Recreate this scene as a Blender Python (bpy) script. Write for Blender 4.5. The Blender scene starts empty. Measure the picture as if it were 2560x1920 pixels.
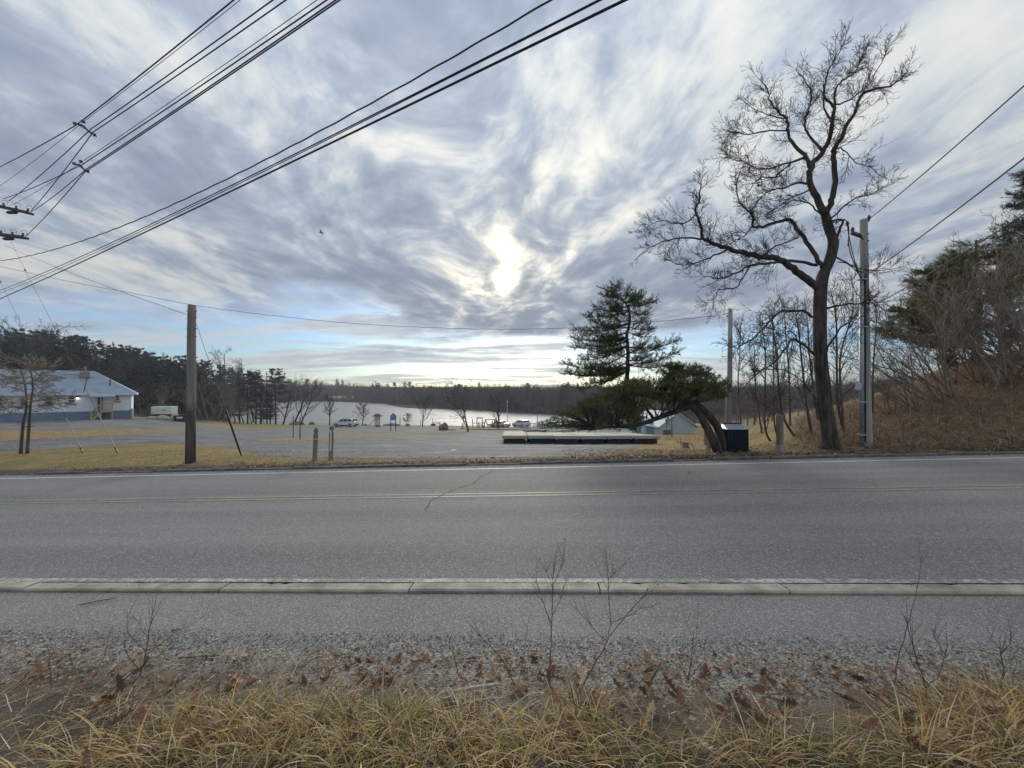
import bpy, bmesh, math, random
import numpy as np
from mathutils import Vector, Matrix

random.seed(7)
RNG = np.random.default_rng(11)
scene = bpy.context.scene
COL = scene.collection

# ------------------------------------------------------------------ camera
EYE = Vector((0.0, 0.0, 1.6))
FPX = 982.0                       # focal length in pixels of the 2560 px wide photograph
PITCH = math.atan(12.0 / FPX)     # horizon lies at y = 972
cam_d = bpy.data.cameras.new("camera")
cam_d.sensor_width = 36.0
cam_d.lens = 36.0 * FPX / 2560.0
cam_d.clip_start = 0.05
cam_d.clip_end = 5000.0
cam = bpy.data.objects.new("camera", cam_d)
COL.objects.link(cam)
cam.location = EYE
cam.rotation_euler = (math.pi / 2 + PITCH, 0, 0)
scene.camera = cam

# ------------------------------------------------------------------ view
scene.view_settings.view_transform = 'Standard'
scene.view_settings.look = 'None'
scene.view_settings.gamma = 1.0
scene.view_settings.use_curve_mapping = False
scene.view_settings.exposure = 1.10
scene.render.film_transparent = False

# ------------------------------------------------------------------ world: Nishita sky behind a broken cloud deck
SUN_EL = math.radians(15.6)
SUN_AZ = math.radians(-0.9)       # measured from +Y towards +X
SUN_DIR = Vector((math.sin(SUN_AZ) * math.cos(SUN_EL), math.cos(SUN_AZ) * math.cos(SUN_EL), math.sin(SUN_EL)))

class NT:
    """small helper to write node trees"""
    def __init__(self, tree):
        self.t = tree; self.n = tree.nodes; self.l = tree.links
    def new(self, typ, **kw):
        nd = self.n.new(typ)
        for k, v in kw.items():
            setattr(nd, k, v)
        return nd
    def put(self, sock, v):
        if hasattr(v, 'links') or isinstance(v, bpy.types.NodeSocket):
            self.l.new(v, sock)
        else:
            sock.default_value = v
    def math(self, op, a, b=0.0, c=0.0, clamp=False):
        nd = self.new('ShaderNodeMath', operation=op, use_clamp=clamp)
        self.put(nd.inputs[0], a); self.put(nd.inputs[1], b); self.put(nd.inputs[2], c)
        return nd.outputs[0]
    def vec(self, x, y, z):
        nd = self.new('ShaderNodeCombineXYZ')
        self.put(nd.inputs[0], x); self.put(nd.inputs[1], y); self.put(nd.inputs[2], z)
        return nd.outputs[0]
    def noise(self, vec, scale, detail=4.0, rough=0.55, dist=0.0, lac=2.0):
        nd = self.new('ShaderNodeTexNoise')
        if vec is not None: self.put(nd.inputs['Vector'], vec)
        nd.inputs['Scale'].default_value = scale; nd.inputs['Detail'].default_value = detail
        nd.inputs['Roughness'].default_value = rough; nd.inputs['Distortion'].default_value = dist
        nd.inputs['Lacunarity'].default_value = lac
        return nd.outputs['Fac']
    def map(self, v, a, b, c=0.0, d=1.0, smooth=True):
        nd = self.new('ShaderNodeMapRange')
        if smooth: nd.interpolation_type = 'SMOOTHSTEP'
        self.put(nd.inputs[0], v)
        for i, q in enumerate((a, b, c, d)): self.put(nd.inputs[1 + i], q)
        return nd.outputs[0]
    def mix(self, f, a, b, blend='MIX'):
        nd = self.new('ShaderNodeMix', data_type='RGBA', blend_type=blend)
        self.put(nd.inputs['Factor'], f)
        ia, ib = nd.inputs[6], nd.inputs[7]
        self.put(ia, a if not isinstance(a, tuple) else (*a, 1.0)[:4])
        self.put(ib, b if not isinstance(b, tuple) else (*b, 1.0)[:4])
        return nd.outputs[2]
    def ramp(self, f, stops):
        nd = self.new('ShaderNodeValToRGB')
        cr = nd.color_ramp
        while len(cr.elements) < len(stops): cr.elements.new(0.5)
        for e, (p, c) in zip(cr.elements, stops):
            e.position = p; e.color = (*c, 1.0)[:4]
        self.put(nd.inputs[0], f)
        return nd.outputs[0]

def build_world():
    w = bpy.data.worlds.new("World"); scene.world = w; w.use_nodes = True
    t = NT(w.node_tree); t.n.clear()
    out = t.new('ShaderNodeOutputWorld'); bg = t.new('ShaderNodeBackground')
    sky = t.new('ShaderNodeTexSky', sky_type='NISHITA')
    sky.sun_disc = False; sky.sun_elevation = SUN_EL; sky.sun_rotation = SUN_AZ
    sky.altitude = 20; sky.air_density = 1.0; sky.dust_density = 0.6; sky.ozone_density = 2.0
    tc = t.new('ShaderNodeTexCoord'); sp = t.new('ShaderNodeSeparateXYZ')
    t.l.new(tc.outputs['Generated'], sp.inputs[0])
    X, Y, Z = sp.outputs
    zc = t.math('ADD', t.math('MAXIMUM', Z, 0.0), 0.085)
    PX = t.math('DIVIDE', X, zc); PY = t.math('DIVIDE', Y, zc)
    # wind-drawn streaks run along +Y, bent a little to the right of the sun
    PXs = t.math('ADD', PX, t.math('MULTIPLY', PY, 0.05))
    wob = t.noise(t.vec(PXs, t.math('MULTIPLY', PY, 0.7), 3.1), 0.7, 2.0)
    wob2 = t.noise(t.vec(PXs, t.math('MULTIPLY', PY, 0.7), 13.1), 0.7, 2.0)
    PXw = t.math('ADD', PXs, t.math('MULTIPLY', t.math('SUBTRACT', wob, 0.5), 0.9))
    PYw = t.math('ADD', PY, t.math('MULTIPLY', t.math('SUBTRACT', wob2, 0.5), 1.1))
    nA = t.noise(t.vec(t.math('MULTIPLY', PXw, 0.62), t.math('MULTIPLY', PYw, 0.34), 4.4), 1.0, 5.0, 0.50, 0.2)
    nB = t.noise(t.vec(t.math('MULTIPLY', PXw, 3.4), t.math('MULTIPLY', PYw, 1.7), 5.2), 1.0, 6.0, 0.52, 0.2)
    nC = t.noise(t.vec(t.math('MULTIPLY', PXw, 10.0), t.math('MULTIPLY', PYw, 7.0), 9.2), 1.0, 5.0, 0.6, 0.3)
    thick = t.math('ADD', t.math('ADD', t.math('MULTIPLY', nA, 0.40), t.math('MULTIPLY', nB, 0.42)), t.math('MULTIPLY', nC, 0.18))
    thick = t.map(thick, 0.335, 0.60, 0.0, 1.0)
    # cloud colour: thin parts glow pale, thick parts are slate blue
    cl = t.ramp(thick, [(0.0, (0.320, 0.325, 0.315)), (0.35, (0.258, 0.280, 0.296)), (0.65, (0.182, 0.212, 0.255)), (1.0, (0.125, 0.152, 0.198))])
    # sun behind the deck
    dp = t.new('ShaderNodeVectorMath', operation='DOT_PRODUCT')
    t.l.new(tc.outputs['Generated'], dp.inputs[0]); dp.inputs[1].default_value = SUN_DIR
    ang = t.math('ARCCOSINE', t.math('MINIMUM', dp.outputs['Value'], 0.99999))
    a1 = t.math('DIVIDE', ang, math.radians(1.15))
    core = t.math('EXPONENT', t.math('MULTIPLY', t.math('MULTIPLY', a1, a1), -1.0))
    halo = t.math('EXPONENT', t.math('MULTIPLY', ang, -1.0 / math.radians(5.5)))
    wide = t.math('EXPONENT', t.math('MULTIPLY', ang, -1.0 / math.radians(15.0)))
    thin = t.math('SUBTRACT', 1.0, thick)
    thin2 = t.math('MULTIPLY', thin, thin)
    # deck with a ragged far edge; beyond it the blue sky shows between low bars of cloud
    dist = t.math('SQRT', t.math('ADD', t.math('MULTIPLY', PX, PX), t.math('MULTIPLY', PY, PY)))
    edge_n = t.noise(t.vec(t.math('MULTIPLY', PX, 0.28), t.math('MULTIPLY', PY, 0.30), 2.0), 1.0, 5.0, 0.55)
    edge = t.math('ADD', dist, t.math('MULTIPLY', t.math('SUBTRACT', edge_n, 0.5), 9.0))
    deck = t.map(edge, 3.9, 5.6, 1.0, 0.0)
    bars_n = t.noise(t.vec(t.math('MULTIPLY', PX, 0.45), t.math('MULTIPLY', PY, 1.3), 7.7), 1.0, 7.0, 0.60, 0.3)
    bars = t.map(bars_n, 0.44, 0.60, 0.0, 1.0)
    cover = t.math('MAXIMUM', deck, t.math('MULTIPLY', bars, 0.92))
    # the Nishita sky scaled as daylight
    skyc = t.mix(1.0, sky.outputs[0], (0.034, 0.047, 0.066), 'MULTIPLY')
    barcol = t.ramp(bars_n, [(0.44, (0.38, 0.375, 0.355)), (0.58, (0.32, 0.335, 0.35)), (0.72, (0.22, 0.265, 0.33))])
    cloudc = t.mix(deck, barcol, cl)
    col = t.mix(cover, skyc, cloudc)
    def addcol(base, fac, rgb):
        m = t.new('ShaderNodeMix', data_type='RGBA', blend_type='ADD'); m.inputs['Factor'].default_value = 1.0
        s = t.new('ShaderNodeVectorMath', operation='SCALE'); s.inputs[0].default_value = rgb; t.put(s.inputs['Scale'], fac)
        t.put(m.inputs[6], base); t.l.new(s.outputs[0], m.inputs[7])
        return m.outputs[2]
    lift = t.math('MULTIPLY', wide, t.math('ADD', t.math('MULTIPLY', thin2, 0.36), 0.008))
    col = addcol(col, lift, (1.0, 0.89, 0.64))
    hl = t.math('MULTIPLY', halo, t.math('ADD', t.math('MULTIPLY', thin2, 1.0), 0.04))
    col = addcol(col, hl, (1.0, 0.82, 0.42))
    cr = t.math('MULTIPLY', core, t.math('ADD', t.math('MULTIPLY', thin, 7.0), 1.2))
    col = addcol(col, cr, (1.0, 0.90, 0.62))
    # an overcast sky is brighter overhead than at the horizon
    col2 = t.new('ShaderNodeVectorMath', operation='SCALE'); t.put(col2.inputs[0], col); t.put(col2.inputs['Scale'], t.math('MULTIPLY_ADD', t.math('MAXIMUM', Z, 0.0), 0.75, 0.77))
    col = col2.outputs[0]
    t.l.new(col, bg.inputs['Color']); bg.inputs['Strength'].default_value = 1.0
    t.l.new(bg.outputs[0], out.inputs['Surface'])
build_world()

# ------------------------------------------------------------------ the sun, veiled by cloud
sun_d = bpy.data.lights.new("sun", 'SUN')
sun_d.energy = 1.2
sun_d.angle = math.radians(24)
sun_d.color = (1.0, 0.93, 0.80)
sun = bpy.data.objects.new("sun", sun_d); COL.objects.link(sun)
sun.rotation_euler = (-SUN_DIR).to_track_quat('-Z', 'Y').to_euler()

# ------------------------------------------------------------------ helpers: pixels -> rays
_cp, _sp = math.cos(PITCH), math.sin(PITCH)
def W(px, py, depth):
    """world point on the ray through photo pixel (px, py) at world depth y = depth"""
    a = (px - 1280.0) / FPX; b = -(py - 960.0) / FPX
    dx, dy, dz = a, _cp - b * _sp, _sp + b * _cp
    k = depth / dy
    return Vector((dx * k, depth, EYE.z + dz * k))

# ------------------------------------------------------------------ road frame
ALPHA = math.radians(-4.4)
EU = Vector((math.cos(ALPHA), math.sin(ALPHA))); EV = Vector((-math.sin(ALPHA), math.cos(ALPHA)))
GU, GV = 0.036, -0.0477
P0 = Vector((0.0, 3.3))
def uv_of(x, y):
    dx, dy = x - P0.x, y - P0.y
    return dx * EU.x + dy * EU.y, dx * EV.x + dy * EV.y
def xy_of(u, v):
    return P0.x + u * EU.x + v * EV.x, P0.y + u * EU.y + v * EV.y
def road_z(u, v): return GU * u + GV * v
def R3(u, v, dz=0.0):
    x, y = xy_of(u, v)
    return Vector((x, y, road_z(u, v) + dz))

# ------------------------------------------------------------------ terrain
COLS = [
 (-2200, [(0,-1.0),(10,-1.1),(30,-1.3),(60,-1),(100,2),(200,8),(600,18),(1100,26)]),
 (-300, [(0,-1.0),(11,-1.0),(16,-1.05),(22,-1.3),(30,-1.6),(50,-2.0),(70,-1.5),(100,2),(160,8),(300,14),(1100,26)]),
 (0,   [(0,-.8),(11,-.85),(16,-.97),(22,-1.25),(30,-1.65),(42,-1.95),(50,-2.1),(70,-1.5),(100,2),(160,8),(300,14),(1100,26)]),
 (300, [(0,-.6),(11,-.68),(16,-.9),(22,-1.25),(30,-1.7),(50,-2.15),(62,-2.6),(80,-2.4),(110,0),(160,4),(300,10),(1100,26)]),
 (480, [(0,-.5),(11.5,-.58),(15,-.8),(22,-1.35),(35,-2.3),(54,-3.0),(70,-3.9),(85,-4.6),(100,-4.8),(140,-3),(200,2),(300,4),(1100,8)]),
 (600, [(0,-.4),(11.5,-.52),(16,-.9),(25,-1.75),(45,-3.4),(62,-4.7),(75,-5.6),(95,-6.9),(104,-7.65),(112,-9),(150,-10),(170,-7.6),(200,-5),(300,2),(1100,8)]),
 (700, [(0,-.4),(11.5,-.5),(16,-.9),(25,-1.75),(45,-3.5),(62,-4.8),(75,-5.7),(95,-6.95),(101,-7.65),(110,-9),(270,-10),(290,-7.6),(300,-6.5),(400,0),(1100,8)]),
 (850, [(0,-.4),(11.5,-.48),(16,-.9),(22.6,-1.55),(40,-3.1),(55,-4.35),(76,-5.75),(97,-7.25),(100,-7.65),(110,-9),(262,-10),(279,-7.6),(290,-6),(400,0),(1100,8)]),
 (1120,[(0,-.4),(11.5,-.46),(16,-.88),(22.6,-1.56),(40,-3.1),(55,-4.35),(76,-6.0),(95,-7.25),(99,-7.65),(109,-9),(166,-10),(177,-7.6),(185,-6.5),(300,-2),(1100,8)]),
 (1300,[(0,-.4),(11.5,-.44),(16,-.87),(22.6,-1.57),(40,-3.2),(58,-4.9),(80,-6.5),(90,-7.2),(97,-7.65),(106,-9),(135,-10),(146,-7.6),(154,-6.5),(250,-2),(1100,8)]),
 (1450,[(0,-.35),(11.5,-.42),(16,-.85),(22.6,-1.58),(40,-3.3),(58,-5.2),(75,-6.4),(90,-7.2),(95,-7.65),(103,-9),(116,-9),(127,-7.6),(136,-6.5),(250,-2),(1100,8)]),
 (1650,[(0,-.2),(11.5,-.28),(17,-1.0),(22,-1.5),(35,-2.9),(58,-5.1),(80,-6.6),(90,-7.3),(95,-7.8),(104,-8.2),(114,-7.5),(124,-6.6),(200,-2),(1100,8)]),
 (1780,[(0,-.1),(11,-.14),(14,-.62),(17.6,-1.2),(24,-1.6),(32,-2.6),(58,-5),(85,-6.8),(100,-7.6),(110,-7.2),(124,-6.3),(200,-2),(1100,8)]),
 (1850,[(0,0.0),(10.5,-.05),(13,-.45),(17.0,-1.15),(20,-1.2),(24,-1.0),(26,-1.0),(32,-2.2),(58,-5),(90,-6.5),(120,-6),(200,-2),(1100,8)]),
 (1895,[(0,0.05),(10.2,.0),(13,-.25),(18,-.6),(23,-.5),(26,-.75),(32,-1.9),(58,-4.7),(90,-6),(120,-5.6),(200,-2),(1100,8)]),
 (2000,[(0,.1),(9.8,.1),(12,.12),(16,.2),(20.5,.26),(24,-.05),(30,-1.1),(58,-4.2),(120,-4),(200,-2),(1100,8)]),
 (2160,[(0,.2),(9.5,.2),(10.5,.25),(13,.6),(18,1.2),(21,1.1),(26,.3),(40,-2),(80,-4),(200,-2),(1100,8)]),
 (2290,[(0,.25),(9,.25),(10,.35),(13,1.1),(17,2.0),(20,1.95),(30,1.0),(60,-1),(200,-2),(1100,8)]),
 (2370,[(0,.3),(9,.3),(9.8,.4),(12.5,1.5),(16.5,2.62),(20,2.7),(30,2.2),(60,1),(200,1),(1100,8)]),
 (2560,[(0,.4),(8.6,.4),(9.4,.5),(12,1.9),(15,3.16),(19,3.6),(30,3.6),(60,3),(200,3),(1100,8)]),
 (3600,[(0,.8),(6,.9),(7,1.1),(10,3.0),(13,4),(20,4.5),(60,4.5),(200,4),(1100,8)]),
 (5200,[(0,1.2),(4,1.3),(5,1.5),(8,3.6),(13,4.5),(20,5),(60,5),(200,5),(1100,8)]),
]
CPX = np.array([c[0] for c in COLS], float)
def terrain_raw(x, y):
    """x, y arrays -> terrain height, before the road is cut in"""
    x = np.asarray(x, float); y = np.asarray(y, float)
    yy = np.maximum(y, 3.0)
    px = np.clip(1280 + FPX * x / yy, CPX[0], CPX[-1])
    zs = np.stack([np.interp(yy, [p[0] for p in c[1]], [p[1] for p in c[1]]) for c in COLS])
    i = np.clip(np.searchsorted(CPX, px) - 1, 0, len(CPX) - 2)
    t = (px - CPX[i]) / (CPX[i + 1] - CPX[i])
    za = np.take_along_axis(zs, i[None], 0)[0]; zb = np.take_along_axis(zs, (i + 1)[None], 0)[0]
    return za + (zb - za) * t
def sstep(a, b, x):
    t = np.clip((x - a) / (b - a), 0, 1); return t * t * (3 - 2 * t)
V_FAR = 6.14          # far white line
V_SH = 6.72           # far edge of the paved shoulder
V_KERB = -0.048       # near kerb, road side
V_PATH = -0.185        # near kerb, path side
V_GRAV = -0.92        # path edge
_gx = np.concatenate([-8.8 * np.sinh(0.034 * np.arange(150, 0, -1)), 8.8 * np.sinh(0.034 * np.arange(0, 151))])
_gy = np.concatenate([8.8 * np.sinh(0.034 * np.arange(-66, 0)), 8.8 * np.sinh(0.030 * np.arange(0, 181))]) + 5.0
GXX, GYY = np.meshgrid(_gx, _gy)
def _height():
    x, y = GXX, GYY
    u = (x - P0.x) * EU.x + (y - P0.y) * EU.y; v = (x - P0.x) * EV.x + (y - P0.y) * EV.y
    zt = terrain_raw(x.ravel(), y.ravel()).reshape(x.shape)
    for _ in range(2):     # soften the joints between profiles
        zt[1:-1, 1:-1] = (zt[1:-1, 1:-1] * 2 + zt[:-2, 1:-1] + zt[2:, 1:-1] + zt[1:-1, :-2] + zt[1:-1, 2:]) / 6
    rng = np.random.default_rng(3)
    zt = zt + rng.normal(0, 0.012, zt.shape) * sstep(7.5, 9.0, v)
    zr = GU * np.clip(u, -60, 60) + GV * np.clip(v, -3, 8)
    below = np.where(v < V_GRAV, -0.16 + 0.26 * sstep(-2.6, -4.0, v), -0.12)
    below = np.where((v > V_SH + 0.35), 0.05, below)
    znear = zr + below
    k = sstep(7.1, 9.2, v)
    return znear * (1 - k) + zt * k, u, v
GZ, GU_, GV_ = _height()
_ny, _nx = GXX.shape
def ground_z(x, y):
    """height of the built ground mesh (triangulated like the mesh)"""
    i = min(max(int(np.searchsorted(_gx, x)) - 1, 0), _nx - 2); j = min(max(int(np.searchsorted(_gy, y)) - 1, 0), _ny - 2)
    tx = (x - _gx[i]) / (_gx[i + 1] - _gx[i]); ty = (y - _gy[j]) / (_gy[j + 1] - _gy[j])
    a, b, c, d = GZ[j, i], GZ[j, i + 1], GZ[j + 1, i + 1], GZ[j + 1, i]
    if tx >= ty: return float(a + (b - a) * tx + (c - b) * ty)
    return float(a + (c - d) * tx + (d - a) * ty)
def hit(px, py, dmax=1000.0):
    """first point of the ground along the ray through a photo pixel"""
    d = 2.0; step = 0.1
    while d < dmax:
        p = W(px, py, d)
        if p.z <= ground_z(p.x, p.y): 
            lo, hi = d - step, d
            for _ in range(18):
                m = (lo + hi) / 2; q = W(px, py, m)
                if q.z <= ground_z(q.x, q.y): hi = m
                else: lo = m
            q = W(px, py, hi); return Vector((q.x, q.y, ground_z(q.x, q.y)))
        step = max(0.05, d * 0.01); d += step
    q = W(px, py, dmax); return Vector((q.x, q.y, ground_z(q.x, q.y)))
def G(px, depth, dz=0.0):
    """ground point in the direction of pixel column px at a chosen depth"""
    x = (px - 1280.0) / FPX * depth
    return Vector((x, depth, ground_z(x, depth) + dz))

# ------------------------------------------------------------------ mesh builder
class MB:
    def __init__(self): self.v = []; self.f = []; self.c = []; self.n = 0
    def add(self, verts, faces, col=None):
        k = self.n
        self.v.extend([tuple(p) for p in verts]); self.n += len(verts)
        self.f.extend([tuple(i + k for i in f) for f in faces])
        if col is not None: self.c.extend([col] * len(verts))
        return self
    def box(self, c, s, rot=None, top=(1.0, 1.0)):
        x, y, z = s[0] / 2, s[1] / 2, s[2] / 2
        P = [Vector((-x, -y, -z)), Vector((x, -y, -z)), Vector((x, y, -z)), Vector((-x, y, -z)),
             Vector((-x * top[0], -y * top[1], z)), Vector((x * top[0], -y * top[1], z)), Vector((x * top[0], y * top[1], z)), Vector((-x * top[0], y * top[1], z))]
        if rot is not None: P = [rot @ p for p in P]
        c = Vector(c)
        return self.add([p + c for p in P], [(0, 3, 2, 1), (4, 5, 6, 7), (0, 1, 5, 4), (1, 2, 6, 5), (2, 3, 7, 6), (3, 0, 4, 7)])
    def bar(self, a, b, w, h=None, up=Vector((0, 0, 1))):
        """rectangular bar from a to b"""
        a = Vector(a); b = Vector(b); h = h or w
        d = (b - a); L = d.length; d.normalize()
        s = d.cross(up)
        if s.length < 1e-4: s = d.cross(Vector((1, 0, 0)))
        s.normalize(); t = s.cross(d)
        o = [(-w / 2, -h / 2), (w / 2, -h / 2), (w / 2, h / 2), (-w / 2, h / 2)]
        vs = [a + s * i + t * j for i, j in o] + [b + s * i + t * j for i, j in o]
        return self.add(vs, [(3, 2, 1, 0), (4, 5, 6, 7), (0, 1, 5, 4), (1, 2, 6, 5), (2, 3, 7, 6), (3, 0, 4, 7)])
    def tube(self, pts, radii, sides=6, cap=True, col=None):
        P = np.asarray([tuple(p) for p in pts], float); n = len(P)
        r = np.asarray(radii, float) if np.ndim(radii) else np.full(n, radii, float)
        T = np.empty_like(P); T[1:-1] = P[2:] - P[:-2]; T[0] = P[1] - P[0]; T[-1] = P[-1] - P[-2]
        T /= np.maximum(np.linalg.norm(T, axis=1, keepdims=True), 1e-9)
        m = T.mean(0); ref = np.array([1.0, 0, 0]) if abs(m[0]) < 0.6 * np.linalg.norm(m) + 1e-9 else np.array([0, 1.0, 0])
        A = np.cross(T, ref); A /= np.maximum(np.linalg.norm(A, axis=1, keepdims=True), 1e-9); B = np.cross(T, A)
        th = np.arange(sides) * 2 * math.pi / sides
        ring = P[:, None] + r[:, None, None] * (np.cos(th)[None, :, None] * A[:, None] + np.sin(th)[None, :, None] * B[:, None])
        k = self.n
        self.v.extend(map(tuple, ring.reshape(-1, 3).tolist())); self.n += n * sides
        F = self.f
        for i in range(n - 1):
            a = k + i * sides; b = a + sides
            for j in range(sides):
                j2 = (j + 1) % sides
                F.append((a + j, a + j2, b + j2, b + j))
        if cap and sides > 2:
            F.append(tuple(k + j for j in range(sides - 1, -1, -1))); F.append(tuple(k + (n - 1) * sides + j for j in range(sides)))
        if col is not None: self.c.extend([col] * (n * sides))
        return self
    def cyl(self, a, b, r, r2=None, sides=12): return self.tube([a, b], [r, r if r2 is None else r2], sides)
    def prism(self, prof, depth, frame=None):
        """polygon prof (x, z) extruded along y by depth, centred"""
        n = len(prof)
        vs = [Vector((x, -depth / 2, z)) for x, z in prof] + [Vector((x, depth / 2, z)) for x, z in prof]
        if frame is not None: vs = [frame @ p for p in vs]
        fs = [tuple(range(n)), tuple(range(2 * n - 1, n - 1, -1))] + [(i, i + n, (i + 1) % n + n, (i + 1) % n) for i in range(n)]
        return self.add(vs, fs)
    def mesh(self, name, mat=None, smooth=False):
        me = bpy.data.meshes.new(name); me.from_pydata(self.v, [], self.f)
        if self.c:
            at = me.color_attributes.new('tint', 'FLOAT_COLOR', 'POINT')
            arr = np.ones((len(self.v), 4), np.float32); cc = np.asarray(self.c, np.float32); arr[:len(cc), :cc.shape[1]] = cc
            at.data.foreach_set('color', arr.ravel())
        if mat is not None: me.materials.append(mat)
        if smooth: me.polygons.foreach_set('use_smooth', [True] * len(me.polygons))
        me.update()
        return me
    def build(self, name, mat, parent=None, smooth=False, loc=None, bevel=0.0):
        o = bpy.data.objects.new(name, self.mesh(name, mat, smooth)); COL.objects.link(o)
        if parent is not None: o.parent = parent
        if loc is not None: o.location = loc
        if bevel:
            m = o.modifiers.new('bevel', 'BEVEL'); m.width = bevel; m.segments = 2; m.limit_method = 'ANGLE'
        return o

def tag(o, label=None, cat=None, group=None, kind=None):
    if label: o['label'] = label
    if cat: o['category'] = cat
    if group: o['group'] = group
    if kind: o['kind'] = kind
    return o
def empty(name, loc=(0, 0, 0), rz=0.0, label=None, cat=None, group=None):
    o = bpy.data.objects.new(name, None); COL.objects.link(o)
    o.location = loc; o.rotation_euler = (0, 0, rz); o.empty_display_size = 0.2
    return tag(o, label, cat, group)
def copy_tree(o, parent=None):
    c = o.copy(); COL.objects.link(c)
    if parent is not None: c.parent = parent
    for ch in list(o.children): copy_tree(ch, c)
    return c
def local(root, pts):
    """world points -> coordinates of an unscaled, z-rotated empty"""
    m = (Matrix.Translation(root.location) @ root.rotation_euler.to_matrix().to_4x4()).inverted()
    return [m @ Vector(p) for p in pts]

# ------------------------------------------------------------------ materials
MATS = {}
def mat(name, c1, c2=None, rough=0.8, scale=4.0, detail=5.0, bump=0.0, bscale=None, spec=0.3, metal=0.0, stretch=None, lo=0.35, hi=0.65, coords='Object', emit=None):
    if name in MATS: return MATS[name]
    m = bpy.data.materials.new(name); m.use_nodes = True
    t = NT(m.node_tree); b = t.n['Principled BSDF']
    b.inputs['Roughness'].default_value = rough; b.inputs['Specular IOR Level'].default_value = spec; b.inputs['Metallic'].default_value = metal
    if c2 is None and not bump:
        b.inputs['Base Color'].default_value = (*c1, 1)
    else:
        tc = t.new('ShaderNodeTexCoord'); vec = tc.outputs[coords]
        if stretch:
            mp = t.new('ShaderNodeMapping'); mp.inputs['Scale'].default_value = stretch; t.l.new(vec, mp.inputs[0]); vec = mp.outputs[0]
        n = t.noise(vec, scale, detail, 0.6)
        t.put(b.inputs['Base Color'], t.ramp(n, [(lo, c1), (hi, c2 or c1)]))
        if bump:
            bn = t.new('ShaderNodeBump'); bn.inputs['Strength'].default_value = bump; bn.inputs['Distance'].default_value = 0.02
            nb = n if bscale is None else t.noise(vec, bscale, 4.0, 0.6)
            t.l.new(nb, bn.inputs['Height']); t.l.new(bn.outputs[0], b.inputs['Normal'])
    if emit:
        b.inputs['Emission Color'].default_value = (*emit[0], 1); b.inputs['Emission Strength'].default_value = emit[1]
    MATS[name] = m
    return m
def tint_mat(name, rough=0.8, spec=0.2, trans=0.0):
    """colour from the per-vertex tint (each blade or leaf has its own colour)"""
    if name in MATS: return MATS[name]
    m = bpy.data.materials.new(name); m.use_nodes = True
    t = NT(m.node_tree); b = t.n['Principled BSDF']
    at = t.new('ShaderNodeVertexColor', layer_name='tint')
    t.l.new(at.outputs['Color'], b.inputs['Base Color'])
    b.inputs['Roughness'].default_value = rough; b.inputs['Specular IOR Level'].default_value = spec
    if trans:
        tr = t.new('ShaderNodeBsdfTranslucent'); mx = t.new('ShaderNodeMixShader'); mx.inputs[0].default_value = trans
        t.l.new(at.outputs['Color'], tr.inputs['Color'])
        t.l.new(b.outputs[0], mx.inputs[1]); t.l.new(tr.outputs[0], mx.inputs[2]); t.l.new(mx.outputs[0], t.n['Material Output'].inputs['Surface'])
    MATS[name] = m
    return m

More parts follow.
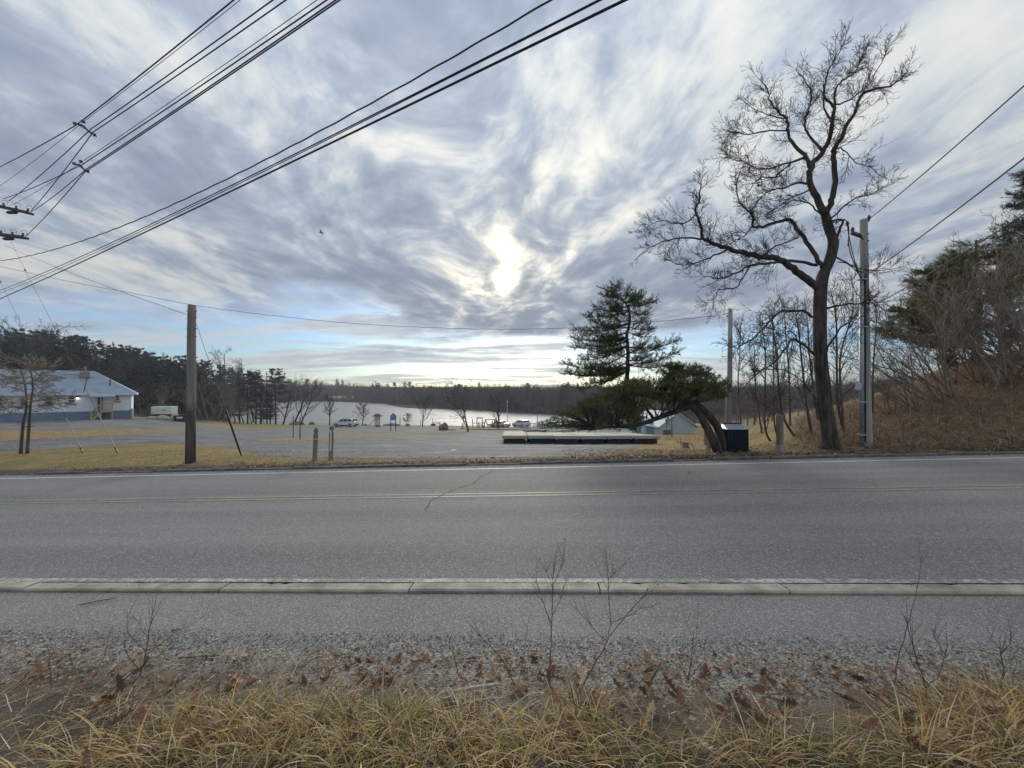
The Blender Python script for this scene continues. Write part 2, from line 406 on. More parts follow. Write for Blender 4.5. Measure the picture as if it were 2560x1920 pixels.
# ------------------------------------------------------------------ ground sheets
def asphalt_mat(name, base, dark, light, speck=0.5, patch=0.5, rough=0.75, bump=0.35, cell=90.0, streak=(0.06, 1.2, 1.0), tracks=False):
    m = bpy.data.materials.new(name); m.use_nodes = True
    t = NT(m.node_tree); b = t.n['Principled BSDF']
    tc = t.new('ShaderNodeTexCoord'); P = tc.outputs['Object']
    mp = t.new('ShaderNodeMapping'); mp.inputs['Rotation'].default_value = (0, 0, -ALPHA); t.l.new(P, mp.inputs[0])
    ms = t.new('ShaderNodeMapping'); ms.inputs['Scale'].default_value = streak; t.l.new(mp.outputs[0], ms.inputs[0])
    big = t.noise(ms.outputs[0], 1.3, 5.0, 0.6)
    mid = t.noise(P, 0.55, 6.0, 0.62)
    col = t.mix(t.map(big, 0.36, 0.66), dark, base)
    col = t.mix(t.math('MULTIPLY', t.map(mid, 0.48, 0.72), patch), col, light)
    blot = t.noise(P, 2.3, 7.0, 0.7); col = t.mix(t.math('MULTIPLY', t.map(blot, 0.60, 0.78), 0.5), col, tuple(c * 0.55 for c in dark))
    if tracks:   # polished wheel paths and the darker drip line between them
        sy = t.new('ShaderNodeSeparateXYZ'); t.l.new(mp.outputs[0], sy.inputs[0])
        vv = t.math('SUBTRACT', sy.outputs[1], P0.x * -math.sin(ALPHA) + P0.y * math.cos(ALPHA))
        wv = t.math('SINE', t.math('MULTIPLY_ADD', vv, 2 * math.pi / 1.62, -0.9)); wn = t.noise(ms.outputs[0], 0.8, 4.0, 0.6)
        col = t.mix(t.math('MULTIPLY', t.map(t.math('MULTIPLY_ADD', wn, 1.6, t.math('MULTIPLY_ADD', wv, 0.5, -0.3)), 0.45, 1.15), 0.42), col, tuple(c * 0.74 for c in dark))
    vo = t.new('ShaderNodeTexVoronoi'); vo.inputs['Scale'].default_value = cell; t.l.new(P, vo.inputs['Vector'])
    sv = t.new('ShaderNodeSeparateColor'); t.l.new(vo.outputs['Color'], sv.inputs[0])
    st = t.map(sv.outputs[0], 0.72, 0.98)
    col = t.mix(t.math('MULTIPLY', st, speck), col, tuple(min(1, c * 2.1) for c in light))
    sd = t.map(sv.outputs[1], 0.74, 0.98)
    col = t.mix(t.math('MULTIPLY', sd, speck), col, tuple(c * 0.38 for c in dark))
    t.put(b.inputs['Base Color'], col)
    b.inputs['Roughness'].default_value = rough; b.inputs['Specular IOR Level'].default_value = 0.2
    bn = t.new('ShaderNodeBump'); bn.inputs['Strength'].default_value = bump; bn.inputs['Distance'].default_value = 0.01
    fine = t.noise(P, cell * 1.3, 3.0, 0.6)
    t.l.new(t.math('ADD', fine, t.math('MULTIPLY', vo.outputs['Distance'], -0.8)), bn.inputs['Height']); t.l.new(bn.outputs[0], b.inputs['Normal'])
    MATS[name] = m
    return m
M_ROAD = asphalt_mat('road_asphalt', (0.218, 0.211, 0.202), (0.180, 0.175, 0.169), (0.255, 0.247, 0.234), 0.55, 0.35, 0.86, 0.5, 110.0, tracks=True)
M_PATH = asphalt_mat('path_asphalt', (0.262, 0.253, 0.238), (0.210, 0.204, 0.194), (0.310, 0.298, 0.276), 0.62, 0.45, 0.85, 0.7, 150.0, (0.5, 0.9, 1))
M_LOT = asphalt_mat('lot_gravel', (0.150, 0.158, 0.160), (0.090, 0.099, 0.106), (0.245, 0.234, 0.208), 0.45, 0.85, 0.9, 0.5, 26.0, (0.12, 0.5, 1))

def paint_mat(name, col, under, wear=0.5):
    m = bpy.data.materials.new(name); m.use_nodes = True
    t = NT(m.node_tree); b = t.n['Principled BSDF']
    tc = t.new('ShaderNodeTexCoord'); P = tc.outputs['Object']
    n = t.noise(P, 18.0, 6.0, 0.7); n2 = t.noise(P, 1.1, 3.0, 0.5)
    f = t.map(t.math('ADD', n, t.math('MULTIPLY', n2, 0.5)), wear + 0.12, wear + 0.30)
    t.put(b.inputs['Base Color'], t.mix(f, col, under)); b.inputs['Roughness'].default_value = 0.7
    MATS[name] = m
    return m
M_WHITE = paint_mat('worn_white_paint', (0.55, 0.55, 0.53), (0.20, 0.20, 0.20), 0.62)
M_WHITE2 = paint_mat('very_worn_white_paint', (0.47, 0.46, 0.42), (0.20, 0.195, 0.185), 0.50)
M_YELLOW = paint_mat('worn_yellow_paint', (0.32, 0.265, 0.15), (0.17, 0.165, 0.155), 0.52)

def ground_material():
    m = bpy.data.materials.new('dry_ground'); m.use_nodes = True
    t = NT(m.node_tree); b = t.n['Principled BSDF']
    tc = t.new('ShaderNodeTexCoord'); P = tc.outputs['Object']
    a_v = t.new('ShaderNodeAttribute', attribute_name='verge').outputs['Fac']
    a_h = t.new('ShaderNodeAttribute', attribute_name='brush').outputs['Fac']
    a_w = t.new('ShaderNodeAttribute', attribute_name='wood').outputs['Fac']
    n1 = t.noise(P, 0.5, 6.0, 0.65); n2 = t.noise(P, 6.0, 6.0, 0.7); n3 = t.noise(P, 60.0, 4.0, 0.7)
    grass = t.ramp(n2, [(0.28, (0.135, 0.095, 0.045)), (0.5, (0.300, 0.215, 0.095)), (0.72, (0.400, 0.300, 0.145))])
    grass = t.mix(t.map(n1, 0.40, 0.65), grass, (0.190, 0.170, 0.075))
    dirt = t.ramp(n2, [(0.30, (0.055, 0.042, 0.034)), (0.52, (0.135, 0.112, 0.092)), (0.74, (0.210, 0.185, 0.155))])
    dirt = t.mix(t.map(n3, 0.52, 0.62), dirt, (0.165, 0.075, 0.045))
    brush = t.ramp(n2, [(0.28, (0.085, 0.055, 0.034)), (0.55, (0.190, 0.125, 0.078)), (0.74, (0.290, 0.205, 0.125))])
    wood = t.ramp(n2, [(0.3, (0.035, 0.028, 0.020)), (0.7, (0.095, 0.072, 0.048))])
    c = t.mix(a_h, grass, brush); c = t.mix(a_v, c, dirt); c = t.mix(a_w, c, wood)
    t.put(b.inputs['Base Color'], c); b.inputs['Roughness'].default_value = 0.95; b.inputs['Specular IOR Level'].default_value = 0.1
    bn = t.new('ShaderNodeBump'); bn.inputs['Strength'].default_value = 0.7; bn.inputs['Distance'].default_value = 0.06
    t.l.new(t.math('ADD', n2, t.math('MULTIPLY', n3, 0.4)), bn.inputs['Height']); t.l.new(bn.outputs[0], b.inputs['Normal'])
    MATS['dry_ground'] = m
    return m
M_GROUND = ground_material()
M_LAWN = mat('dry_lawn', (0.16, 0.115, 0.055), (0.36, 0.26, 0.115), 0.95, 3.0, 7.0, 0.6, 30.0, 0.1)

TRIS = []
def _tri_index():
    j, i = np.meshgrid(np.arange(_ny - 1), np.arange(_nx - 1), indexing='ij')
    a = j * _nx + i; b = a + 1; d = a + _nx; c = d + 1
    return np.concatenate([np.stack([a, b, c], -1).reshape(-1, 3), np.stack([a, c, d], -1).reshape(-1, 3)])
def smoothf(a, b, x): return sstep(a, b, x)
def build_ground():
    tri = _tri_index()
    V = np.stack([GXX.ravel(), GYY.ravel(), GZ.ravel()], -1)
    me = bpy.data.meshes.new('ground'); me.from_pydata(V.tolist(), [], tri.tolist())
    px = 1280 + FPX * GXX / np.maximum(GYY, 3)
    v = GV_
    rn = np.random.default_rng(5).normal(0, 0.25, v.shape)
    verge = sstep(6.6, 6.9, v) * (1 - sstep(7.3, 8.0, v + rn))
    verge = np.where(v < 3, 1.0 - 0.4 * sstep(-1.1, -1.6, v), verge)
    brush = sstep(1930, 2040, px) * sstep(7.2, 8.4, v + rn) * (GYY > 3)
    crest = np.where(px > 1880, sstep(0.0, 1.5, GYY - np.interp(px, [1860, 1950, 2000, 2160, 2290, 2370, 2560, 3600], [22, 20, 18.5, 16.5, 15.8, 15.5, 14.2, 12])), 0)
    brush = brush * (1 - crest)
    wood = ((GYY > 62) & (px < 520)).astype(float)
    wood = np.maximum(wood, sstep(100, 120, GYY))
    wood = np.maximum(wood, ((GYY > 100)).astype(float))
    for nm, arr in (('verge', verge), ('brush', brush), ('wood', wood)):
        at = me.attributes.new(nm, 'FLOAT', 'POINT'); at.data.foreach_set('value', arr.astype(np.float32).ravel())
    me.materials.append(M_GROUND)
    me.polygons.foreach_set('use_smooth', [True] * len(me.polygons)); me.update()
    o = bpy.data.objects.new('ground', me); COL.objects.link(o); tag(o, kind='structure')
    return o
build_ground()

def poly_sd(poly, X, Y):
    """signed distance to a polygon (positive inside)"""
    P = np.asarray(poly, float); d2 = np.full(X.shape, 1e18); inside = np.zeros(X.shape, bool)
    n = len(P)
    for i in range(n):
        ax, ay = P[i]; bx, by = P[(i + 1) % n]
        ex, ey = bx - ax, by - ay
        t = np.clip(((X - ax) * ex + (Y - ay) * ey) / (ex * ex + ey * ey + 1e-12), 0, 1)
        dx = X - ax - t * ex; dy = Y - ay - t * ey
        d2 = np.minimum(d2, dx * dx + dy * dy)
        c = ((ay > Y) != (by > Y)) & (X < (bx - ax) * (Y - ay) / (by - ay + 1e-12) + ax)
        inside ^= c
    return np.where(inside, 1, -1) * np.sqrt(d2)
def clip_sheet(name, polys_px, material, dz, wobble=0.0, holes=()):
    """the part of the ground inside a polygon, as a sheet of its own that follows the ground"""
    sd = None
    for pp in polys_px:
        poly = [(h.x, h.y) for h in (hit(*q) for q in pp)]
        s = poly_sd(poly, GXX, GYY); sd = s if sd is None else np.maximum(sd, s)
    if wobble: sd = sd + np.random.default_rng(9).normal(0, wobble, sd.shape) * np.clip(GYY / 30, 0.3, 2)
    S = sd.ravel(); V = np.stack([GXX.ravel(), GYY.ravel(), GZ.ravel() + dz], -1)
    tri = _tri_index(); k = (S[tri] > 0)
    keep = tri[k.any(1)]
    mb = MB(); idx = {}
    def vid(key, p):
        if key not in idx: idx[key] = mb.n; mb.v.append(tuple(p)); mb.n += 1
        return idx[key]
    for t in keep:
        out = []
        for a, b in ((t[0], t[1]), (t[1], t[2]), (t[2], t[0])):
            if S[a] > 0: out.append(vid(int(a), V[a]))
            if (S[a] > 0) != (S[b] > 0):
                w = S[a] / (S[a] - S[b]); key = (int(min(a, b)), int(max(a, b)))
                out.append(vid(key, V[a] + (V[b] - V[a]) * w))
        if len(out) >= 3: mb.f.append(tuple(out))
    o = mb.build(name, material, smooth=True); tag(o, kind='structure')
    return o
clip_sheet('parking_lot', [[(-300,1136),(0,1129),(190,1119),(340,1109),(450,1107),(600,1121),(650,1139),(800,1146),(1100,1147),(1400,1142),(1540,1129),(1600,1113),(1640,1100),(1590,1082),(1600,1072),(1400,1066),(1100,1064),(900,1064.5),(790,1067),(740,1069),(640,1073),(560,1070),(480,1056),(330,1046),(0,1044),(-300,1044)]], M_LOT, 0.006)
clip_sheet('lawn', [[(-300,1101),(0,1102),(250,1091),(440,1083),(470,1079),(440,1074.5),(250,1074),(0,1076),(-300,1077)],
                    [(640,1099),(760,1094),(900,1087),(1020,1080),(1100,1075.5),(1190,1076),(1215,1080),(1100,1083),(1000,1086),(900,1095),(820,1101),(700,1104),(650,1103)],
                    [(1150,1069.5),(1180,1067),(1290,1067.5),(1330,1071),(1290,1073),(1200,1073)]], M_LAWN, 0.012, 0.03)

# water
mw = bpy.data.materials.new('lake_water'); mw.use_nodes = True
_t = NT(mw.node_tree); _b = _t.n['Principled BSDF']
_b.inputs['Base Color'].default_value = (0.24, 0.25, 0.24, 1); _b.inputs['Roughness'].default_value = 0.58; _b.inputs['IOR'].default_value = 1.42  # milky base colour stands in for sky glare reflected off the lake
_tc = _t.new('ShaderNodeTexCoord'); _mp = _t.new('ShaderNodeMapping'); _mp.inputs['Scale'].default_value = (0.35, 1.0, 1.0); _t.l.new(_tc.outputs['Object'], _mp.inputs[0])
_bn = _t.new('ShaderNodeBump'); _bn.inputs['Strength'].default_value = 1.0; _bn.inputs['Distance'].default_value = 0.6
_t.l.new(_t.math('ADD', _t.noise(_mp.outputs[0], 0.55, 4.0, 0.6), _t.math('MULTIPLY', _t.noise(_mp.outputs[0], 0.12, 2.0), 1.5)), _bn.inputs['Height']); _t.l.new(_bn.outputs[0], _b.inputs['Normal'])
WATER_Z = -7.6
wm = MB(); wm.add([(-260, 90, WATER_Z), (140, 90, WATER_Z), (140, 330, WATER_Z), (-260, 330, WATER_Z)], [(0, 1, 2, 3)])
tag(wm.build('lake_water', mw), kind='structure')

# ------------------------------------------------------------------ road, kerbs and footpath
U0, U1 = -70.0, 60.0
def strip(name, v0, v1, dz, material, parent=None, u0=U0, u1=U1, n=2):
    mb = MB(); us = np.linspace(u0, u1, n)
    for u in us: mb.v += [tuple(R3(u, v0, dz)), tuple(R3(u, v1, dz))]
    mb.n = len(mb.v)
    mb.f = [(2 * i, 2 * i + 2, 2 * i + 3, 2 * i + 1) for i in range(n - 1)]
    return mb.build(name, material, parent)
road = tag(strip('road', V_KERB, V_SH, 0.0, M_ROAD), kind='structure')
strip('edge_line', -0.045, 0.028, 0.004, M_WHITE2, road)
strip('edge_line', V_FAR - 0.05, V_FAR + 0.055, 0.004, M_WHITE, road)
strip('centre_line', 3.13, 3.21, 0.004, M_YELLOW, road)
strip('centre_line', 3.32, 3.40, 0.004, M_YELLOW, road)
M_CRACK = mat('crack_tar', (0.05, 0.05, 0.05), rough=0.9)
def crack(pxs, width):
    rng = random.Random(len(pxs) * 7 + int(pxs[0][0]))
    pts = []
    for (ax, ay), (bx, by) in zip(pxs[:-1], pxs[1:]):
        for k in range(6):
            t = k / 6; pts.append((ax + (bx - ax) * t + rng.uniform(-3, 3), ay + (by - ay) * t + rng.uniform(-1.2, 1.2)))
    mb = MB(); rows = []
    for qx, qy in pts:
        # meet the road plane
        lo, hi = 1.5, 14.0
        for _ in range(30):
            m = (lo + hi) / 2; p = W(qx, qy, m); u, v = uv_of(p.x, p.y)
            if p.z <= road_z(u, v): hi = m
            else: lo = m
        p = W(qx, qy, hi); rows.append(uv_of(p.x, p.y))
    for k, (u, v) in enumerate(rows):
        w = width * rng.uniform(0.5, 1.3) * (0.4 if k in (0, len(rows) - 1) else 1)
        mb.v += [tuple(R3(u - w, v, 0.006)), tuple(R3(u + w, v, 0.006))]
    mb.n = len(mb.v); mb.f = [(2 * i, 2 * i + 1, 2 * i + 3, 2 * i + 2) for i in range(len(rows) - 1)]
    return mb.build('crack', M_CRACK, road)
crack([(1062, 1276), (1080, 1252), (1130, 1226), (1180, 1212), (1200, 1192), (1245, 1172)], 0.008)
crack([(1720, 1186), (1730, 1176)], 0.012)
crack([(330, 1222), (420, 1216), (520, 1218), (610, 1212)], 0.010)
crack([(1380, 1312), (1450, 1309)], 0.008)
crack([(2330, 1352), (2440, 1349), (2520, 1351)], 0.009)
path = tag(strip('footpath', V_GRAV, V_PATH - 0.022, -0.018, M_PATH), kind='structure')
# kerb stones along the near edge
M_KERB = mat('kerb_granite', (0.25, 0.225, 0.18), (0.47, 0.43, 0.345), 0.85, 4.0, 8.0, 0.4, 60.0, 0.2)
kerb = tag(empty('kerb'), kind='structure')
def kerb_row(v0, v1, z0, z1, lens, u_start, material, parent, jit=0.003, gap=0.012, tilt=0.0):
    u = u_start; k = 0
    while u < U1 - 1:
        L = lens[k % len(lens)]; k += 1
        a, b = u + gap / 2, u + L - gap / 2; u += L
        if b < -13 or a > 14: continue
        d = random.uniform(-jit, jit); e = random.uniform(-jit, jit); mb = MB(); c = 0.012
        prof = [(v0, z0), (v0, z1 - c), (v0 + c, z1), (v1 - c, z1 + tilt), (v1, z1 - c + tilt), (v1, z0)]
        n = len(prof); sw = random.uniform(-jit, jit); m = max(8, int((b - a) / .06)); rows = []
        for q in range(m + 1):     # worn, chipped arrises
            uu = a + (b - a) * q / m; ch = max(0.0, random.gauss(-.004, .005)); ch2 = max(0.0, random.gauss(-.005, .005))
            rows.append([R3(uu, v + e + sw * q / m + (ch if k2 in (1, 2) else -ch2 if k2 in (3, 4) else 0), z + d - (ch if k2 in (1, 2) else ch2 if k2 in (3, 4) else 0) * .7) for k2, (v, z) in enumerate(prof)])
        mb.add([p for r in rows for p in r], [tuple(range(n)), tuple(range(n * (m + 1) - 1, n * m - 1, -1))] + [(q * n + i + 1, q * n + i, q * n + i + n, q * n + i + 1 + n) for q in range(m) for i in range(n - 1)])
        mb.build('kerb_stone', material, parent)
kerb_row(V_PATH, V_KERB, -0.25, 0.006, [1.52, 1.40, 1.83, 1.62], -19.93, M_KERB, kerb, 0.004)
M_KERB2 = mat('dirty_kerb', (0.10, 0.095, 0.088), (0.20, 0.19, 0.172), 0.9, 5.0, 8.0, 0.6, 40.0, 0.2)
kerb2 = tag(empty('far_kerb'), kind='structure')
kerb_row(V_SH + 0.02, V_SH + 0.17, -0.15, 0.045, [1.4, 2.1, 1.7, 0.9], -20.0, M_KERB2, kerb2, 0.022, 0.03)

def edge_grit():
    """sand and grit swept to both edges of the road"""
    rng = random.Random(19); mb = MB(); octa = [(1, 0, 0), (-1, 0, 0), (0, 1, 0), (0, -1, 0), (0, 0, 1)]; of = [(0, 2, 4), (2, 1, 4), (1, 3, 4), (3, 0, 4)]
    for k in range(9000):
        if k % 3 == 0:
            u = rng.uniform(-5, 5); v = V_KERB - rng.random() * .14 + abs(rng.gauss(0, .05)) if rng.random() < .4 else rng.gauss(.02, .06); s = rng.uniform(.0015, .005)
            if u < 1.4 and rng.random() < .55: continue
            if v < V_PATH: continue
            z = .006
        else: u = rng.uniform(-14, 14); v = V_SH - abs(rng.gauss(0, .22)); s = rng.uniform(.003, .012); z = .002
        p = R3(u, v, z); g = rng.choice([.12, .17, .22, .3, .4]); a = rng.uniform(0, 6.28); ca, sa = math.cos(a), math.sin(a)
        mb.add([(p.x + (x * ca - y * sa) * s * 1.3, p.y + (x * sa + y * ca) * s, p.z + q * s * .7) for x, y, q in octa], of, (g, g * .93, g * .82, 1))
    tag(mb.build('road_grit', tint_mat('gravel_stones', 0.85)), 'sand and grit swept along both edges of the road', 'grit', kind='stuff')
edge_grit()

# ------------------------------------------------------------------ near verge: soil bank, gravel, grass, leaves
def bank_dz(u, v, n1, n2):
    """height of the roadside bank over the road plane"""
    return -0.040 + 0.016 * n1 + sstep(-0.72, -0.92, v) * 0.020 + sstep(-0.86, -1.25, v) * 0.045 + sstep(-1.2, -1.75, v) * 0.11 + sstep(-1.6, -4.0, v) * 0.10 + n2 * 0.02 * sstep(-0.9, -1.3, v)
def fbm(nx, ny, cells, seed, octv=4):
    rng = np.random.default_rng(seed); out = np.zeros((ny, nx)); amp = 1.0; tot = 0
    for o in range(octv):
        cx, cy = max(2, int(cells[0] * 2 ** o)), max(2, int(cells[1] * 2 ** o))
        g = rng.random((cy + 1, cx + 1)); yy = np.linspace(0, cy, ny, endpoint=False); xx = np.linspace(0, cx, nx, endpoint=False)
        iy = yy.astype(int); ix = xx.astype(int); ty = yy - iy; tx = xx - ix; ty = ty * ty * (3 - 2 * ty); tx = tx * tx * (3 - 2 * tx)
        a = g[np.ix_(iy, ix)]; b = g[np.ix_(iy, ix + 1)]; c = g[np.ix_(iy + 1, ix)]; d = g[np.ix_(iy + 1, ix + 1)]
        out += amp * ((a * (1 - tx) + b * tx) * (1 - ty)[:, None] + (c * (1 - tx) + d * tx) * ty[:, None]); tot += amp; amp *= 0.5
    return out / tot
BU = np.linspace(-6.0, 6.0, 300); BV = np.linspace(-4.2, -0.70, 90)
_n1 = fbm(300, 90, (14, 5), 21); _n2 = fbm(300, 90, (30, 10), 22) - 0.5
BUU, BVV = np.meshgrid(BU, BV)
BDZ = bank_dz(BUU, BVV, _n1 * 2.0 - 0.6, _n2)
def bank_z(u, v):
    i = min(max(int((u - BU[0]) / (BU[1] - BU[0])), 0), 298); j = min(max(int((v - BV[0]) / (BV[1] - BV[0])), 0), 88)
    return float(BDZ[j, i])
def build_bank():
    mb = MB()
    X = P0.x + BUU * EU.x + BVV * EV.x; Y = P0.y + BUU * EU.y + BVV * EV.y; Z = GU * BUU + GV * BVV + BDZ
    mb.v = list(map(tuple, np.stack([X, Y, Z], -1).reshape(-1, 3).tolist())); mb.n = len(mb.v)
    for j in range(89):
        for i in range(299):
            a = j * 300 + i; mb.f.append((a, a + 1, a + 301, a + 300))
    m = bpy.data.materials.new('roadside_soil'); m.use_nodes = True
    t = NT(m.node_tree); b = t.n['Principled BSDF']
    tc = t.new('ShaderNodeTexCoord'); P = tc.outputs['Object']
    n = t.noise(P, 3.0, 6.0, 0.65); vo = t.new('ShaderNodeTexVoronoi'); vo.inputs['Scale'].default_value = 95.0; t.l.new(P, vo.inputs['Vector'])
    sv = t.new('ShaderNodeSeparateColor'); t.l.new(vo.outputs['Color'], sv.inputs[0])
    grit = t.ramp(sv.outputs[0], [(0.1, (0.12, 0.113, 0.103)), (0.5, (0.22, 0.208, 0.19)), (0.95, (0.42, 0.40, 0.36))])
    soil = t.ramp(n, [(0.35, (0.045, 0.037, 0.028)), (0.65, (0.135, 0.108, 0.076))])
    at = t.new('ShaderNodeAttribute', attribute_name='soil').outputs['Fac']
    t.put(b.inputs['Base Color'], t.mix(at, grit, soil)); b.inputs['Roughness'].default_value = 0.95
    bn = t.new('ShaderNodeBump'); bn.inputs['Strength'].default_value = 0.8; bn.inputs['Distance'].default_value = 0.012
    t.l.new(t.math('SUBTRACT', n, vo.outputs['Distance']), bn.inputs['Height']); t.l.new(bn.outputs[0], b.inputs['Normal'])
    o = mb.build('roadside_bank', m, smooth=True); tag(o, kind='structure')
    a = o.data.attributes.new('soil', 'FLOAT', 'POINT')
    a.data.foreach_set('value', (sstep(-1.15, -1.5, BVV + (_n1 - 0.5) * 0.6)).astype(np.float32).ravel())
build_bank()
def B3(u, v, dz=0.0): return R3(u, v, bank_z(u, v) + dz)
def pix_bank(px, py):
    """point of the bank seen at a photo pixel"""
    lo, hi = 0.6, 4.0
    for _ in range(30):
        m = (lo + hi) / 2; p = W(px, py, m); u, v = uv_of(p.x, p.y)
        if p.z <= road_z(u, v) + (bank_z(u, v) if v < -0.7 else 0): hi = m
        else: lo = m
    p = W(px, py, hi); u, v = uv_of(p.x, p.y)
    return u, v

# loose gravel
def build_gravel():
    mb = MB(); rng = random.Random(4)
    octa = [(1, 0, 0), (-1, 0, 0), (0, 1, 0), (0, -1, 0), (0, 0, 1), (0, 0, -1)]
    of = [(0, 2, 4), (2, 1, 4), (1, 3, 4), (3, 0, 4), (2, 0, 5), (1, 2, 5), (3, 1, 5), (0, 3, 5)]
    for k in range(15000):
        u = rng.uniform(-4.6, 4.2); v = -0.72 - abs(rng.gauss(0.0, 0.30)) - rng.random() * 0.12
        if v < -1.75: continue
        far = rng.random()
        s = rng.uniform(0.0025, 0.0065) * (1.9 if far > 0.95 else 1.0)
        z = max(bank_z(u, v), -0.016)
        p = R3(u, v, z + s * 0.3); a = rng.uniform(0, 6.28); ca, sa = math.cos(a), math.sin(a)
        sx, sy, sz = s * rng.uniform(0.7, 1.5), s * rng.uniform(0.7, 1.3), s * rng.uniform(0.5, 0.9)
        g = rng.choice([0.15, 0.20, 0.24, 0.30, 0.38, 0.50]); w = rng.uniform(0.86, 1.0)
        mb.add([(p.x + (x * sx * ca - y * sy * sa), p.y + (x * sx * sa + y * sy * ca), p.z + z2 * sz) for x, y, z2 in octa], of, (g, g * (0.5 + 0.5 * w), g * w * 0.95, 1))
    tag(mb.build('loose_gravel', tint_mat('gravel_stones', 0.85)), 'loose grey gravel scattered between the footpath and the dry grass', 'gravel', kind='stuff')
build_gravel()

def blade(mb, p, heading, L, w, lean, droop, col, rng, n=4, twist=0.3):
    """a grass blade: a ribbon that leans over and droops"""
    el = lean; h = heading; q = Vector(p); pts = [q.copy()]; 
    for i in range(n):
        st = L / n
        d = Vector((math.cos(h) * math.cos(el), math.sin(h) * math.cos(el), math.sin(el)))
        q = q + d * st; pts.append(q.copy()); el -= droop / n * rng.uniform(0.5, 1.5); h += rng.uniform(-twist, twist) / n
    side = Vector((-math.sin(heading), math.cos(heading), rng.uniform(-0.5, 0.5))).normalized()
    vs = []
    for i, c in enumerate(pts[:-1]):
        ww = w * (1 - (i / n) ** 1.6) * 0.5
        vs += [c - side * ww, c + side * ww]
    vs.append(pts[-1])
    fs = [(2 * i, 2 * i + 1, 2 * i + 3, 2 * i + 2) for i in range(n - 1)] + [(2 * n - 2, 2 * n - 1, 2 * n)]
    mb.add(vs, fs, col)
STRAW = [(0.60, 0.41, 0.145), (0.49, 0.325, 0.11), (0.66, 0.49, 0.22), (0.36, 0.24, 0.11), (0.53, 0.41, 0.23), (0.22, 0.145, 0.08), (0.68, 0.56, 0.37), (0.13, 0.085, 0.05)]
GREEN = [(0.10, 0.17, 0.03), (0.15, 0.23, 0.04), (0.24, 0.27, 0.06)]
def jit(c, rng, a=0.18):
    k = rng.uniform(1 - a, 1 + a); return (c[0] * k, c[1] * k * rng.uniform(0.95, 1.05), c[2] * k, 1)
def build_grass():
    mb = MB(); rng = random.Random(12)
    # tussocks: centre px, py (root line), spread in u/v, count, green share
    tuss = [(560, 1825, .26, .12, 430, .10), (760, 1815, .22, .12, 460, .16), (930, 1830, .18, .12, 380, .22), (1150, 1850, .2, .11, 330, .10), (400, 1870, .24, .10, 260, .05), (1010, 1800, .10, .07, 150, .35),
            (1330, 1870, .22, .09, 210, .12), (1540, 1885, .22, .08, 170, .22), (1460, 1800, .12, .07, 110, .10), (1880, 1880, .16, .07, 150, .05), (2060, 1885, .20, .07, 170, .30), (2300, 1860, .16, .09, 260, .05), (2450, 1815, .17, .14, 480, .03),
            (2540, 1760, .12, .14, 300, .03), (220, 1895, .2, .07, 150, .05), (860, 1775, .06, .05, 70, .5), (640, 1785, .06, .05, 60, .2), (1700, 1905, .3, .05, 110, .1), (700, 1905, .5, .05, 260, .1), (1050, 1905, .5, .05, 240, .15), (2380, 1905, .3, .05, 180, .05)]
    for (px, py, su, sv, n, gs) in tuss:
        u0, v0 = pix_bank(px, py); hd = rng.uniform(0, 6.28)
        for k in range(int(n * 1.15)):
            u = u0 + rng.gauss(0, su * 0.55); v = min(v0 + rng.gauss(0, sv * 0.6), -1.25 + rng.uniform(-.1, .03))
            gr = rng.random() < gs
            c = jit(rng.choice(GREEN if gr else STRAW), rng, 0.28)
            L = rng.uniform(0.07, 0.25) * (0.7 if gr else 1) * (1.2 if rng.random() < .08 else 1)
            h = hd + rng.gauss(0, 1.0)
            if rng.random() < 0.5: h = math.atan2(v - v0, u - u0) + ALPHA + rng.gauss(0, .4)
            blade(mb, B3(u, v, -0.01), h, L, rng.uniform(0.0022, 0.0062), rng.uniform(0.15, 1.2) if not gr else rng.uniform(.8, 1.5), rng.uniform(0.5, 2.6), c, rng, 5)
    # a flattened thatch between them, thinner where the leaves lie
    for k in range(5600):
        u = rng.uniform(-3.6, 3.4); v = rng.uniform(-2.35, -1.30)
        dens = (0.18 + 0.8 * (v < -1.5)) * (0.55 if 0.5 < u < 2.1 else 1.0) * (0.5 if u < -1.9 and v > -1.75 else 1)
        if rng.random() > dens: continue
        blade(mb, B3(u, v, 0.004), rng.gauss(0.3, 1.2) + (3.14 if rng.random() < .5 else 0), rng.uniform(0.06, 0.26), rng.uniform(0.002, 0.0052), rng.uniform(-0.05, 0.4), rng.uniform(0.0, 0.8), jit(rng.choice(STRAW), rng, 0.35), rng, 3)
    # thin straws strewn over the gravel
    for k in range(900):
        u = rng.uniform(-3.6, 3.2); v = -1.0 - abs(rng.gauss(0, 0.25))
        blade(mb, B3(u, v, 0.008), rng.uniform(0, 6.28), rng.uniform(0.05, 0.18), rng.uniform(0.002, 0.004), rng.uniform(0.0, 0.25), 0.3, jit(rng.choice(STRAW), rng, 0.3), rng, 3)
    tag(mb.build('dry_grass', tint_mat('grass_blades', 0.6, 0.3, 0.35)), 'matted straw-coloured grass with a few green blades on the roadside bank', 'grass', kind='stuff')
build_grass()

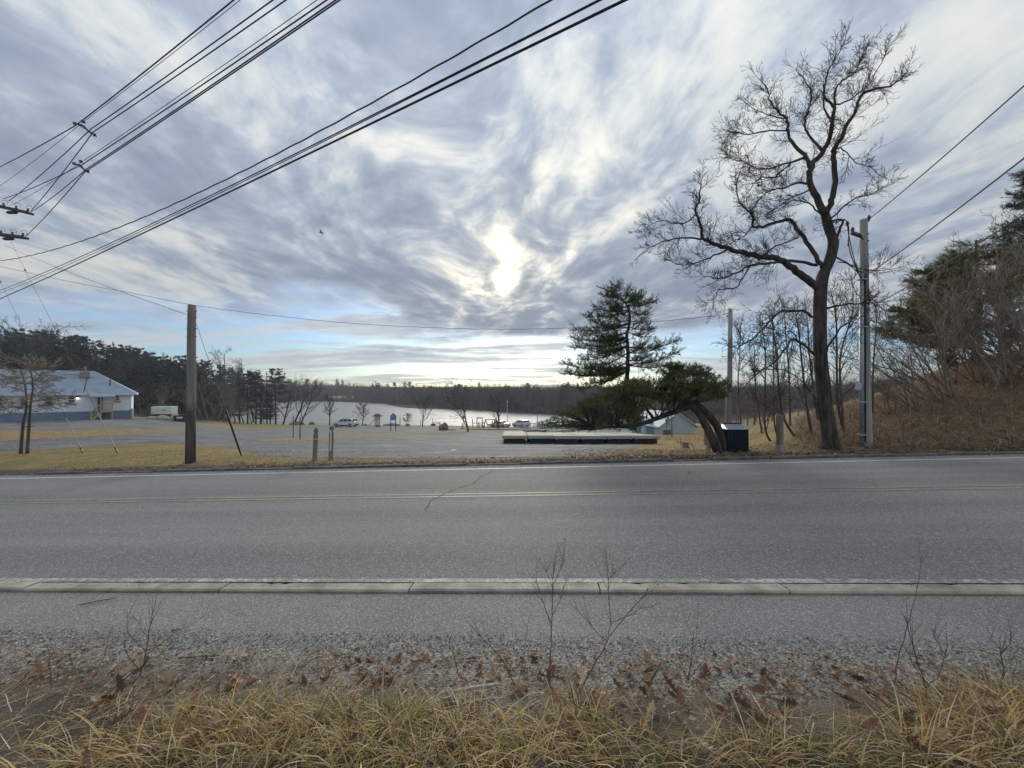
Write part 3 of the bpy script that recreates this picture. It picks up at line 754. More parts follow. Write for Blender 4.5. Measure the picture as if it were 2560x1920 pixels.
# fallen oak leaves
def leaf_mesh(seed, tintc):
    rng = random.Random(seed); mb = MB(); n = 9; L = 0.105
    outl = []
    for i in range(n + 1):
        t = i / n; w = math.sin(math.pi * min(1, t * 0.95 + 0.04)) ** 0.8 * 0.030 * (0.75 + 0.25 * t) * (1.0 if i % 2 else 0.5)
        outl.append((t, w * rng.uniform(0.85, 1.15), w * rng.uniform(0.85, 1.15)))
    cu, cv = rng.uniform(-10, 34), rng.uniform(2, 12)
    rows = []
    for t, wl, wr in outl:
        x = (t - 0.5) * L
        zc = cv * x * x + rng.uniform(-.002, .002)
        rows.append([(x, -wl, zc + cu * wl * wl + rng.uniform(0, .006)), (x, 0, zc), (x, wr, zc + cu * wr * wr + rng.uniform(0, .006))])
    for r in rows: mb.v += r
    mb.n = len(mb.v); mb.f = []
    for i in range(n):
        a = 3 * i; mb.f += [(a, a + 1, a + 4, a + 3), (a + 1, a + 2, a + 5, a + 4)]
    mb.c = [(*tintc, 1)] * mb.n
    mb.tube([(-L / 2, 0, rows[0][1][2]), (-L / 2 - 0.02, rng.uniform(-.006, .006), rows[0][1][2] + .004)], 0.0009, 3, col=(tintc[0] * .6, tintc[1] * .6, tintc[2] * .6, 1))
    return mb.mesh('fallen_leaf', tint_mat('leaf_blades', 0.65, 0.3, 0.2))
LEAFN = ['rust brown', 'tawny', 'dark russet', 'pale tan', 'reddish brown', 'blackish brown', 'bleached tan']
LEAFC = [(0.23, 0.115, 0.055), (0.30, 0.175, 0.09), (0.15, 0.075, 0.042), (0.37, 0.25, 0.155), (0.25, 0.135, 0.07), (0.10, 0.060, 0.038), (0.43, 0.33, 0.23)]
def build_leaves():
    meshes = [leaf_mesh(s, LEAFC[s % 7]) for s in range(14)]
    rng = random.Random(31); n = 0
    bands = [(-2.6, 2.7, -2.0, -1.15, 70), (0.25, 2.2, -1.72, -1.12, 120), (-1.9, 0.3, -1.42, -1.08, 44), (-2.6, -1.2, -1.8, -1.2, 26), (-0.2, 1.1, -1.25, -1.0, 16)]
    for (ua, ub, va, vb, cnt) in bands:
        for k in range(cnt):
            u, v = rng.uniform(ua, ub), rng.uniform(va, vb)
            mi = rng.randrange(14); o = bpy.data.objects.new('fallen_leaf', meshes[mi]); COL.objects.link(o)
            lift = rng.uniform(0.006, 0.014) + (rng.uniform(0.0, 0.06) if v < -1.42 else 0)
            o.location = B3(u, v, lift); o.rotation_euler = (rng.gauss(0, 0.45), rng.gauss(0, 0.45), rng.uniform(0, 6.28))
            s = rng.uniform(0.45, 0.92); o.scale = (s, s * rng.uniform(0.8, 1.3), s)
            where = 'among the matted grass' if v < -1.42 else 'on the gravelly soil beside the grass'
            tag(o, 'curled %s dead oak leaf lying %s' % (LEAFN[mi % 7], where), 'leaf', 'fallen %s oak leaves %s' % (LEAFN[mi % 7], where))
    # crumbs of leaf too small to count
    mb = MB()
    for k in range(9000):
        u = rng.uniform(-3.6, 3.4); v = -0.90 - abs(rng.gauss(0.12, 0.40))
        cl = .5 + .5 * math.sin(u * 2.3 + 1.1) * math.sin(u * 5.1 + v * 3.7) + .25 * math.sin(u * 11 + v * 6)
        if v < -2.3 or rng.random() > cl * (.25 if v > -1.05 else .75): continue
        s = rng.uniform(0.005, 0.016); p = B3(u, v, 0.006 + rng.uniform(0, 0.02) * (v < -1.4)); c = rng.choice(LEAFC); g = rng.uniform(0.5, 1.0)
        pts = []
        for q in range(4):
            a = q * 1.57 + rng.uniform(-.5, .5); pts.append((p.x + math.cos(a) * s * rng.uniform(.5, 1.3), p.y + math.sin(a) * s, p.z + rng.uniform(0, s * 0.8)))
        mb.add(pts, [(0, 1, 2), (0, 2, 3)], (c[0] * g, c[1] * g, c[2] * g, 1))
    tag(mb.build('leaf_crumbs', tint_mat('leaf_blades')), 'brown leaf crumbs strewn through the roadside gravel and grass', 'leaf litter', kind='stuff')
build_leaves()

# dry weeds standing at the edge of the path (traced in photo pixels, rooted on the bank)
M_WEED = mat('weed_stem', (0.085, 0.060, 0.038), (0.20, 0.145, 0.09), 0.8, 40.0)
def weed(label, root_px, strokes, seed, r0=0.0032, fuzz=6):
    u, v = pix_bank(*root_px); base = B3(u, v, -0.01); rng = random.Random(seed)
    e = empty('dry_weed', base, 0, label, 'weed', 'dry weed stems beside the path')
    mb = MB(); tw = MB()
    for k, st in enumerate(strokes):
        d0 = base.y + rng.uniform(-.01, .01); off = rng.uniform(-0.16, 0.16) if k else rng.uniform(-.04, .04)
        pts = [W(x, y, d0 + off * i / max(1, len(st) - 1)) - base for i, (x, y) in enumerate(st)]
        # refine with a little wander
        fine = []
        for a, b in zip(pts[:-1], pts[1:]):
            for q in range(3): fine.append(a.lerp(b, q / 3) + Vector((rng.gauss(0, .0022), rng.gauss(0, .0022), 0)) * (q > 0))
        fine.append(pts[-1])
        ra = r0 if k == 0 else r0 * 0.62
        mb.tube(fine, np.linspace(ra, ra * 0.35, len(fine)), 5)
        for q in range(fuzz):
            t = rng.uniform(0.45, 1.0); i = min(int(t * (len(fine) - 1)), len(fine) - 2); p = fine[i]
            d = (fine[i + 1] - fine[i]).normalized(); s = Vector((rng.uniform(-1, 1), rng.uniform(-1, 1), rng.uniform(0.0, 0.7)))
            d = (d * 0.9 + s * 0.7).normalized(); L = rng.uniform(0.02, 0.09)
            p2 = p + d * L; p3 = p2 + (d + Vector((0, 0, .35)) + s * 0.3).normalized() * L * 0.7
            tw.tube([p, p2, p3], [ra * 0.4, ra * 0.3, ra * 0.16], 3)
            if rng.random() < 0.45: tw.tube([p3, p3 + Vector((0, 0, 0.006))], [0.0016, 0.001], 4)
    mb.build('stem', M_WEED, e); tw.build('twigs', M_WEED, e)
weed('tall dry weed with upright twigs at its tip, standing between two dried forks', (1375, 1735), [[(1375, 1735), (1376, 1640), (1380, 1540), (1382, 1450), (1384, 1405)], [(1380, 1560), (1350, 1480), (1336, 1440)], [(1380, 1540), (1400, 1500), (1420, 1430)], [(1382, 1470), (1366, 1430), (1362, 1400)], [(1382, 1460), (1402, 1420), (1410, 1395)]], 1, fuzz=9)
weed('widely forked dry weed leaning over the path', (1440, 1750), [[(1440, 1750), (1470, 1690), (1505, 1630), (1520, 1600), (1528, 1560), (1522, 1500), (1518, 1430), (1522, 1410)], [(1520, 1605), (1490, 1580), (1455, 1540), (1436, 1515)], [(1525, 1590), (1560, 1545), (1600, 1500), (1622, 1470)], [(1530, 1555), (1570, 1540), (1615, 1515)], [(1520, 1450), (1540, 1430)]], 2, fuzz=8)
weed('bushy dry weed with fine branches on the gravel', (350, 1690), [[(350, 1690), (362, 1640), (372, 1590), (380, 1550), (384, 1520)], [(362, 1640), (400, 1610), (440, 1580), (462, 1566)], [(365, 1630), (335, 1600), (318, 1575), (318, 1530)], [(372, 1600), (350, 1560), (330, 1540)], [(355, 1670), (410, 1630), (430, 1600)], [(352, 1680), (320, 1640), (310, 1610)]], 3, fuzz=9)
weed('pair of straight bare stalks crossing beside the widely forked weed', (1290, 1720), [[(1290, 1720), (1250, 1640), (1215, 1605), (1176, 1562)], [(1292, 1715), (1310, 1640), (1322, 1540)]], 4, fuzz=2)
weed('short leaning stalks sprouting together from the dead leaves', (1720, 1700), [[(1720, 1700), (1728, 1640), (1736, 1578)], [(1718, 1700), (1700, 1640), (1712, 1580)], [(1722, 1700), (1760, 1650), (1782, 1610)], [(1720, 1690), (1740, 1610), (1746, 1500)]], 5, fuzz=3)
weed('very long thin stalk reaching across the kerb', (2235, 1715), [[(2235, 1715), (2245, 1650), (2262, 1590), (2280, 1520), (2297, 1450), (2304, 1390)]], 6, 0.0026, fuzz=2)
weed('grey dry weed with drooping side shoots near the tussock', (2320, 1760), [[(2320, 1760), (2310, 1700), (2290, 1640), (2270, 1570), (2262, 1540)], [(2310, 1700), (2280, 1660), (2262, 1610)], [(2315, 1720), (2350, 1680), (2366, 1630), (2366, 1580)], [(2366, 1640), (2340, 1600), (2325, 1570)]], 7, fuzz=8)
weed('stiff twiggy weed beside the thick grass tussock', (2500, 1730), [[(2500, 1730), (2510, 1670), (2500, 1620), (2470, 1590)], [(2510, 1690), (2530, 1650), (2550, 1600)], [(2500, 1640), (2525, 1610), (2530, 1580)]], 8, fuzz=8)
weed('thin single stalk with a hooked tip at the gravel edge', (1145, 1690), [[(1145, 1690), (1135, 1640), (1122, 1610), (1128, 1590)]], 9, 0.0026, fuzz=2)
weed('slim upright stalk beside the bushy weed', (262, 1640), [[(262, 1640), (270, 1600), (278, 1580)]], 10, 0.002, fuzz=2)
weed('faint thin stalk above the strewn leaves at the path edge', (130, 1720), [[(130, 1720), (124, 1670), (118, 1615)]], 11, 0.0024, fuzz=3)

# sticks and splinters
def stick(name, label, a, b, r, material, lift=0.012, bend=0.02):
    ua, va = pix_bank(*a); ub, vb = pix_bank(*b)
    pa = R3(ua, va, max(bank_z(ua, va) if va < -.7 else -.016, -.016) + lift); pb = R3(ub, vb, max(bank_z(ub, vb) if vb < -.7 else -.016, -.016) + lift)
    e = pa.copy(); m = (pa + pb) / 2 + Vector((bend * .4, bend, 0.002))
    mb = MB().tube([pa - e, (pa.lerp(m, .5) - e) + Vector((0, -.004, .002)), m - e, (m.lerp(pb, .5)) - e, pb - e], [r * .8, r, r * .9, r * .8, r * .35], 6)
    o = mb.build(name, material, smooth=True, loc=e); tag(o, label, 'stick')
    return o
M_STICK = mat('dead_stick', (0.10, 0.075, 0.05), (0.21, 0.16, 0.11), 0.85, 30.0)
M_PALE = mat('pale_split_wood', (0.42, 0.36, 0.26), (0.60, 0.54, 0.42), 0.8, 30.0)
stick('fallen_stick', 'thin dark stick lying on the footpath near the kerb', (198, 1509), (298, 1491), 0.0045, M_STICK, 0.006, 0.01)
stick('fallen_stick', 'brown stick lying on the gravel beside the bushy weed', (446, 1648), (548, 1642), 0.007, M_STICK, 0.009, -.006)
stick('fallen_stick', 'short stubby stick on the gravel below the kerb', (1165, 1650), (1208, 1646), 0.006, M_STICK, 0.008, 0.002)
stick('fallen_stick', 'pale peeled stick lying across the dead leaves', (1130, 1745), (1262, 1724), 0.008, M_PALE, 0.03, 0.004)
def splinter(label, foot, tip, r, material):
    u, v = pix_bank(*foot); p = B3(u, v, -0.01); q = W(tip[0], tip[1], p.y - 0.02) - p
    mb = MB().tube([(0, 0, 0), q * 0.6 + Vector((.004, 0, 0)), q], [r, r * 0.85, r * 0.2], 4)
    tag(mb.build('wood_splinter', material, loc=p), label, 'stick')
splinter('pale splintered stake standing upright in the grass', (690, 1775), (690, 1697), 0.009, mat('bleached_wood', (0.55, 0.5, 0.4), (0.7, 0.64, 0.52), 0.8, 40.0))
splinter('leaning broken brown reed stem in the grass', (785, 1800), (838, 1690), 0.008, M_PALE)
splinter('dark broken stub poking out of the leaves', (1608, 1730), (1655, 1650), 0.007, M_STICK)

# ------------------------------------------------------------------ tree generators
def rot_about(d, axis, a): return Matrix.Rotation(a, 3, axis) @ d
def perp(d, rng):
    s = d.cross(Vector((rng.gauss(0, 1), rng.gauss(0, 1), rng.gauss(0, 1))))
    return s.normalized() if s.length > 1e-6 else Vector((1, 0, 0))
def grow(out, p, d, L, r, lev, P, rng):
    """one branch and its children -> list of (points, radii, level)"""
    n = P['segs'][lev]; pts = [p.copy()]; q = p.copy(); d = d.normalized()
    for i in range(n):
        w = P['wander'][lev]
        d = (d + Vector((rng.gauss(0, w), rng.gauss(0, w), rng.gauss(0, w))) + Vector(P.get('pull', (0, 0, 0))) * (0.5 if lev == 0 else 1) + Vector((0, 0, P['up'][lev]))).normalized()
        q = q + d * (L / n); pts.append(q.copy())
    e = P['taper'][lev]
    rad = [max(P['rmin'], r * (1 - (1 - e) * i / n)) for i in range(n + 1)]
    out.append((pts, rad, lev))
    if lev + 1 < len(P['segs']):
        cnt = P['kids'][lev]; cnt = int(cnt * rng.uniform(0.8, 1.2) + 0.5)
        for k in range(cnt):
            t = P['from'][lev] + (1 - P['from'][lev]) * ((k + rng.random()) / cnt)
            f = t * n; i = min(int(f), n - 1); pp = pts[i].lerp(pts[i + 1], f - i); dd = (pts[i + 1] - pts[i]).normalized()
            a = P['angle'][lev] * rng.uniform(0.7, 1.3)
            nd = rot_about(dd, perp(dd, rng), a)
            ln = L * P['ratio'][lev] * (1.0 - P['short'][lev] * t) * rng.uniform(0.65, 1.2)
            rr = max(P['rmin'], rad[i] * P['rr'][lev])
            grow(out, pp, nd, ln, rr, lev + 1, P, rng)
def tubes(br, levels, sides):
    mb = MB()
    for pts, rad, lev in br:
        if lev in levels: mb.tube(pts, rad, sides.get(lev, 3), cap=lev == 0)
    return mb
def bark_mat(name, c1, c2, scale=6.0, bump=0.5):
    return mat(name, c1, c2, 0.9, scale, 6.0, bump, None, 0.15, stretch=(1.0, 1.0, 0.18))
M_BARK = bark_mat('grey_bark', (0.060, 0.050, 0.043), (0.145, 0.125, 0.108))
M_BARKD = bark_mat('dark_bark', (0.028, 0.022, 0.019), (0.110, 0.090, 0.076), 11.0, 1.0)
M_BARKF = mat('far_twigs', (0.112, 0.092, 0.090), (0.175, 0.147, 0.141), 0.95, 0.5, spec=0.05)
M_BARKP = mat('pale_twigs', (0.13, 0.115, 0.10), (0.23, 0.205, 0.18), 0.95, 0.7, spec=0.05)
def needle_mat(name, c1, c2, scale=1.6):
    return mat(name, c1, c2, 0.75, scale, 4.0, 0.0, None, 0.2)
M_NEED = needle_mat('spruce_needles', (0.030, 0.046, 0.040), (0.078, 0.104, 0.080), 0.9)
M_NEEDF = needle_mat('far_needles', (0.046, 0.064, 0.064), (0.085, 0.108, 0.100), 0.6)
M_PINE = needle_mat('pine_needles', (0.034, 0.054, 0.020), (0.150, 0.175, 0.058), 2.2)
M_PINE2 = needle_mat('olive_needles', (0.070, 0.085, 0.028), (0.27, 0.245, 0.080), 1.6)

def conifer_parts(seed, H=14.0, R=2.6, low=0.12, whorls=22, per=6, ragged=0.35, droop=0.25):
    """upright conifer: trunk mesh and crown mesh (branches as feathery sprays)"""
    rng = random.Random(seed); tr = MB(); cr = MB()
    lean = Vector((rng.uniform(-.02, .02), rng.uniform(-.02, .02), 1))
    tr.tube([(0, 0, -0.6), tuple(lean * H * 0.5), tuple(lean * H * 0.98)], [H * 0.014, H * 0.009, H * 0.0015], 6)
    for w in range(whorls):
        t = (w + rng.random() * 0.8) / whorls; z = H * (low + (1 - low) * t)
        rad = R * (1 - t) ** 0.8 * (0.75 + 0.25 * min(1, t * 6)) + 0.12
        a0 = rng.uniform(0, 6.28)
        for b in range(per):
            if rng.random() < 0.12: continue
            a = a0 + b * 6.283 / per + rng.uniform(-.35, .35); L = rad * rng.uniform(1 - ragged, 1 + ragged * 0.6)
            o = Vector((0, 0, z)) + Vector((lean.x, lean.y, 0)) * z
            d = Vector((math.cos(a), math.sin(a), 0)); s = Vector((-d.y, d.x, 0))
            n = 5; prev = None
            for k in range(n):
                f0, f1 = k / n, (k + 1) / n
                c0 = o + d * L * f0 + Vector((0, 0, L * (0.16 * f0 - droop * f0 * f0 + 0.30 * max(0, f0 - .6)))); c1 = o + d * L * f1 + Vector((0, 0, L * (0.16 * f1 - droop * f1 * f1 + 0.30 * max(0, f1 - .6))))
                for sg in (-1, 1):
                    wd = L * 0.34 * (1 - 0.75 * f1) * rng.uniform(0.6, 1.3) + 0.06
                    tip = c0 + s * sg * wd + d * wd * rng.uniform(0.4, 1.0) + Vector((0, 0, rng.uniform(-0.35, 0.10) * wd))
                    cr.add([c0, c1, tip], [(0, 1, 2)])
                    tip2 = c0 + s * sg * wd * 0.55 + d * wd * 0.3 + Vector((0, 0, rng.uniform(-0.7, -0.1) * wd))
                    cr.add([c0, c1, tip2], [(0, 1, 2)])
            e = o + d * L + Vector((0, 0, L * (0.16 - droop + 0.12)))
            cr.add([e - d * L * .2 - s * 0.08, e - d * L * .2 + s * 0.08, e + d * 0.12], [(0, 1, 2)])
    for k in range(4):   # leader
        a = k * 1.57; cr.add([(lean.x * H + math.cos(a) * .12, lean.y * H + math.sin(a) * .12, H * 0.95), (lean.x * H - math.sin(a) * .1, lean.y * H + math.cos(a) * .1, H * 0.93), (lean.x * H, lean.y * H, H * 1.02)], [(0, 1, 2)])
    return tr, cr
def whitepine_parts(seed, H=15.0, R=3.2):
    """flat-topped irregular pine with tiers of plume-like branches"""
    rng = random.Random(seed); tr = MB(); cr = MB()
    pts = [Vector((0, 0, -.6)), Vector((rng.uniform(-.2, .2), rng.uniform(-.2, .2), H * .4)), Vector((rng.uniform(-.4, .4), rng.uniform(-.4, .4), H * .75)), Vector((rng.uniform(-.6, .6), rng.uniform(-.4, .4), H))]
    tr.tube(pts, [H * .015, H * .012, H * .008, H * .002], 6)
    for w in range(15):
        t = 0.25 + 0.75 * (w + rng.random()) / 15; f = t * 3; i = min(2, int(f)); o = pts[i].lerp(pts[i + 1], f - i)
        for b in range(4):
            a = rng.uniform(0, 6.28); L = R * (1.15 - t * 0.75) * rng.uniform(0.55, 1.2)
            d = Vector((math.cos(a), math.sin(a), rng.uniform(0.0, 0.35))).normalized()
            e = o + d * L; tr.tube([o, o.lerp(e, .5) - Vector((0, 0, .08 * L)), e], [0.045, 0.03, 0.012], 3, False)
            for k in range(10):
                c = o.lerp(e, rng.uniform(0.35, 1.05)) + Vector((rng.gauss(0, .16) * L * .5, rng.gauss(0, .16) * L * .5, rng.gauss(0, .10)))
                for q in range(5):
                    dd = Vector((rng.gauss(0, 1), rng.gauss(0, 1), rng.gauss(0.25, 0.6))).normalized() * rng.uniform(.25, .5); sd = perp(dd, rng) * rng.uniform(0.07, 0.15)
                    cr.add([c - sd, c + sd, c + dd], [(0, 1, 2)])
    return tr, cr
BARE_FAR = dict(segs=[7, 5, 3, 2], wander=[.07, .16, .2, .25], up=[.02, .06, .05, .04], taper=[.25, .25, .35, .4], kids=[11, 6, 4], **{'from': [.25, .2, .2]}, angle=[.75, .7, .7], ratio=[.46, .5, .5], short=[.45, .4, .3], rr=[.45, .5, .6], rmin=0.018)
BARE_NEAR = dict(segs=[8, 6, 4, 3], wander=[.09, .15, .2, .22], up=[.02, .06, .05, .05], taper=[.25, .25, .3, .35], kids=[13, 8, 5], **{'from': [.25, .18, .15]}, angle=[.75, .75, .75], ratio=[.45, .48, .48], short=[.45, .4, .3], rr=[.42, .5, .55], rmin=0.010)
def bare_parts(seed, H, P, r=None, sides={0: 6, 1: 4, 2: 3, 3: 3}, d=(0, 0, 1), scale_up=1.0):
    rng = random.Random(seed); br = []
    grow(br, Vector((0, 0, -0.25)), Vector(d), H * 0.80, r or H * 0.014, 0, P, rng)
    return tubes(br, (0,), sides), tubes(br, (1, 2, 3), sides)

def tree_proto(kind, seed, **kw):
    tr, cr = {'conifer': conifer_parts, 'pine': whitepine_parts}[kind](seed, **kw) if kind != 'bare' else bare_parts(seed, **kw)
    return tr, cr
def place_tree(name, meshes, loc, scale, rz, label, group, cat='tree', lean=(0, 0)):
    e = empty(name, loc, rz, label, cat, group); e.scale = scale if hasattr(scale, '__len__') else (scale, scale, scale)
    if lean != (0, 0): e.rotation_euler = (lean[0], lean[1], rz)
    for nm, me in zip(('trunk', 'crown'), meshes):
        o = bpy.data.objects.new(nm, me); COL.objects.link(o); o.parent = e
    return e
def protos(kind, seeds, tmat, cmat, **kw):
    res = []
    for s in seeds:
        tr, cr = tree_proto(kind, s, **kw); res.append((tr.mesh('trunk', tmat), cr.mesh('crown', cmat)))
    return res
CON_N = protos('conifer', (1, 2, 3), M_BARKD, M_NEED, H=14, R=3.0, whorls=26, per=7)
PIN_N = protos('pine', (4, 5, 6), M_BARKD, M_NEED, H=14, R=3.8)
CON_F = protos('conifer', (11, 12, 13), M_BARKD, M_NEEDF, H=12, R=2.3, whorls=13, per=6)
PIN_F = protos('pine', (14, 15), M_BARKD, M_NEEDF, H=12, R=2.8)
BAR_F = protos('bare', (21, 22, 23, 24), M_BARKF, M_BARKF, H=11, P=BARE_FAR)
BAR_N = protos('bare', (31, 32, 33), M_BARK, M_BARK, H=12, P=BARE_NEAR)
BAR_P = protos('bare', (34, 35), M_BARKP, M_BARKP, H=10, P=BARE_NEAR)

def top_z(px, py, depth): return W(px, py, depth).z
LEFT_TOP = ([-300, 0, 100, 200, 270, 330, 370, 440, 500, 540, 600, 640, 690], [835, 826, 822, 838, 852, 864, 874, 887, 894, 899, 915, 926, 936])
FAR_TOP = ([640, 690, 760, 850, 950, 1050, 1150, 1250, 1350, 1400, 1480, 1600, 1750, 1900, 2100, 2200, 2300], [938, 944, 948, 953, 955, 958, 957, 957, 955, 958, 957, 960, 962, 965, 962, 955, 950])
SHORE = ([600, 690, 850, 1000, 1120, 1300, 1450, 1600, 1750, 1900, 2100, 2300], [172, 292, 282, 225, 181, 150, 131, 127, 124, 120, 110, 105])
def forest():
    rng = random.Random(77)
    # wooded hillside behind the white building, down to the lake
    n = 0
    for k in range(300):
        px = rng.uniform(-190, 655); row = rng.random()
        lo = np.interp(px, [-200, 330, 400, 480, 560, 600, 660], [74, 74, 70, 78, 95, 175, 205]); hi = lo + np.interp(px, [-200, 480, 600, 660], [45, 40, 60, 70])
        d = lo + (hi - lo) * row; g = G(px, d)
        if g.z < WATER_Z + 0.3: continue
        ty = np.interp(px, *LEFT_TOP) + (1 - row) * rng.uniform(5, 50) + rng.uniform(-4, 14)
        h = top_z(px, ty, d) - g.z
        h = min(max(h, 6.0), 24.0)
        if rng.random() < 0.72:
            P = rng.choice(CON_N if rng.random() < 0.55 else PIN_N); s = h / 14.0; w = s * rng.uniform(0.8, 1.15) if h < 15 else rng.uniform(.95, 1.2)
            sh = 'spire-topped' if P in CON_N else 'broad ragged-topped'
            place_tree('evergreen_tree', P, g, (w, w, s), rng.uniform(0, 6.28), '%s dark evergreen in the wood that climbs behind the white building' % sh, '%s evergreens behind the white building' % sh)
        else:
            P = rng.choice(BAR_N); s = h / 11.2
            place_tree('bare_tree', P, g, (s, s, s), rng.uniform(0, 6.28), 'bare grey-brown tree among the evergreens behind the white building', 'bare trees among the evergreens')
    # tall bare crowns over the ridge of the white building, and the two over the evergreens by the lake
    for px, py, d, s2 in ((95, 782, 92, 1.2), (150, 774, 96, 1.3), (205, 800, 94, 1.2), (35, 806, 90, 1.2)):
        g = G(px, d); s = (top_z(px, py, d) - g.z) / 11.2
        place_tree('bare_tree', rng.choice(BAR_N), g, (s * s2, s * s2, s), rng.uniform(0, 6.28), 'tall bare tree rising above the evergreens over the white building', 'tall bare trees over the white building')
    for px, py, d, lab in ((574, 848, 100, 'bare tree with a tall single stem standing above the lakeside evergreens'), (635, 876, 108, 'bare tree with a wide fan-shaped crown above the lakeside evergreens')):
        g = G(px, d); s = (top_z(px, py, d) - g.z) / 11.2
        place_tree('bare_tree', BAR_N[1], g, (s * .8, s * .8, s), rng.uniform(0, 6.28), lab, None)
    # evergreens on the point beside the lake
    for px, py, d in ((690, 925, 118), (668, 930, 112), (652, 938, 108), (712, 955, 230), (640, 935, 106), (620, 930, 104), (600, 915, 102), (700, 950, 215), (735, 958, 250), (676, 948, 125)):
        g = G(px - 30, min(d, 103)) if d < 130 else G(px, d)
        if d < 130: g = Vector(((px - 1280) / FPX * 101.5, 101.5, max(ground_z((px - 1280) / FPX * 101.5, 101.5), WATER_Z)))
        g.z = max(g.z, WATER_Z - 0.2); h = top_z(px, py, g.y) - g.z
        s = h / 14.0; place_tree('evergreen_tree', rng.choice(CON_N if rng.random() < .4 else PIN_N), g, (s * 1.1, s * 1.1, s), rng.uniform(0, 6.28), 'dense dark evergreen on the point beside the lake', 'evergreens on the lake point')
    # pale shrubby trees at the foot of that wood
    for px, py, d in ((352, 950, 68), (400, 935, 70), (430, 960, 66), (520, 930, 80), (545, 920, 84), (560, 960, 86), (590, 945, 92), (610, 960, 96), (505, 965, 76), (575, 975, 90), (480, 955, 74), (630, 985, 98), (385, 965, 66), (535, 985, 80), (655, 975, 99), (600, 990, 94)):
        g = G(px, d); s = (top_z(px, py, d) - g.z) / 9.4
        place_tree('bare_tree', rng.choice(BAR_P), g, (s * 1.15, s * 1.15, s), rng.uniform(0, 6.28), 'pale leafless tree in front of the dark evergreens by the lake', 'pale leafless trees below the evergreens')
    # the far shore, kept off the pale field at the water
    stuff = MB(); mass = {'c': MB(), 'b': MB()}; todo = []
    for k in range(540):
        px = rng.uniform(672, 2320) if k % 3 else rng.uniform(672, 1500)
        row = rng.random() ** 1.4; S = float(np.interp(px, *SHORE)); depth = S + 2.5 + row * S * 0.34
        if 815 < px < 892 and depth < 330 and row > 0.02: 
            if depth < 312: continue
        g = G(px, depth); ty = np.interp(px, *FAR_TOP) + (1 - row) * (12 + 1500 / S) * rng.uniform(0.4, 1.2) + rng.uniform(-6, 6)
        h = min(max(top_z(px, ty, depth) - g.z, 3.5), 17.0)
        conif = rng.random() < (0.36 if row < 0.6 else 0.55)
        a = rng.uniform(0, 6.28); todo.append((h / depth, px, depth, g, h, conif, a))
    todo.sort(key=lambda q: -q[0]); seen = {True: 0, False: 0}
    def join(P, g, sc, a, key):
        m = Matrix.Translation(g) @ Matrix.Rotation(a, 4, 'Z') @ Matrix.Diagonal((*sc, 1))
        for me in P:
            co = np.empty(len(me.vertices) * 3); me.vertices.foreach_get('co', co); co = co.reshape(-1, 3) @ np.array(m.to_3x3()).T + np.array(m.translation)
            k = mass[key].n; mass[key].v.extend(map(tuple, co.tolist())); mass[key].n += len(co); mass[key].f.extend([tuple(i + k for i in p.vertices) for p in me.polygons])
    for _, px, depth, g, h, conif, a in todo:
        seen[conif] += 1; solo = seen[conif] <= (95 if conif else 130)
        if conif:
            P = rng.choice(CON_F) if rng.random() < 0.6 else rng.choice(PIN_F); s = h / 12.0; w = s * rng.uniform(.85, 1.15)
            sh = 'narrow spire-topped' if P in CON_F else 'ragged flat-topped'
            if not solo: join(P, g, (w, w, s), a, 'c'); continue
            place_tree('evergreen_tree', P, g, (w, w, s), a, '%s dark evergreen in the wood on the far shore of the lake' % sh, '%s evergreens across the lake' % sh)
        else:
            P = rng.choice(BAR_F); s = h / 9.8; w = s * rng.uniform(1.2, 1.7)
            if not solo: join(P, g, (w, w, s), a, 'b'); continue
            place_tree('bare_tree', P, g, (w, w, s), a, 'leafless grey-purple tree in the wood across the lake', 'leafless trees across the lake')
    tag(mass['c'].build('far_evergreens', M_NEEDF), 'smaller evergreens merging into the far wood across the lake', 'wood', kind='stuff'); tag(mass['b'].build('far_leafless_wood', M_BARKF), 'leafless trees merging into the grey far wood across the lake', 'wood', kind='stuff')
    # leafless wood behind the boathouse and the shed
    for k in range(70):
        px = rng.uniform(1590, 2230); d = rng.uniform(66, 112); g = G(px, d); h = min(max(top_z(px, rng.uniform(958, 1000), d) - g.z, 4), 12); s = h / 9.8
        place_tree('bare_tree', rng.choice(BAR_F), g, (s * 1.3, s * 1.3, s), rng.uniform(0, 6.28), 'leafless grey tree in the wood behind the boathouse and shed', 'leafless trees behind the boathouse')
    # brushy undergrowth and the rest of the far wood, one mass
    for k in range(9000):
        px = rng.uniform(660, 2330); S = float(np.interp(px, *SHORE)); d = S + rng.random() ** 1.3 * S * 0.5
        if 818 < px < 890 and 290 < d < 312: continue
        g = G(px, d); h = rng.uniform(1.2, 4.0) * (1 if d < S * 1.05 else 2.0)
        if rng.random() < .5: h = min(h * 2.0, 8.5)
        for q in range(3):
            x = g.x + rng.gauss(0, .8); y = g.y + rng.gauss(0, .8)
            a = Vector((x, y, g.z - .3)); b = a + Vector((rng.gauss(0, .25) * h, rng.gauss(0, .25) * h, h * rng.uniform(.7, 1.1))); w = 0.10 + 0.0006 * d
            stuff.add([a + Vector((-w, 0, 0)), a + Vector((w, 0, 0)), b], [(0, 1, 2)])
            m = a.lerp(b, .5); c = m + Vector((rng.gauss(0, .4) * h, rng.gauss(0, .3) * h, rng.uniform(.1, .4) * h))
            stuff.add([m + Vector((-w * .7, 0, 0)), m + Vector((w * .7, 0, 0)), c], [(0, 1, 2)])
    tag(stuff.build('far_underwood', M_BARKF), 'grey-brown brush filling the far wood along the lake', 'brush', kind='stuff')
    st2 = MB()
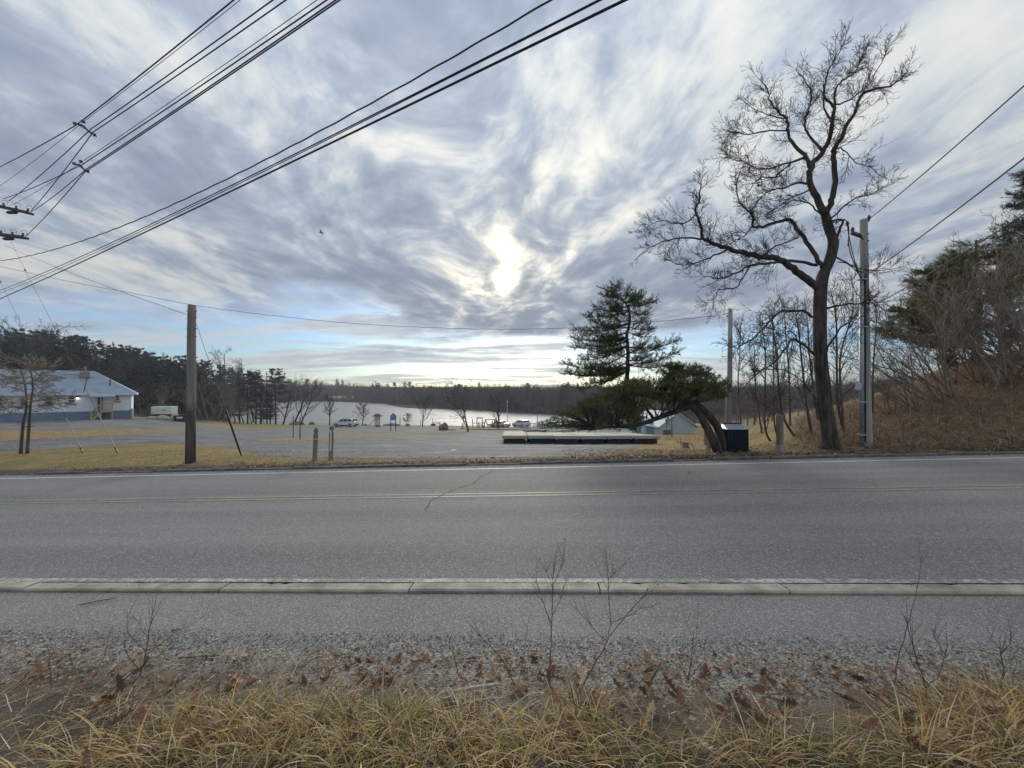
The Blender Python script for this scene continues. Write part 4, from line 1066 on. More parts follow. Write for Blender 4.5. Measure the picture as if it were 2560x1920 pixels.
    for k in range(2600):
        px = rng.uniform(-250, 640); lo = np.interp(px, [-250, 330, 400, 480, 560, 600, 660], [72, 72, 68, 74, 88, 172, 200]); d = lo + rng.random() * 40
        g = G(px, d); h = rng.uniform(1.0, 3.2)
        if g.z < WATER_Z: continue
        for q in range(3):
            a = Vector((g.x + rng.gauss(0, .6), g.y + rng.gauss(0, .6), g.z - .2)); b = a + Vector((rng.gauss(0, .3) * h, rng.gauss(0, .3) * h, h * rng.uniform(.6, 1.1)))
            st2.add([a + Vector((-.05, 0, 0)), a + Vector((.05, 0, 0)), b], [(0, 1, 2)])
    tag(st2.build('underwood', M_BARKF), 'brown brush under the evergreens behind the white building', 'brush', kind='stuff')
forest()

# pale field and house on the far shore
g0 = [G(px, d, 0.12) for px, d in ((818, 290), (892, 288), (894, 312), (816, 314))]
tag(MB().add([v + Vector((0, 0, .15 + .4 * (i > 1))) for i, v in enumerate(g0)], [(0, 1, 2, 3)]).build('field', mat('pale_field', (0.30, 0.24, 0.12), (0.40, 0.32, 0.17), 0.95, 0.3)), kind='structure')
def far_house():
    g = G(872, 330, 1.2); e = empty('house', g, 0.3, 'small pale grey house above the tan field across the lake', 'house')
    M1 = mat('pale_siding', (0.42, 0.45, 0.48), (0.5, 0.52, 0.55), 0.8, 2.0); M2 = mat('grey_shingles', (0.14, 0.15, 0.17), (0.2, 0.21, 0.23), 0.9, 3.0)
    e.scale = (.5, .5, .5); MB().box((0, 0, 2.2), (11, 7, 5.4)).build('wall', M1, e)
    MB().prism([(-6, 4.9), (6, 4.9), (6, 5.1), (0, 7.6), (-6, 5.1)], 7.6).build('roof', M2, e)
    for x in (-3.5, 0, 3.5): MB().box((x, -3.55, 2.6), (1.2, .12, 1.5)).build('window', mat('dark_glass', (0.03, 0.035, 0.04), rough=0.15, spec=0.5), e)
far_house()

# ------------------------------------------------------------------ big bare tree by the road (limbs traced in photo pixels)
def c6(x, y): return (1560 + x / 2.074, 60 + y / 2.074)
def c4(x, y): return (1740 + x / 2.698, 700 + y / 2.698)
def c5(x, y): return (1360 + x / 3.456, 680 + y / 3.456)
def smooth_poly(P, k=3):
    """Catmull-Rom through points"""
    out = []
    n = len(P)
    for i in range(n - 1):
        p0, p1, p2, p3 = P[max(i - 1, 0)], P[i], P[i + 1], P[min(i + 2, n - 1)]
        for q in range(k):
            t = q / k
            out.append(0.5 * ((2 * p1) + (p2 - p0) * t + (2 * p0 - 5 * p1 + 4 * p2 - p3) * t * t + (3 * p1 - p0 - 3 * p2 + p3) * t ** 3))
    out.append(P[-1]); return out
TWIG = dict(segs=[6, 4, 3], wander=[.12, .14, .16], up=[.04, .04, .04], taper=[.3, .35, .5], kids=[6, 3], **{'from': [.12, .15]}, angle=[.65, .65], ratio=[.55, .55], short=[.35, .3], rr=[.6, .6], rmin=0.0032)
M_TWIG = mat('dark_twigs', (0.020, 0.016, 0.014), (0.045, 0.037, 0.032), 0.9, 5.0)
def big_tree():
    D = 10.4; base = hit(2076, 1121); D = base.y; rng = random.Random(5)
    e = empty('bare_tree', base, 0, 'tall bare crooked tree with dark furrowed trunk beside the wooden utility pole', 'tree')
    A = lambda L, f: [f(*p) for p in L]
    trunk = [(2077, 1126), (2073, 1085), (2064, 1030), (2056, 950), (2051, 880), (2049, 810), (2050, 745), (2057, 690)] + A([(1062, 1235), (1085, 1135), (1062, 1060), (1040, 975)], c6)
    limbs = [  # (points, start radius, end radius, twig density, depth drift)
     (A([(1040, 985), (1000, 900), (965, 830), (970, 740), (1030, 660), (1062, 600), (1080, 490), (1092, 430)], c6), .085, .040, 5, .3),
     (A([(1045, 980), (1075, 915), (1094, 820), (1085, 690), (1092, 640), (1130, 590), (1150, 530), (1200, 460), (1216, 390), (1280, 340), (1360, 328), (1430, 290), (1470, 240)], c6), .075, .010, 8, -.8),
     (A([(1005, 1370), (930, 1310), (860, 1260), (790, 1215), (700, 1205), (640, 1190), (540, 1165), (470, 1140), (410, 1112), (397, 1040), (372, 970), (398, 900), (400, 820)], c6), .095, .010, 9, -1.0),
     (A([(410, 1114), (320, 1110), (200, 1130), (115, 1170)], c6), .028, .006, 7, .6),
     (A([(372, 985), (300, 1040), (200, 1020), (120, 1050)], c6), .018, .006, 7, .5),
     (A([(1030, 1265), (980, 1180), (910, 1080), (860, 1015), (800, 1025), (720, 1050), (668, 1048), (663, 990), (605, 930), (582, 850), (600, 770)], c6), .058, .009, 9, .9),
     (A([(668, 1048), (620, 1100), (548, 1140)], c6), .020, .007, 5, -.4),
     (A([(1000, 1250), (860, 1228), (760, 1240), (650, 1250), (590, 1290), (500, 1320), (440, 1310)], c6), .040, .009, 8, -.9),
     (A([(540, 1165), (440, 1212), (345, 1250), (315, 1275)], c6), .026, .008, 7, .5),
     (A([(345, 1250), (270, 1245), (240, 1215)], c6), .014, .007, 5, .3),
     (A([(660, 1250), (620, 1310), (580, 1365), (500, 1378), (465, 1440), (470, 1480)], c6), .020, .006, 6, .7),
     (A([(720, 1205), (770, 1160), (850, 1130), (905, 1105)], c6), .024, .012, 4, .5),
     (A([(965, 830), (900, 825), (830, 850), (760, 862), (690, 915), (640, 960)], c6), .030, .007, 8, -.8),
     (A([(965, 860), (870, 900), (780, 960), (720, 1005)], c6), .022, .006, 7, .9),
     (A([(1020, 985), (960, 935), (880, 915), (820, 950)], c6), .024, .007, 6, 1.0),
     (A([(968, 745), (935, 680), (870, 620), (850, 560), (842, 490), (800, 460), (762, 400), (742, 340), (700, 285)], c6), .050, .008, 9, .8),
     (A([(850, 555), (760, 550), (650, 570), (560, 558), (522, 600)], c6), .022, .006, 8, -.6),
     (A([(842, 490), (780, 480), (700, 450), (620, 400)], c6), .020, .006, 8, .7),
     (A([(945, 690), (870, 720), (780, 790), (700, 800), (660, 850)], c6), .026, .007, 7, -.9),
     (A([(940, 685), (820, 730), (700, 755), (610, 712), (520, 690)], c6), .026, .006, 8, .6),
     (A([(1030, 655), (980, 600), (942, 550), (945, 480), (970, 400), (958, 320), (900, 250)], c6), .034, .008, 9, .9),
     (A([(1092, 432), (1042, 380), (1040, 320), (1062, 240), (1110, 160), (1142, 95)], c6), .034, .006, 10, -.5),
     (A([(1092, 430), (1100, 330), (1142, 288), (1200, 250), (1240, 150), (1280, 100)], c6), .030, .006, 10, .7),
     (A([(1090, 420), (1160, 400), (1250, 330), (1320, 230), (1370, 120)], c6), .024, .006, 9, -.6),
     (A([(1070, 490), (1040, 450), (1032, 380)], c6), .028, .014, 4, .2),
     (A([(1095, 645), (1140, 652), (1200, 720), (1290, 750)], c6), .020, .006, 7, -.5),
     (A([(1085, 1160), (1108, 1095), (1136, 1022), (1105, 1015), (1072, 1025)], c6), .034, .020, 2, -.2),
     (A([(1075, 1005), (1130, 955), (1200, 905), (1290, 882), (1330, 830)], c6), .022, .005, 8, -.9),
     (A([(1095, 1205), (1180, 1250), (1280, 1280), (1400, 1268)], c6), .022, .006, 7, -.6),
     (A([(785, 250), (720, 210), (600, 205), (530, 242), (470, 310), (380, 400), (310, 432), (280, 470)], c4), .036, .012, 5, -1.2),
     (A([(800, 505), (730, 440), (650, 400), (600, 470), (520, 560), (400, 640), (310, 742)], c4), .036, .010, 6, -1.0),
     (A([(870, 495), (920, 400), (1000, 300), (1050, 280)], c4), .032, .010, 5, -.5),
     (A([(870, 192), (1000, 165), (1100, 160), (1170, 130), (1260, 200)], c4), .028, .008, 6, -1.3),
     (A([(680, 380), (640, 350), (560, 340)], c4), .014, .006, 5, .4),
     (A([(450, 600), (600, 610), (720, 690), (800, 790)], c4), .014, .008, 4, .2),
    ]
    tr = MB(); tpts = smooth_poly([W(x, y, D + 0.05 * i * .3) - base for i, (x, y) in enumerate(trunk)], 3)
    rad = np.interp(np.linspace(0, 1, len(tpts)), [0, .04, .1, .25, .55, .75, 1], [.28, .215, .18, .155, .145, .128, .10])
    # furrowed trunk: ribbed ring
    n0 = tr.n; S = 22; prev = None
    for i, (p, r) in enumerate(zip(tpts, rad)):
        for j in range(S):
            a = j * 6.283 / S; rr = r * (1 + 0.055 * math.sin(j * 5.1 + i * .6) * (1 if j % 2 else -1) + rng.uniform(-.03, .03) + (0.18 * max(0, math.sin(a * 5 + .5)) if i < 3 else 0) * (3 - i) / 3)
            tr.v.append((p.x + rr * math.cos(a), p.y + rr * math.sin(a), p.z)); tr.n += 1
    for i in range(len(tpts) - 1):
        for j in range(S):
            a = n0 + i * S + j; b = n0 + i * S + (j + 1) % S; tr.f.append((a, b, b + S, a + S))
    tr.build('trunk', M_BARKD, e, smooth=True)
    cr = MB(); tw = MB(); dd = {}
    for k, (pl, r0, r1, dens, drift) in enumerate(limbs):
        # start depth: at the nearest point of an earlier limb
        best = None
        for (q, dep) in dd.get('pts', []):
            ds = (q[0] - pl[0][0]) ** 2 + (q[1] - pl[0][1]) ** 2
            if best is None or ds < best[0]: best = (ds, dep)
        d0 = best[1] if best and best[0] < 900 else D + .1
        L = len(pl); deps = [d0 + drift * (i / (L - 1)) ** 1.2 for i in range(L)]
        dd.setdefault('pts', []).extend(list(zip(pl, deps)))
        pts = smooth_poly([W(x, y, dp) - base for (x, y), dp in zip(pl, deps)], 4)
        pts = [p + Vector((rng.gauss(0, .012), rng.gauss(0, .012), rng.gauss(0, .012))) * (0 < i < len(pts) - 1) for i, p in enumerate(pts)]
        rr = np.linspace(r0, r1, len(pts)) * 1.05
        cr.tube(pts, rr, 7 if r0 > .03 else 5)
        length = sum((b - a).length for a, b in zip(pts[:-1], pts[1:]))
        nt = int(length * dens * 1.25) + 4
        for q in range(nt):
            t = rng.uniform(0.18, 1.0) ** 0.8; i = min(int(t * (len(pts) - 1)), len(pts) - 2); d = (pts[i + 1] - pts[i]).normalized()
            nd = rot_about(d, perp(d, rng), rng.uniform(.4, 1.2)); nd = (nd + Vector((0, 0, .25))).normalized()
            br = []; Lt = rng.uniform(.25, .90) * (1.1 - .5 * t)
            grow(br, pts[i], nd, Lt, min(rr[i] * .5, .0075), 0, TWIG, rng)
            for pp, ra, lev in br: tw.tube(pp, ra, 3, False)
        br = []; d = (pts[-1] - pts[-2]).normalized(); grow(br, pts[-1], d, rng.uniform(.4, .6), min(r1, .006), 0, TWIG, rng)
        for pp, ra, lev in br: tw.tube(pp, ra, 3, False)
    c = cr.build('limbs', M_BARKD, e, smooth=True); tw.build('crown', M_TWIG, e)
big_tree()

# ------------------------------------------------------------------ wind-bent pine beside the dark shed
def tuft(mb, c, d, rng, L=0.11, n=9, w=0.006):
    """a bottle-brush tuft of needles around a shoot"""
    d = d.normalized()
    for k in range(n):
        f = rng.random(); o = c + d * L * f
        q = (d * rng.uniform(.35, 1.0) + Vector((rng.gauss(0, 1), rng.gauss(0, 1), rng.gauss(0, 1))) * 0.62).normalized() * L * rng.uniform(.45, .8)
        s = perp(q, rng) * w
        mb.add([o - s, o + s, o + q], [(0, 1, 2)])
def in_poly(x, y, P):
    r = False; n = len(P)
    for i in range(n):
        ax, ay = P[i]; bx, by = P[(i + 1) % n]
        if (ay > y) != (by > y) and x < (bx - ax) * (y - ay) / (by - ay) + ax: r = not r
    return r
def bent_pine():
    base = hit(1804, 1131); D = base.y; rng = random.Random(8)
    K = D / 12.0
    e = empty('bent_pine', base, 0, 'wind-bent pine with arching double trunk and low spreading green crown', 'tree')
    tr = MB(); cr = MB()
    def limb(pl, r0, r1, drift=0.0, d0=0.0, f=c5, sides=8, k=4):
        pts = smooth_poly([W(*f(x, y), D + d0 + drift * i / (len(pl) - 1)) - base for i, (x, y) in enumerate(pl)], k)
        pts = [p + Vector((rng.gauss(0, .008), rng.gauss(0, .008), rng.gauss(0, .008))) for p in pts]
        tr.tube(pts, np.linspace(r0, r1, len(pts)) * K, sides); return pts
    limb([(1505, 1575), (1420, 1370), (1350, 1240), (1280, 1165), (1240, 1120)], .135, .095, .25)
    limb([(1598, 1575), (1530, 1400), (1450, 1265), (1370, 1185), (1280, 1140), (1180, 1090)], .135, .09, .35)
    arch = limb([(1290, 1150), (1150, 1198), (1000, 1255), (850, 1310), (700, 1335), (560, 1340), (420, 1360)], .10, .02, -.5, .2)
    limb([(940, 1262), (895, 1195), (850, 1110)], .055, .03, .3, .1)
    limb([(985, 1240), (940, 1180), (900, 1140)], .028, .015, .5, .1)
    limb([(800, 1325), (790, 1355), (770, 1350)], .02, .01, 0, 0); limb([(1060, 1232), (1075, 1265), (1050, 1290)], .022, .01, -.2, .1)
    back = limb([(1230, 1110), (1100, 1075), (960, 1060), (820, 1050), (700, 1030)], .10, .085, .3, .4)
    stem = limb([(700, 1040), (712, 960), (722, 880), (726, 700), (718, 560), (735, 420), (735, 330), (690, 250), (600, 180), (450, 125)], .085, .012, .1, .75)
    # upper crown: branches from the upright stem to traced tips
    tips = [((735, 330), (440, 310)), ((735, 340), (370, 380)), ((728, 450), (260, 500)), ((720, 560), (255, 572)), ((715, 570), (330, 640)), ((722, 600), (250, 650)), ((722, 820), (150, 790)), ((722, 835), (160, 872)), ((715, 850), (285, 1010)),
            ((720, 630), (500, 700)), ((720, 640), (330, 760)), ((690, 250), (560, 160)), ((700, 260), (860, 200)), ((715, 290), (960, 250)), ((735, 330), (880, 370)), ((728, 470), (915, 490)), ((725, 650), (1142, 598)), ((728, 800), (1185, 680)),
            ((728, 805), (1100, 800)), ((730, 700), (980, 660)), ((735, 520), (890, 560)), ((720, 480), (420, 430)), ((725, 520), (380, 540)), ((722, 700), (420, 820)), ((720, 780), (300, 900)), ((716, 860), (420, 960)), ((690, 250), (720, 180)), ((650, 215), (520, 200)), ((720, 300), (560, 270)), ((718, 300), (800, 270)),
            ((722, 745), (560, 640)), ((722, 840), (560, 930)), ((735, 420), (560, 390)), ((735, 420), (840, 430)), ((600, 180), (640, 120)), ((722, 760), (900, 730)), ((724, 600), (600, 560)), ((728, 440), (460, 480)), ((722, 560), (440, 600)), ((722, 640), (420, 690)), ((722, 820), (360, 830)), ((720, 850), (480, 880)), ((732, 380), (600, 320)), ((700, 270), (780, 220)), ((724, 700), (840, 640))]
    for (a, b) in tips:
        dz = rng.uniform(-.9, .9) * K
        A = W(*c5(*a), D + .8) - base; B = W(*c5(*b), D + .8 + dz) - base
        m = A.lerp(B, .5) - Vector((0, 0, .07 * (B - A).length)); pts = smooth_poly([A, m, B], 5)
        L = (B - A).length; tr.tube(pts, np.linspace(.012 + .009 * L, .006, len(pts)), 5)
        for k in range(int(42 * L) + 10):
            t = rng.uniform(.22, 1.0); i = min(int(t * (len(pts) - 1)), len(pts) - 2); d = (pts[i + 1] - pts[i]).normalized()
            nd = (d * .6 + Vector((rng.gauss(0, .55), rng.gauss(0, .8), rng.gauss(.15, .38)))).normalized(); ll = K * rng.uniform(.06, .36) * (1.25 - t * .6)
            q = pts[i] + nd * ll; tr.tube([pts[i], q], [.006, .003], 3, False)
            tuft(cr, q, (nd + Vector((0, 0, .5))), rng, .15 * K, 11, .007 * K)
            tuft(cr, pts[i].lerp(q, .55), (nd + Vector((0, 0, .4))), rng, .12 * K, 7, .006 * K)
        tuft(cr, B, d + Vector((0, 0, .3)), rng, .16 * K, 14, .006 * K)
    # low spreading crown
    dome = [(1625, 960), (1540, 900), (1430, 850), (1330, 815), (1220, 795), (1080, 815), (980, 870), (860, 905), (720, 950), (600, 985), (480, 1050), (380, 1110), (250, 1150), (140, 1195), (130, 1240), (20, 1275), (60, 1320), (180, 1310), (300, 1330), (440, 1385), (500, 1340), (600, 1330), (720, 1350), (800, 1380), (800, 1300), (860, 1270), (890, 1180), (960, 1140), (1100, 1130), (1270, 1110), (1400, 1130), (1500, 1120), (1590, 1070), (1640, 1030)]
    xs = [p[0] for p in dome]; ys = [p[1] for p in dome]; cnt = 0; boughs = []
    while len(boughs) < 210:
        x = rng.uniform(min(xs), max(xs)); y = rng.uniform(min(ys), max(ys))
        if in_poly(x, y, dome) and all((x - b[0]) ** 2 + ((y - b[1]) * 1.5) ** 2 > 30 ** 2 or abs(b[2]) > .8 for b in boughs[-40:]): boughs.append((x, y, rng.gauss(0, .6)))
    spine = arch + back
    while cnt < 4200:
        bo = rng.choice(boughs); x = bo[0] + rng.gauss(0, 34); y = bo[1] + rng.gauss(0, 15) + abs(x - bo[0]) * .12
        if not in_poly(x, y, dome): continue
        if x > 1450 and rng.random() < .45: continue
        if x < 500 and y > 1230 and rng.random() < .45: continue
        thick = 1.35 * min(1, max(.25, (y - 760) / 250)) * min(1.0, max(.35, (1640 - x) / 260), )
        dp = D + .2 + (bo[2] + rng.gauss(0, .22)) * thick * K
        q = W(*c5(x, y), dp) - base; cnt += 1
        s = min(spine, key=lambda p: (p - q).length_squared) if cnt % 6 == 0 else None
        if s is not None: tr.tube([s, s.lerp(q, .5) + Vector((0, 0, .05)), q], [.014, .009, .004], 3, False)
        out = Vector((rng.gauss(-.2, .6), rng.gauss(0, .6) + (-.3 if dp < D else .3), rng.uniform(0.1, 1.0)))
        if y > 1230: out.z -= .5
        tuft(cr, q, out, rng, .14 * K, 13, .0075 * K)
    for k in range(90):   # hanging sprays at the left tip
        x = rng.uniform(30, 820); y = rng.uniform(1290, 1385); q = W(*c5(x, y), D - .3 + rng.gauss(0, .35)) - base
        s = min(arch, key=lambda p: (p - q).length_squared); tr.tube([s, s.lerp(q, .5) + Vector((0, 0, .03)), q], [.010, .007, .004], 3, False)
        tuft(cr, q, Vector((rng.gauss(-.3, .5), rng.gauss(0, .5), rng.uniform(-.5, .5))), rng, .12 * K, 9, .006 * K)
    tr.build('trunk', bark_mat('pine_bark', (0.040, 0.034, 0.030), (0.115, 0.095, 0.078), 7.0, 0.8), e, smooth=True)
    cr.build('crown', M_PINE, e)
bent_pine()

# ------------------------------------------------------------------ slim bare saplings between the pine and the big tree
SAPL = dict(segs=[9, 5, 4, 3], wander=[.05, .14, .2, .22], up=[.03, .10, .06, .05], taper=[.18, .3, .35, .4], kids=[17, 6, 3], **{'from': [.30, .15, .2]}, angle=[.65, .6, .65], ratio=[.34, .45, .5], short=[.45, .3, .3], rr=[.45, .55, .6], rmin=0.0042)
M_SAP = bark_mat('sapling_bark', (0.075, 0.060, 0.050), (0.16, 0.13, 0.105), 6.0, .4)
def sapling(label, root, depth, top, r, seed, mid=None, name='bare_sapling'):
    rng = random.Random(seed); base = G(root, depth, -0.03); tp = W(top[0], top[1], depth + rng.uniform(-.5, .5)) - base
    e = empty(name, base, 0, label, 'tree'); H = tp.length
    pl = [Vector((0, 0, -.1)), (W(mid[0], mid[1], depth) - base) if mid else tp * .45 + Vector((rng.gauss(0, .06), rng.gauss(0, .06), 0)) * H * .3, tp * .75 + Vector((rng.gauss(0, .04), rng.gauss(0, .04), 0)) * H * .3, tp]
    pts = smooth_poly(pl, 5); rad = np.linspace(r, .006, len(pts))
    tr = MB().tube(pts, rad, 7); tw = MB()
    nb = int(6 * H); P = dict(SAPL)
    for k in range(nb):
        t = rng.uniform(.28, .98); i = min(int(t * (len(pts) - 1)), len(pts) - 2); d = (pts[i + 1] - pts[i]).normalized()
        nd = (rot_about(d, perp(d, rng), rng.uniform(.5, 1.0)) + Vector((0, 0, .2))).normalized(); br = []
        grow(br, pts[i], nd, H * .26 * (1.25 - t) * rng.uniform(.6, 1.3) + .15, min(rad[i] * .5, .016), 1, P, rng)
        for pp, ra, lev in br: tw.tube(pp, ra, 4 if lev == 1 else 3, False)
    tr.build('trunk', M_SAP, e, smooth=True); tw.build('crown', M_SAP, e)
sapling('leaning bare sapling nearest the dark shed', 1930, 13.2, (1898, 800), .045, 1, (1912, 1060))
sapling('slender bare sapling behind the square timber post', 1945, 14.5, (1928, 770), .040, 2, (1935, 1040))
sapling('bare sapling with sharply slanted trunk beside the square timber post', 1992, 12.6, (1925, 790), .048, 3, (1955, 1030))
sapling('reddish bare sapling leaning towards the big tree', 2030, 12.2, (1985, 760), .050, 4, (2015, 1000))
sapling('grey forked sapling close behind the yellow guy guard', 2113, 11.8, (2075, 720), .050, 5, (2094, 1000))
sapling('tall thin sapling between the big tree and the utility pole', 2108, 12.8, (2130, 690), .042, 6, (2100, 900))
sapling('bare sapling rising behind the wooden pole with the conduit', 2180, 13.5, (2190, 760), .035, 7)
sapling('upright twiggy sapling behind the slanted saplings', 1975, 17.0, (1960, 765), .045, 8)
sapling('thin sapling growing behind the big tree trunk', 2045, 15.5, (2010, 740), .045, 9)
sapling('low bushy sapling beside the bare service pole', 1855, 21.0, (1850, 810), .05, 10)
sapling('sapling with widespread twigs over the grassy crest', 1905, 19.0, (1885, 850), .045, 11)
sapling('small pale sapling in front of the blue-grey boathouse', 1680, 44.0, (1678, 1028), .05, 12)
sapling('thin forked sapling against the boathouse wall', 1668, 46.0, (1664, 1035), .04, 13)

# ------------------------------------------------------------------ thicket on the bank
SHRUB = dict(segs=[8, 5, 4, 3], wander=[.08, .16, .2, .22], up=[.01, .05, .04, .04], taper=[.3, .3, .35, .4], kids=[9, 5, 3], **{'from': [.25, .15, .2]}, angle=[.6, .6, .65], ratio=[.42, .48, .5], short=[.35, .3, .3], rr=[.5, .55, .6], rmin=0.0045)
M_SHRUB = bark_mat('shrub_bark', (0.15, 0.122, 0.098), (0.34, 0.285, 0.225), 5.0, .3)
M_SHRUB2 = bark_mat('red_shrub_bark', (0.16, 0.105, 0.078), (0.32, 0.225, 0.165), 5.0, .3)
def shrub_mesh(seed, stems, H, lean, spread):
    rng = random.Random(seed); a = MB(); b = MB()
    for s in range(stems):
        d = Vector((lean + rng.gauss(0, spread), rng.gauss(0, spread), 1.0)).normalized(); br = []
        P = dict(SHRUB); P['pull'] = (-.015, 0, 0.02)
        grow(br, Vector((rng.gauss(0, .18), rng.gauss(0, .18), -.12)), d, H * rng.uniform(.7, 1.05), H * .0095, 0, P, rng)
        for pp, ra, lev in br: (a if lev == 0 else b).tube(pp, ra, 5 if lev == 0 else 3, False)
    return a, b
SHR = []
for s, (st, H, lean, sp) in enumerate([(6, 3.6, -.75, .28), (5, 4.2, -.85, .25), (7, 3.2, -.55, .35), (5, 4.6, -.65, .3)]):
    a, b = shrub_mesh(40 + s, st, H, lean, sp); m = M_SHRUB if s != 2 else M_SHRUB2
    SHR.append((a.mesh('stems', m), b.mesh('twigs', m)))
def shrub(k, px, depth, s, rz, label, group=None):
    e = empty('bare_shrub', G(px, depth, -.02), rz, label, 'shrub', group); e.scale = (s, s, s)
    for nm, me in zip(('stems', 'twigs'), SHR[k]):
        o = bpy.data.objects.new(nm, me); COL.objects.link(o); o.parent = e
rngS = random.Random(3)
for (k, px, d, s) in [(0, 2345, 12.4, .78), (1, 2405, 12.0, .8), (2, 2460, 12.6, .95), (3, 2520, 12.0, .92), (1, 2560, 13.2, 1.0), (0, 2610, 12.0, 1.0), (3, 2640, 13.5, 1.05), (2, 2380, 13.6, .8), (1, 2480, 14.2, .9), (0, 2540, 14.6, .95), (2, 2680, 12.6, 1.1), (1, 2740, 12.2, 1.1)]:
    shrub(k, px, d, s, rngS.uniform(-.35, .35), 'tangled bare shrub with stems slanting out of the steep brown bank', 'bare shrubs on the steep bank')
for (k, px, d, s) in [(2, 2230, 12.6, .45), (0, 2275, 13.0, .55), (1, 2310, 12.0, .5)]:
    shrub(k, px, d, s, rngS.uniform(-.5, .5), 'small bare shrub on the bank next to the utility pole', 'small bare shrubs by the utility pole')

# pines behind the thicket
def tier_pine(label, px, depth, top, tiers, seed, needles, spread=1.0, tuftL=.2, name='pine_tree'):
    """tiers: (px tip, py, half depth)"""
    rng = random.Random(seed); base = G(px, depth, -.1); e = empty(name, base, 0, label, 'tree'); tr = MB(); cr = MB()
    T = W(px, top, depth) - base; pts = [Vector((0, 0, -.1)), T * .5 + Vector((.1, 0, 0)), T]; tr.tube(pts, [.16, .11, .03], 8)
    for (tx, ty, w) in tiers:
        for sd in (0, 1, 2) if rng.random() < .5 else (0, 1):
            B = W(tx + rng.uniform(-18, 18), ty + rng.uniform(-10, 10), depth + (rng.uniform(-1, 1) * w)) - base
            if sd == 2: B = Vector((2 * T.x * 0 - B.x * .8, -B.y + rng.uniform(-.5, .5), B.z + rng.uniform(-.2, .3)))
            A = Vector((T.x * B.z / T.z, 0, max(.5, B.z - .12 * abs(B.x)))); m = A.lerp(B, .5) - Vector((0, 0, .06 * (B - A).length)); q = smooth_poly([A, m, B], 4); L = (B - A).length
            tr.tube(q, np.linspace(.015 + .01 * L, .008, len(q)), 4)
            for k in range(int(26 * L) + 8):
                t = rng.uniform(.25, 1.0); i = min(int(t * (len(q) - 1)), len(q) - 2); d = (q[i + 1] - q[i]).normalized()
                nd = (d * .5 + Vector((rng.gauss(0, .6), rng.gauss(0, .7), rng.gauss(.05, .16)))).normalized(); ll = rng.uniform(.1, .55) * spread * (1.3 - t * .6); p2 = q[i] + nd * ll
                tr.tube([q[i], p2], [.007, .003], 3, False)
                for r in range(3): tuft(cr, q[i].lerp(p2, .45 + .27 * r), nd + Vector((0, 0, .35)), rng, tuftL, 9, .009)
    tr.build('trunk', M_BARKD, e, smooth=True); cr.build('crown', needles, e)
tier_pine('olive-green pine with flat layered branches behind the thicket', 2440, 15.2, 600, [(2300, 680, 1), (2270, 712, 1.2), (2290, 745, 1.2), (2250, 775, 1.4), (2240, 800, 1.2), (2205, 825, 1.0), (2340, 660, 1), (2380, 635, .8), (2420, 618, .8), (2360, 720, 1.5), (2400, 680, 1.2), (2330, 700, .8), (2280, 760, .8), (2320, 735, .8), (2360, 665, .8), (2270, 790, .6), (2340, 770, .8), (2480, 640, .8), (2520, 680, 1)], 3, M_PINE2, 1.15, .22)
tier_pine('dark spruce rising above the olive-green pine', 2600, 19.0, 400, [(2508, 590, 1), (2515, 560, 1), (2530, 520, 1), (2545, 480, .8), (2520, 620, 1.2), (2500, 660, 1.4), (2560, 440, .8), (2530, 640, 1.2), (2490, 700, 1.4), (2560, 560, 1.2), (2480, 760, 1.6), (2540, 700, 1.5), (2500, 820, 1.8), (2570, 500, 1), (2590, 460, 1)], 4, M_NEED, 1.0, .18, 'spruce_tree')
tier_pine('small dark conifer on the crest inside the thicket', 2375, 16.6, 848, [(2362, 900, .3), (2366, 880, .3), (2358, 925, .4), (2372, 860, .2), (2392, 900, .3), (2388, 930, .4)], 6, M_NEED, .35, .14, 'young_conifer')

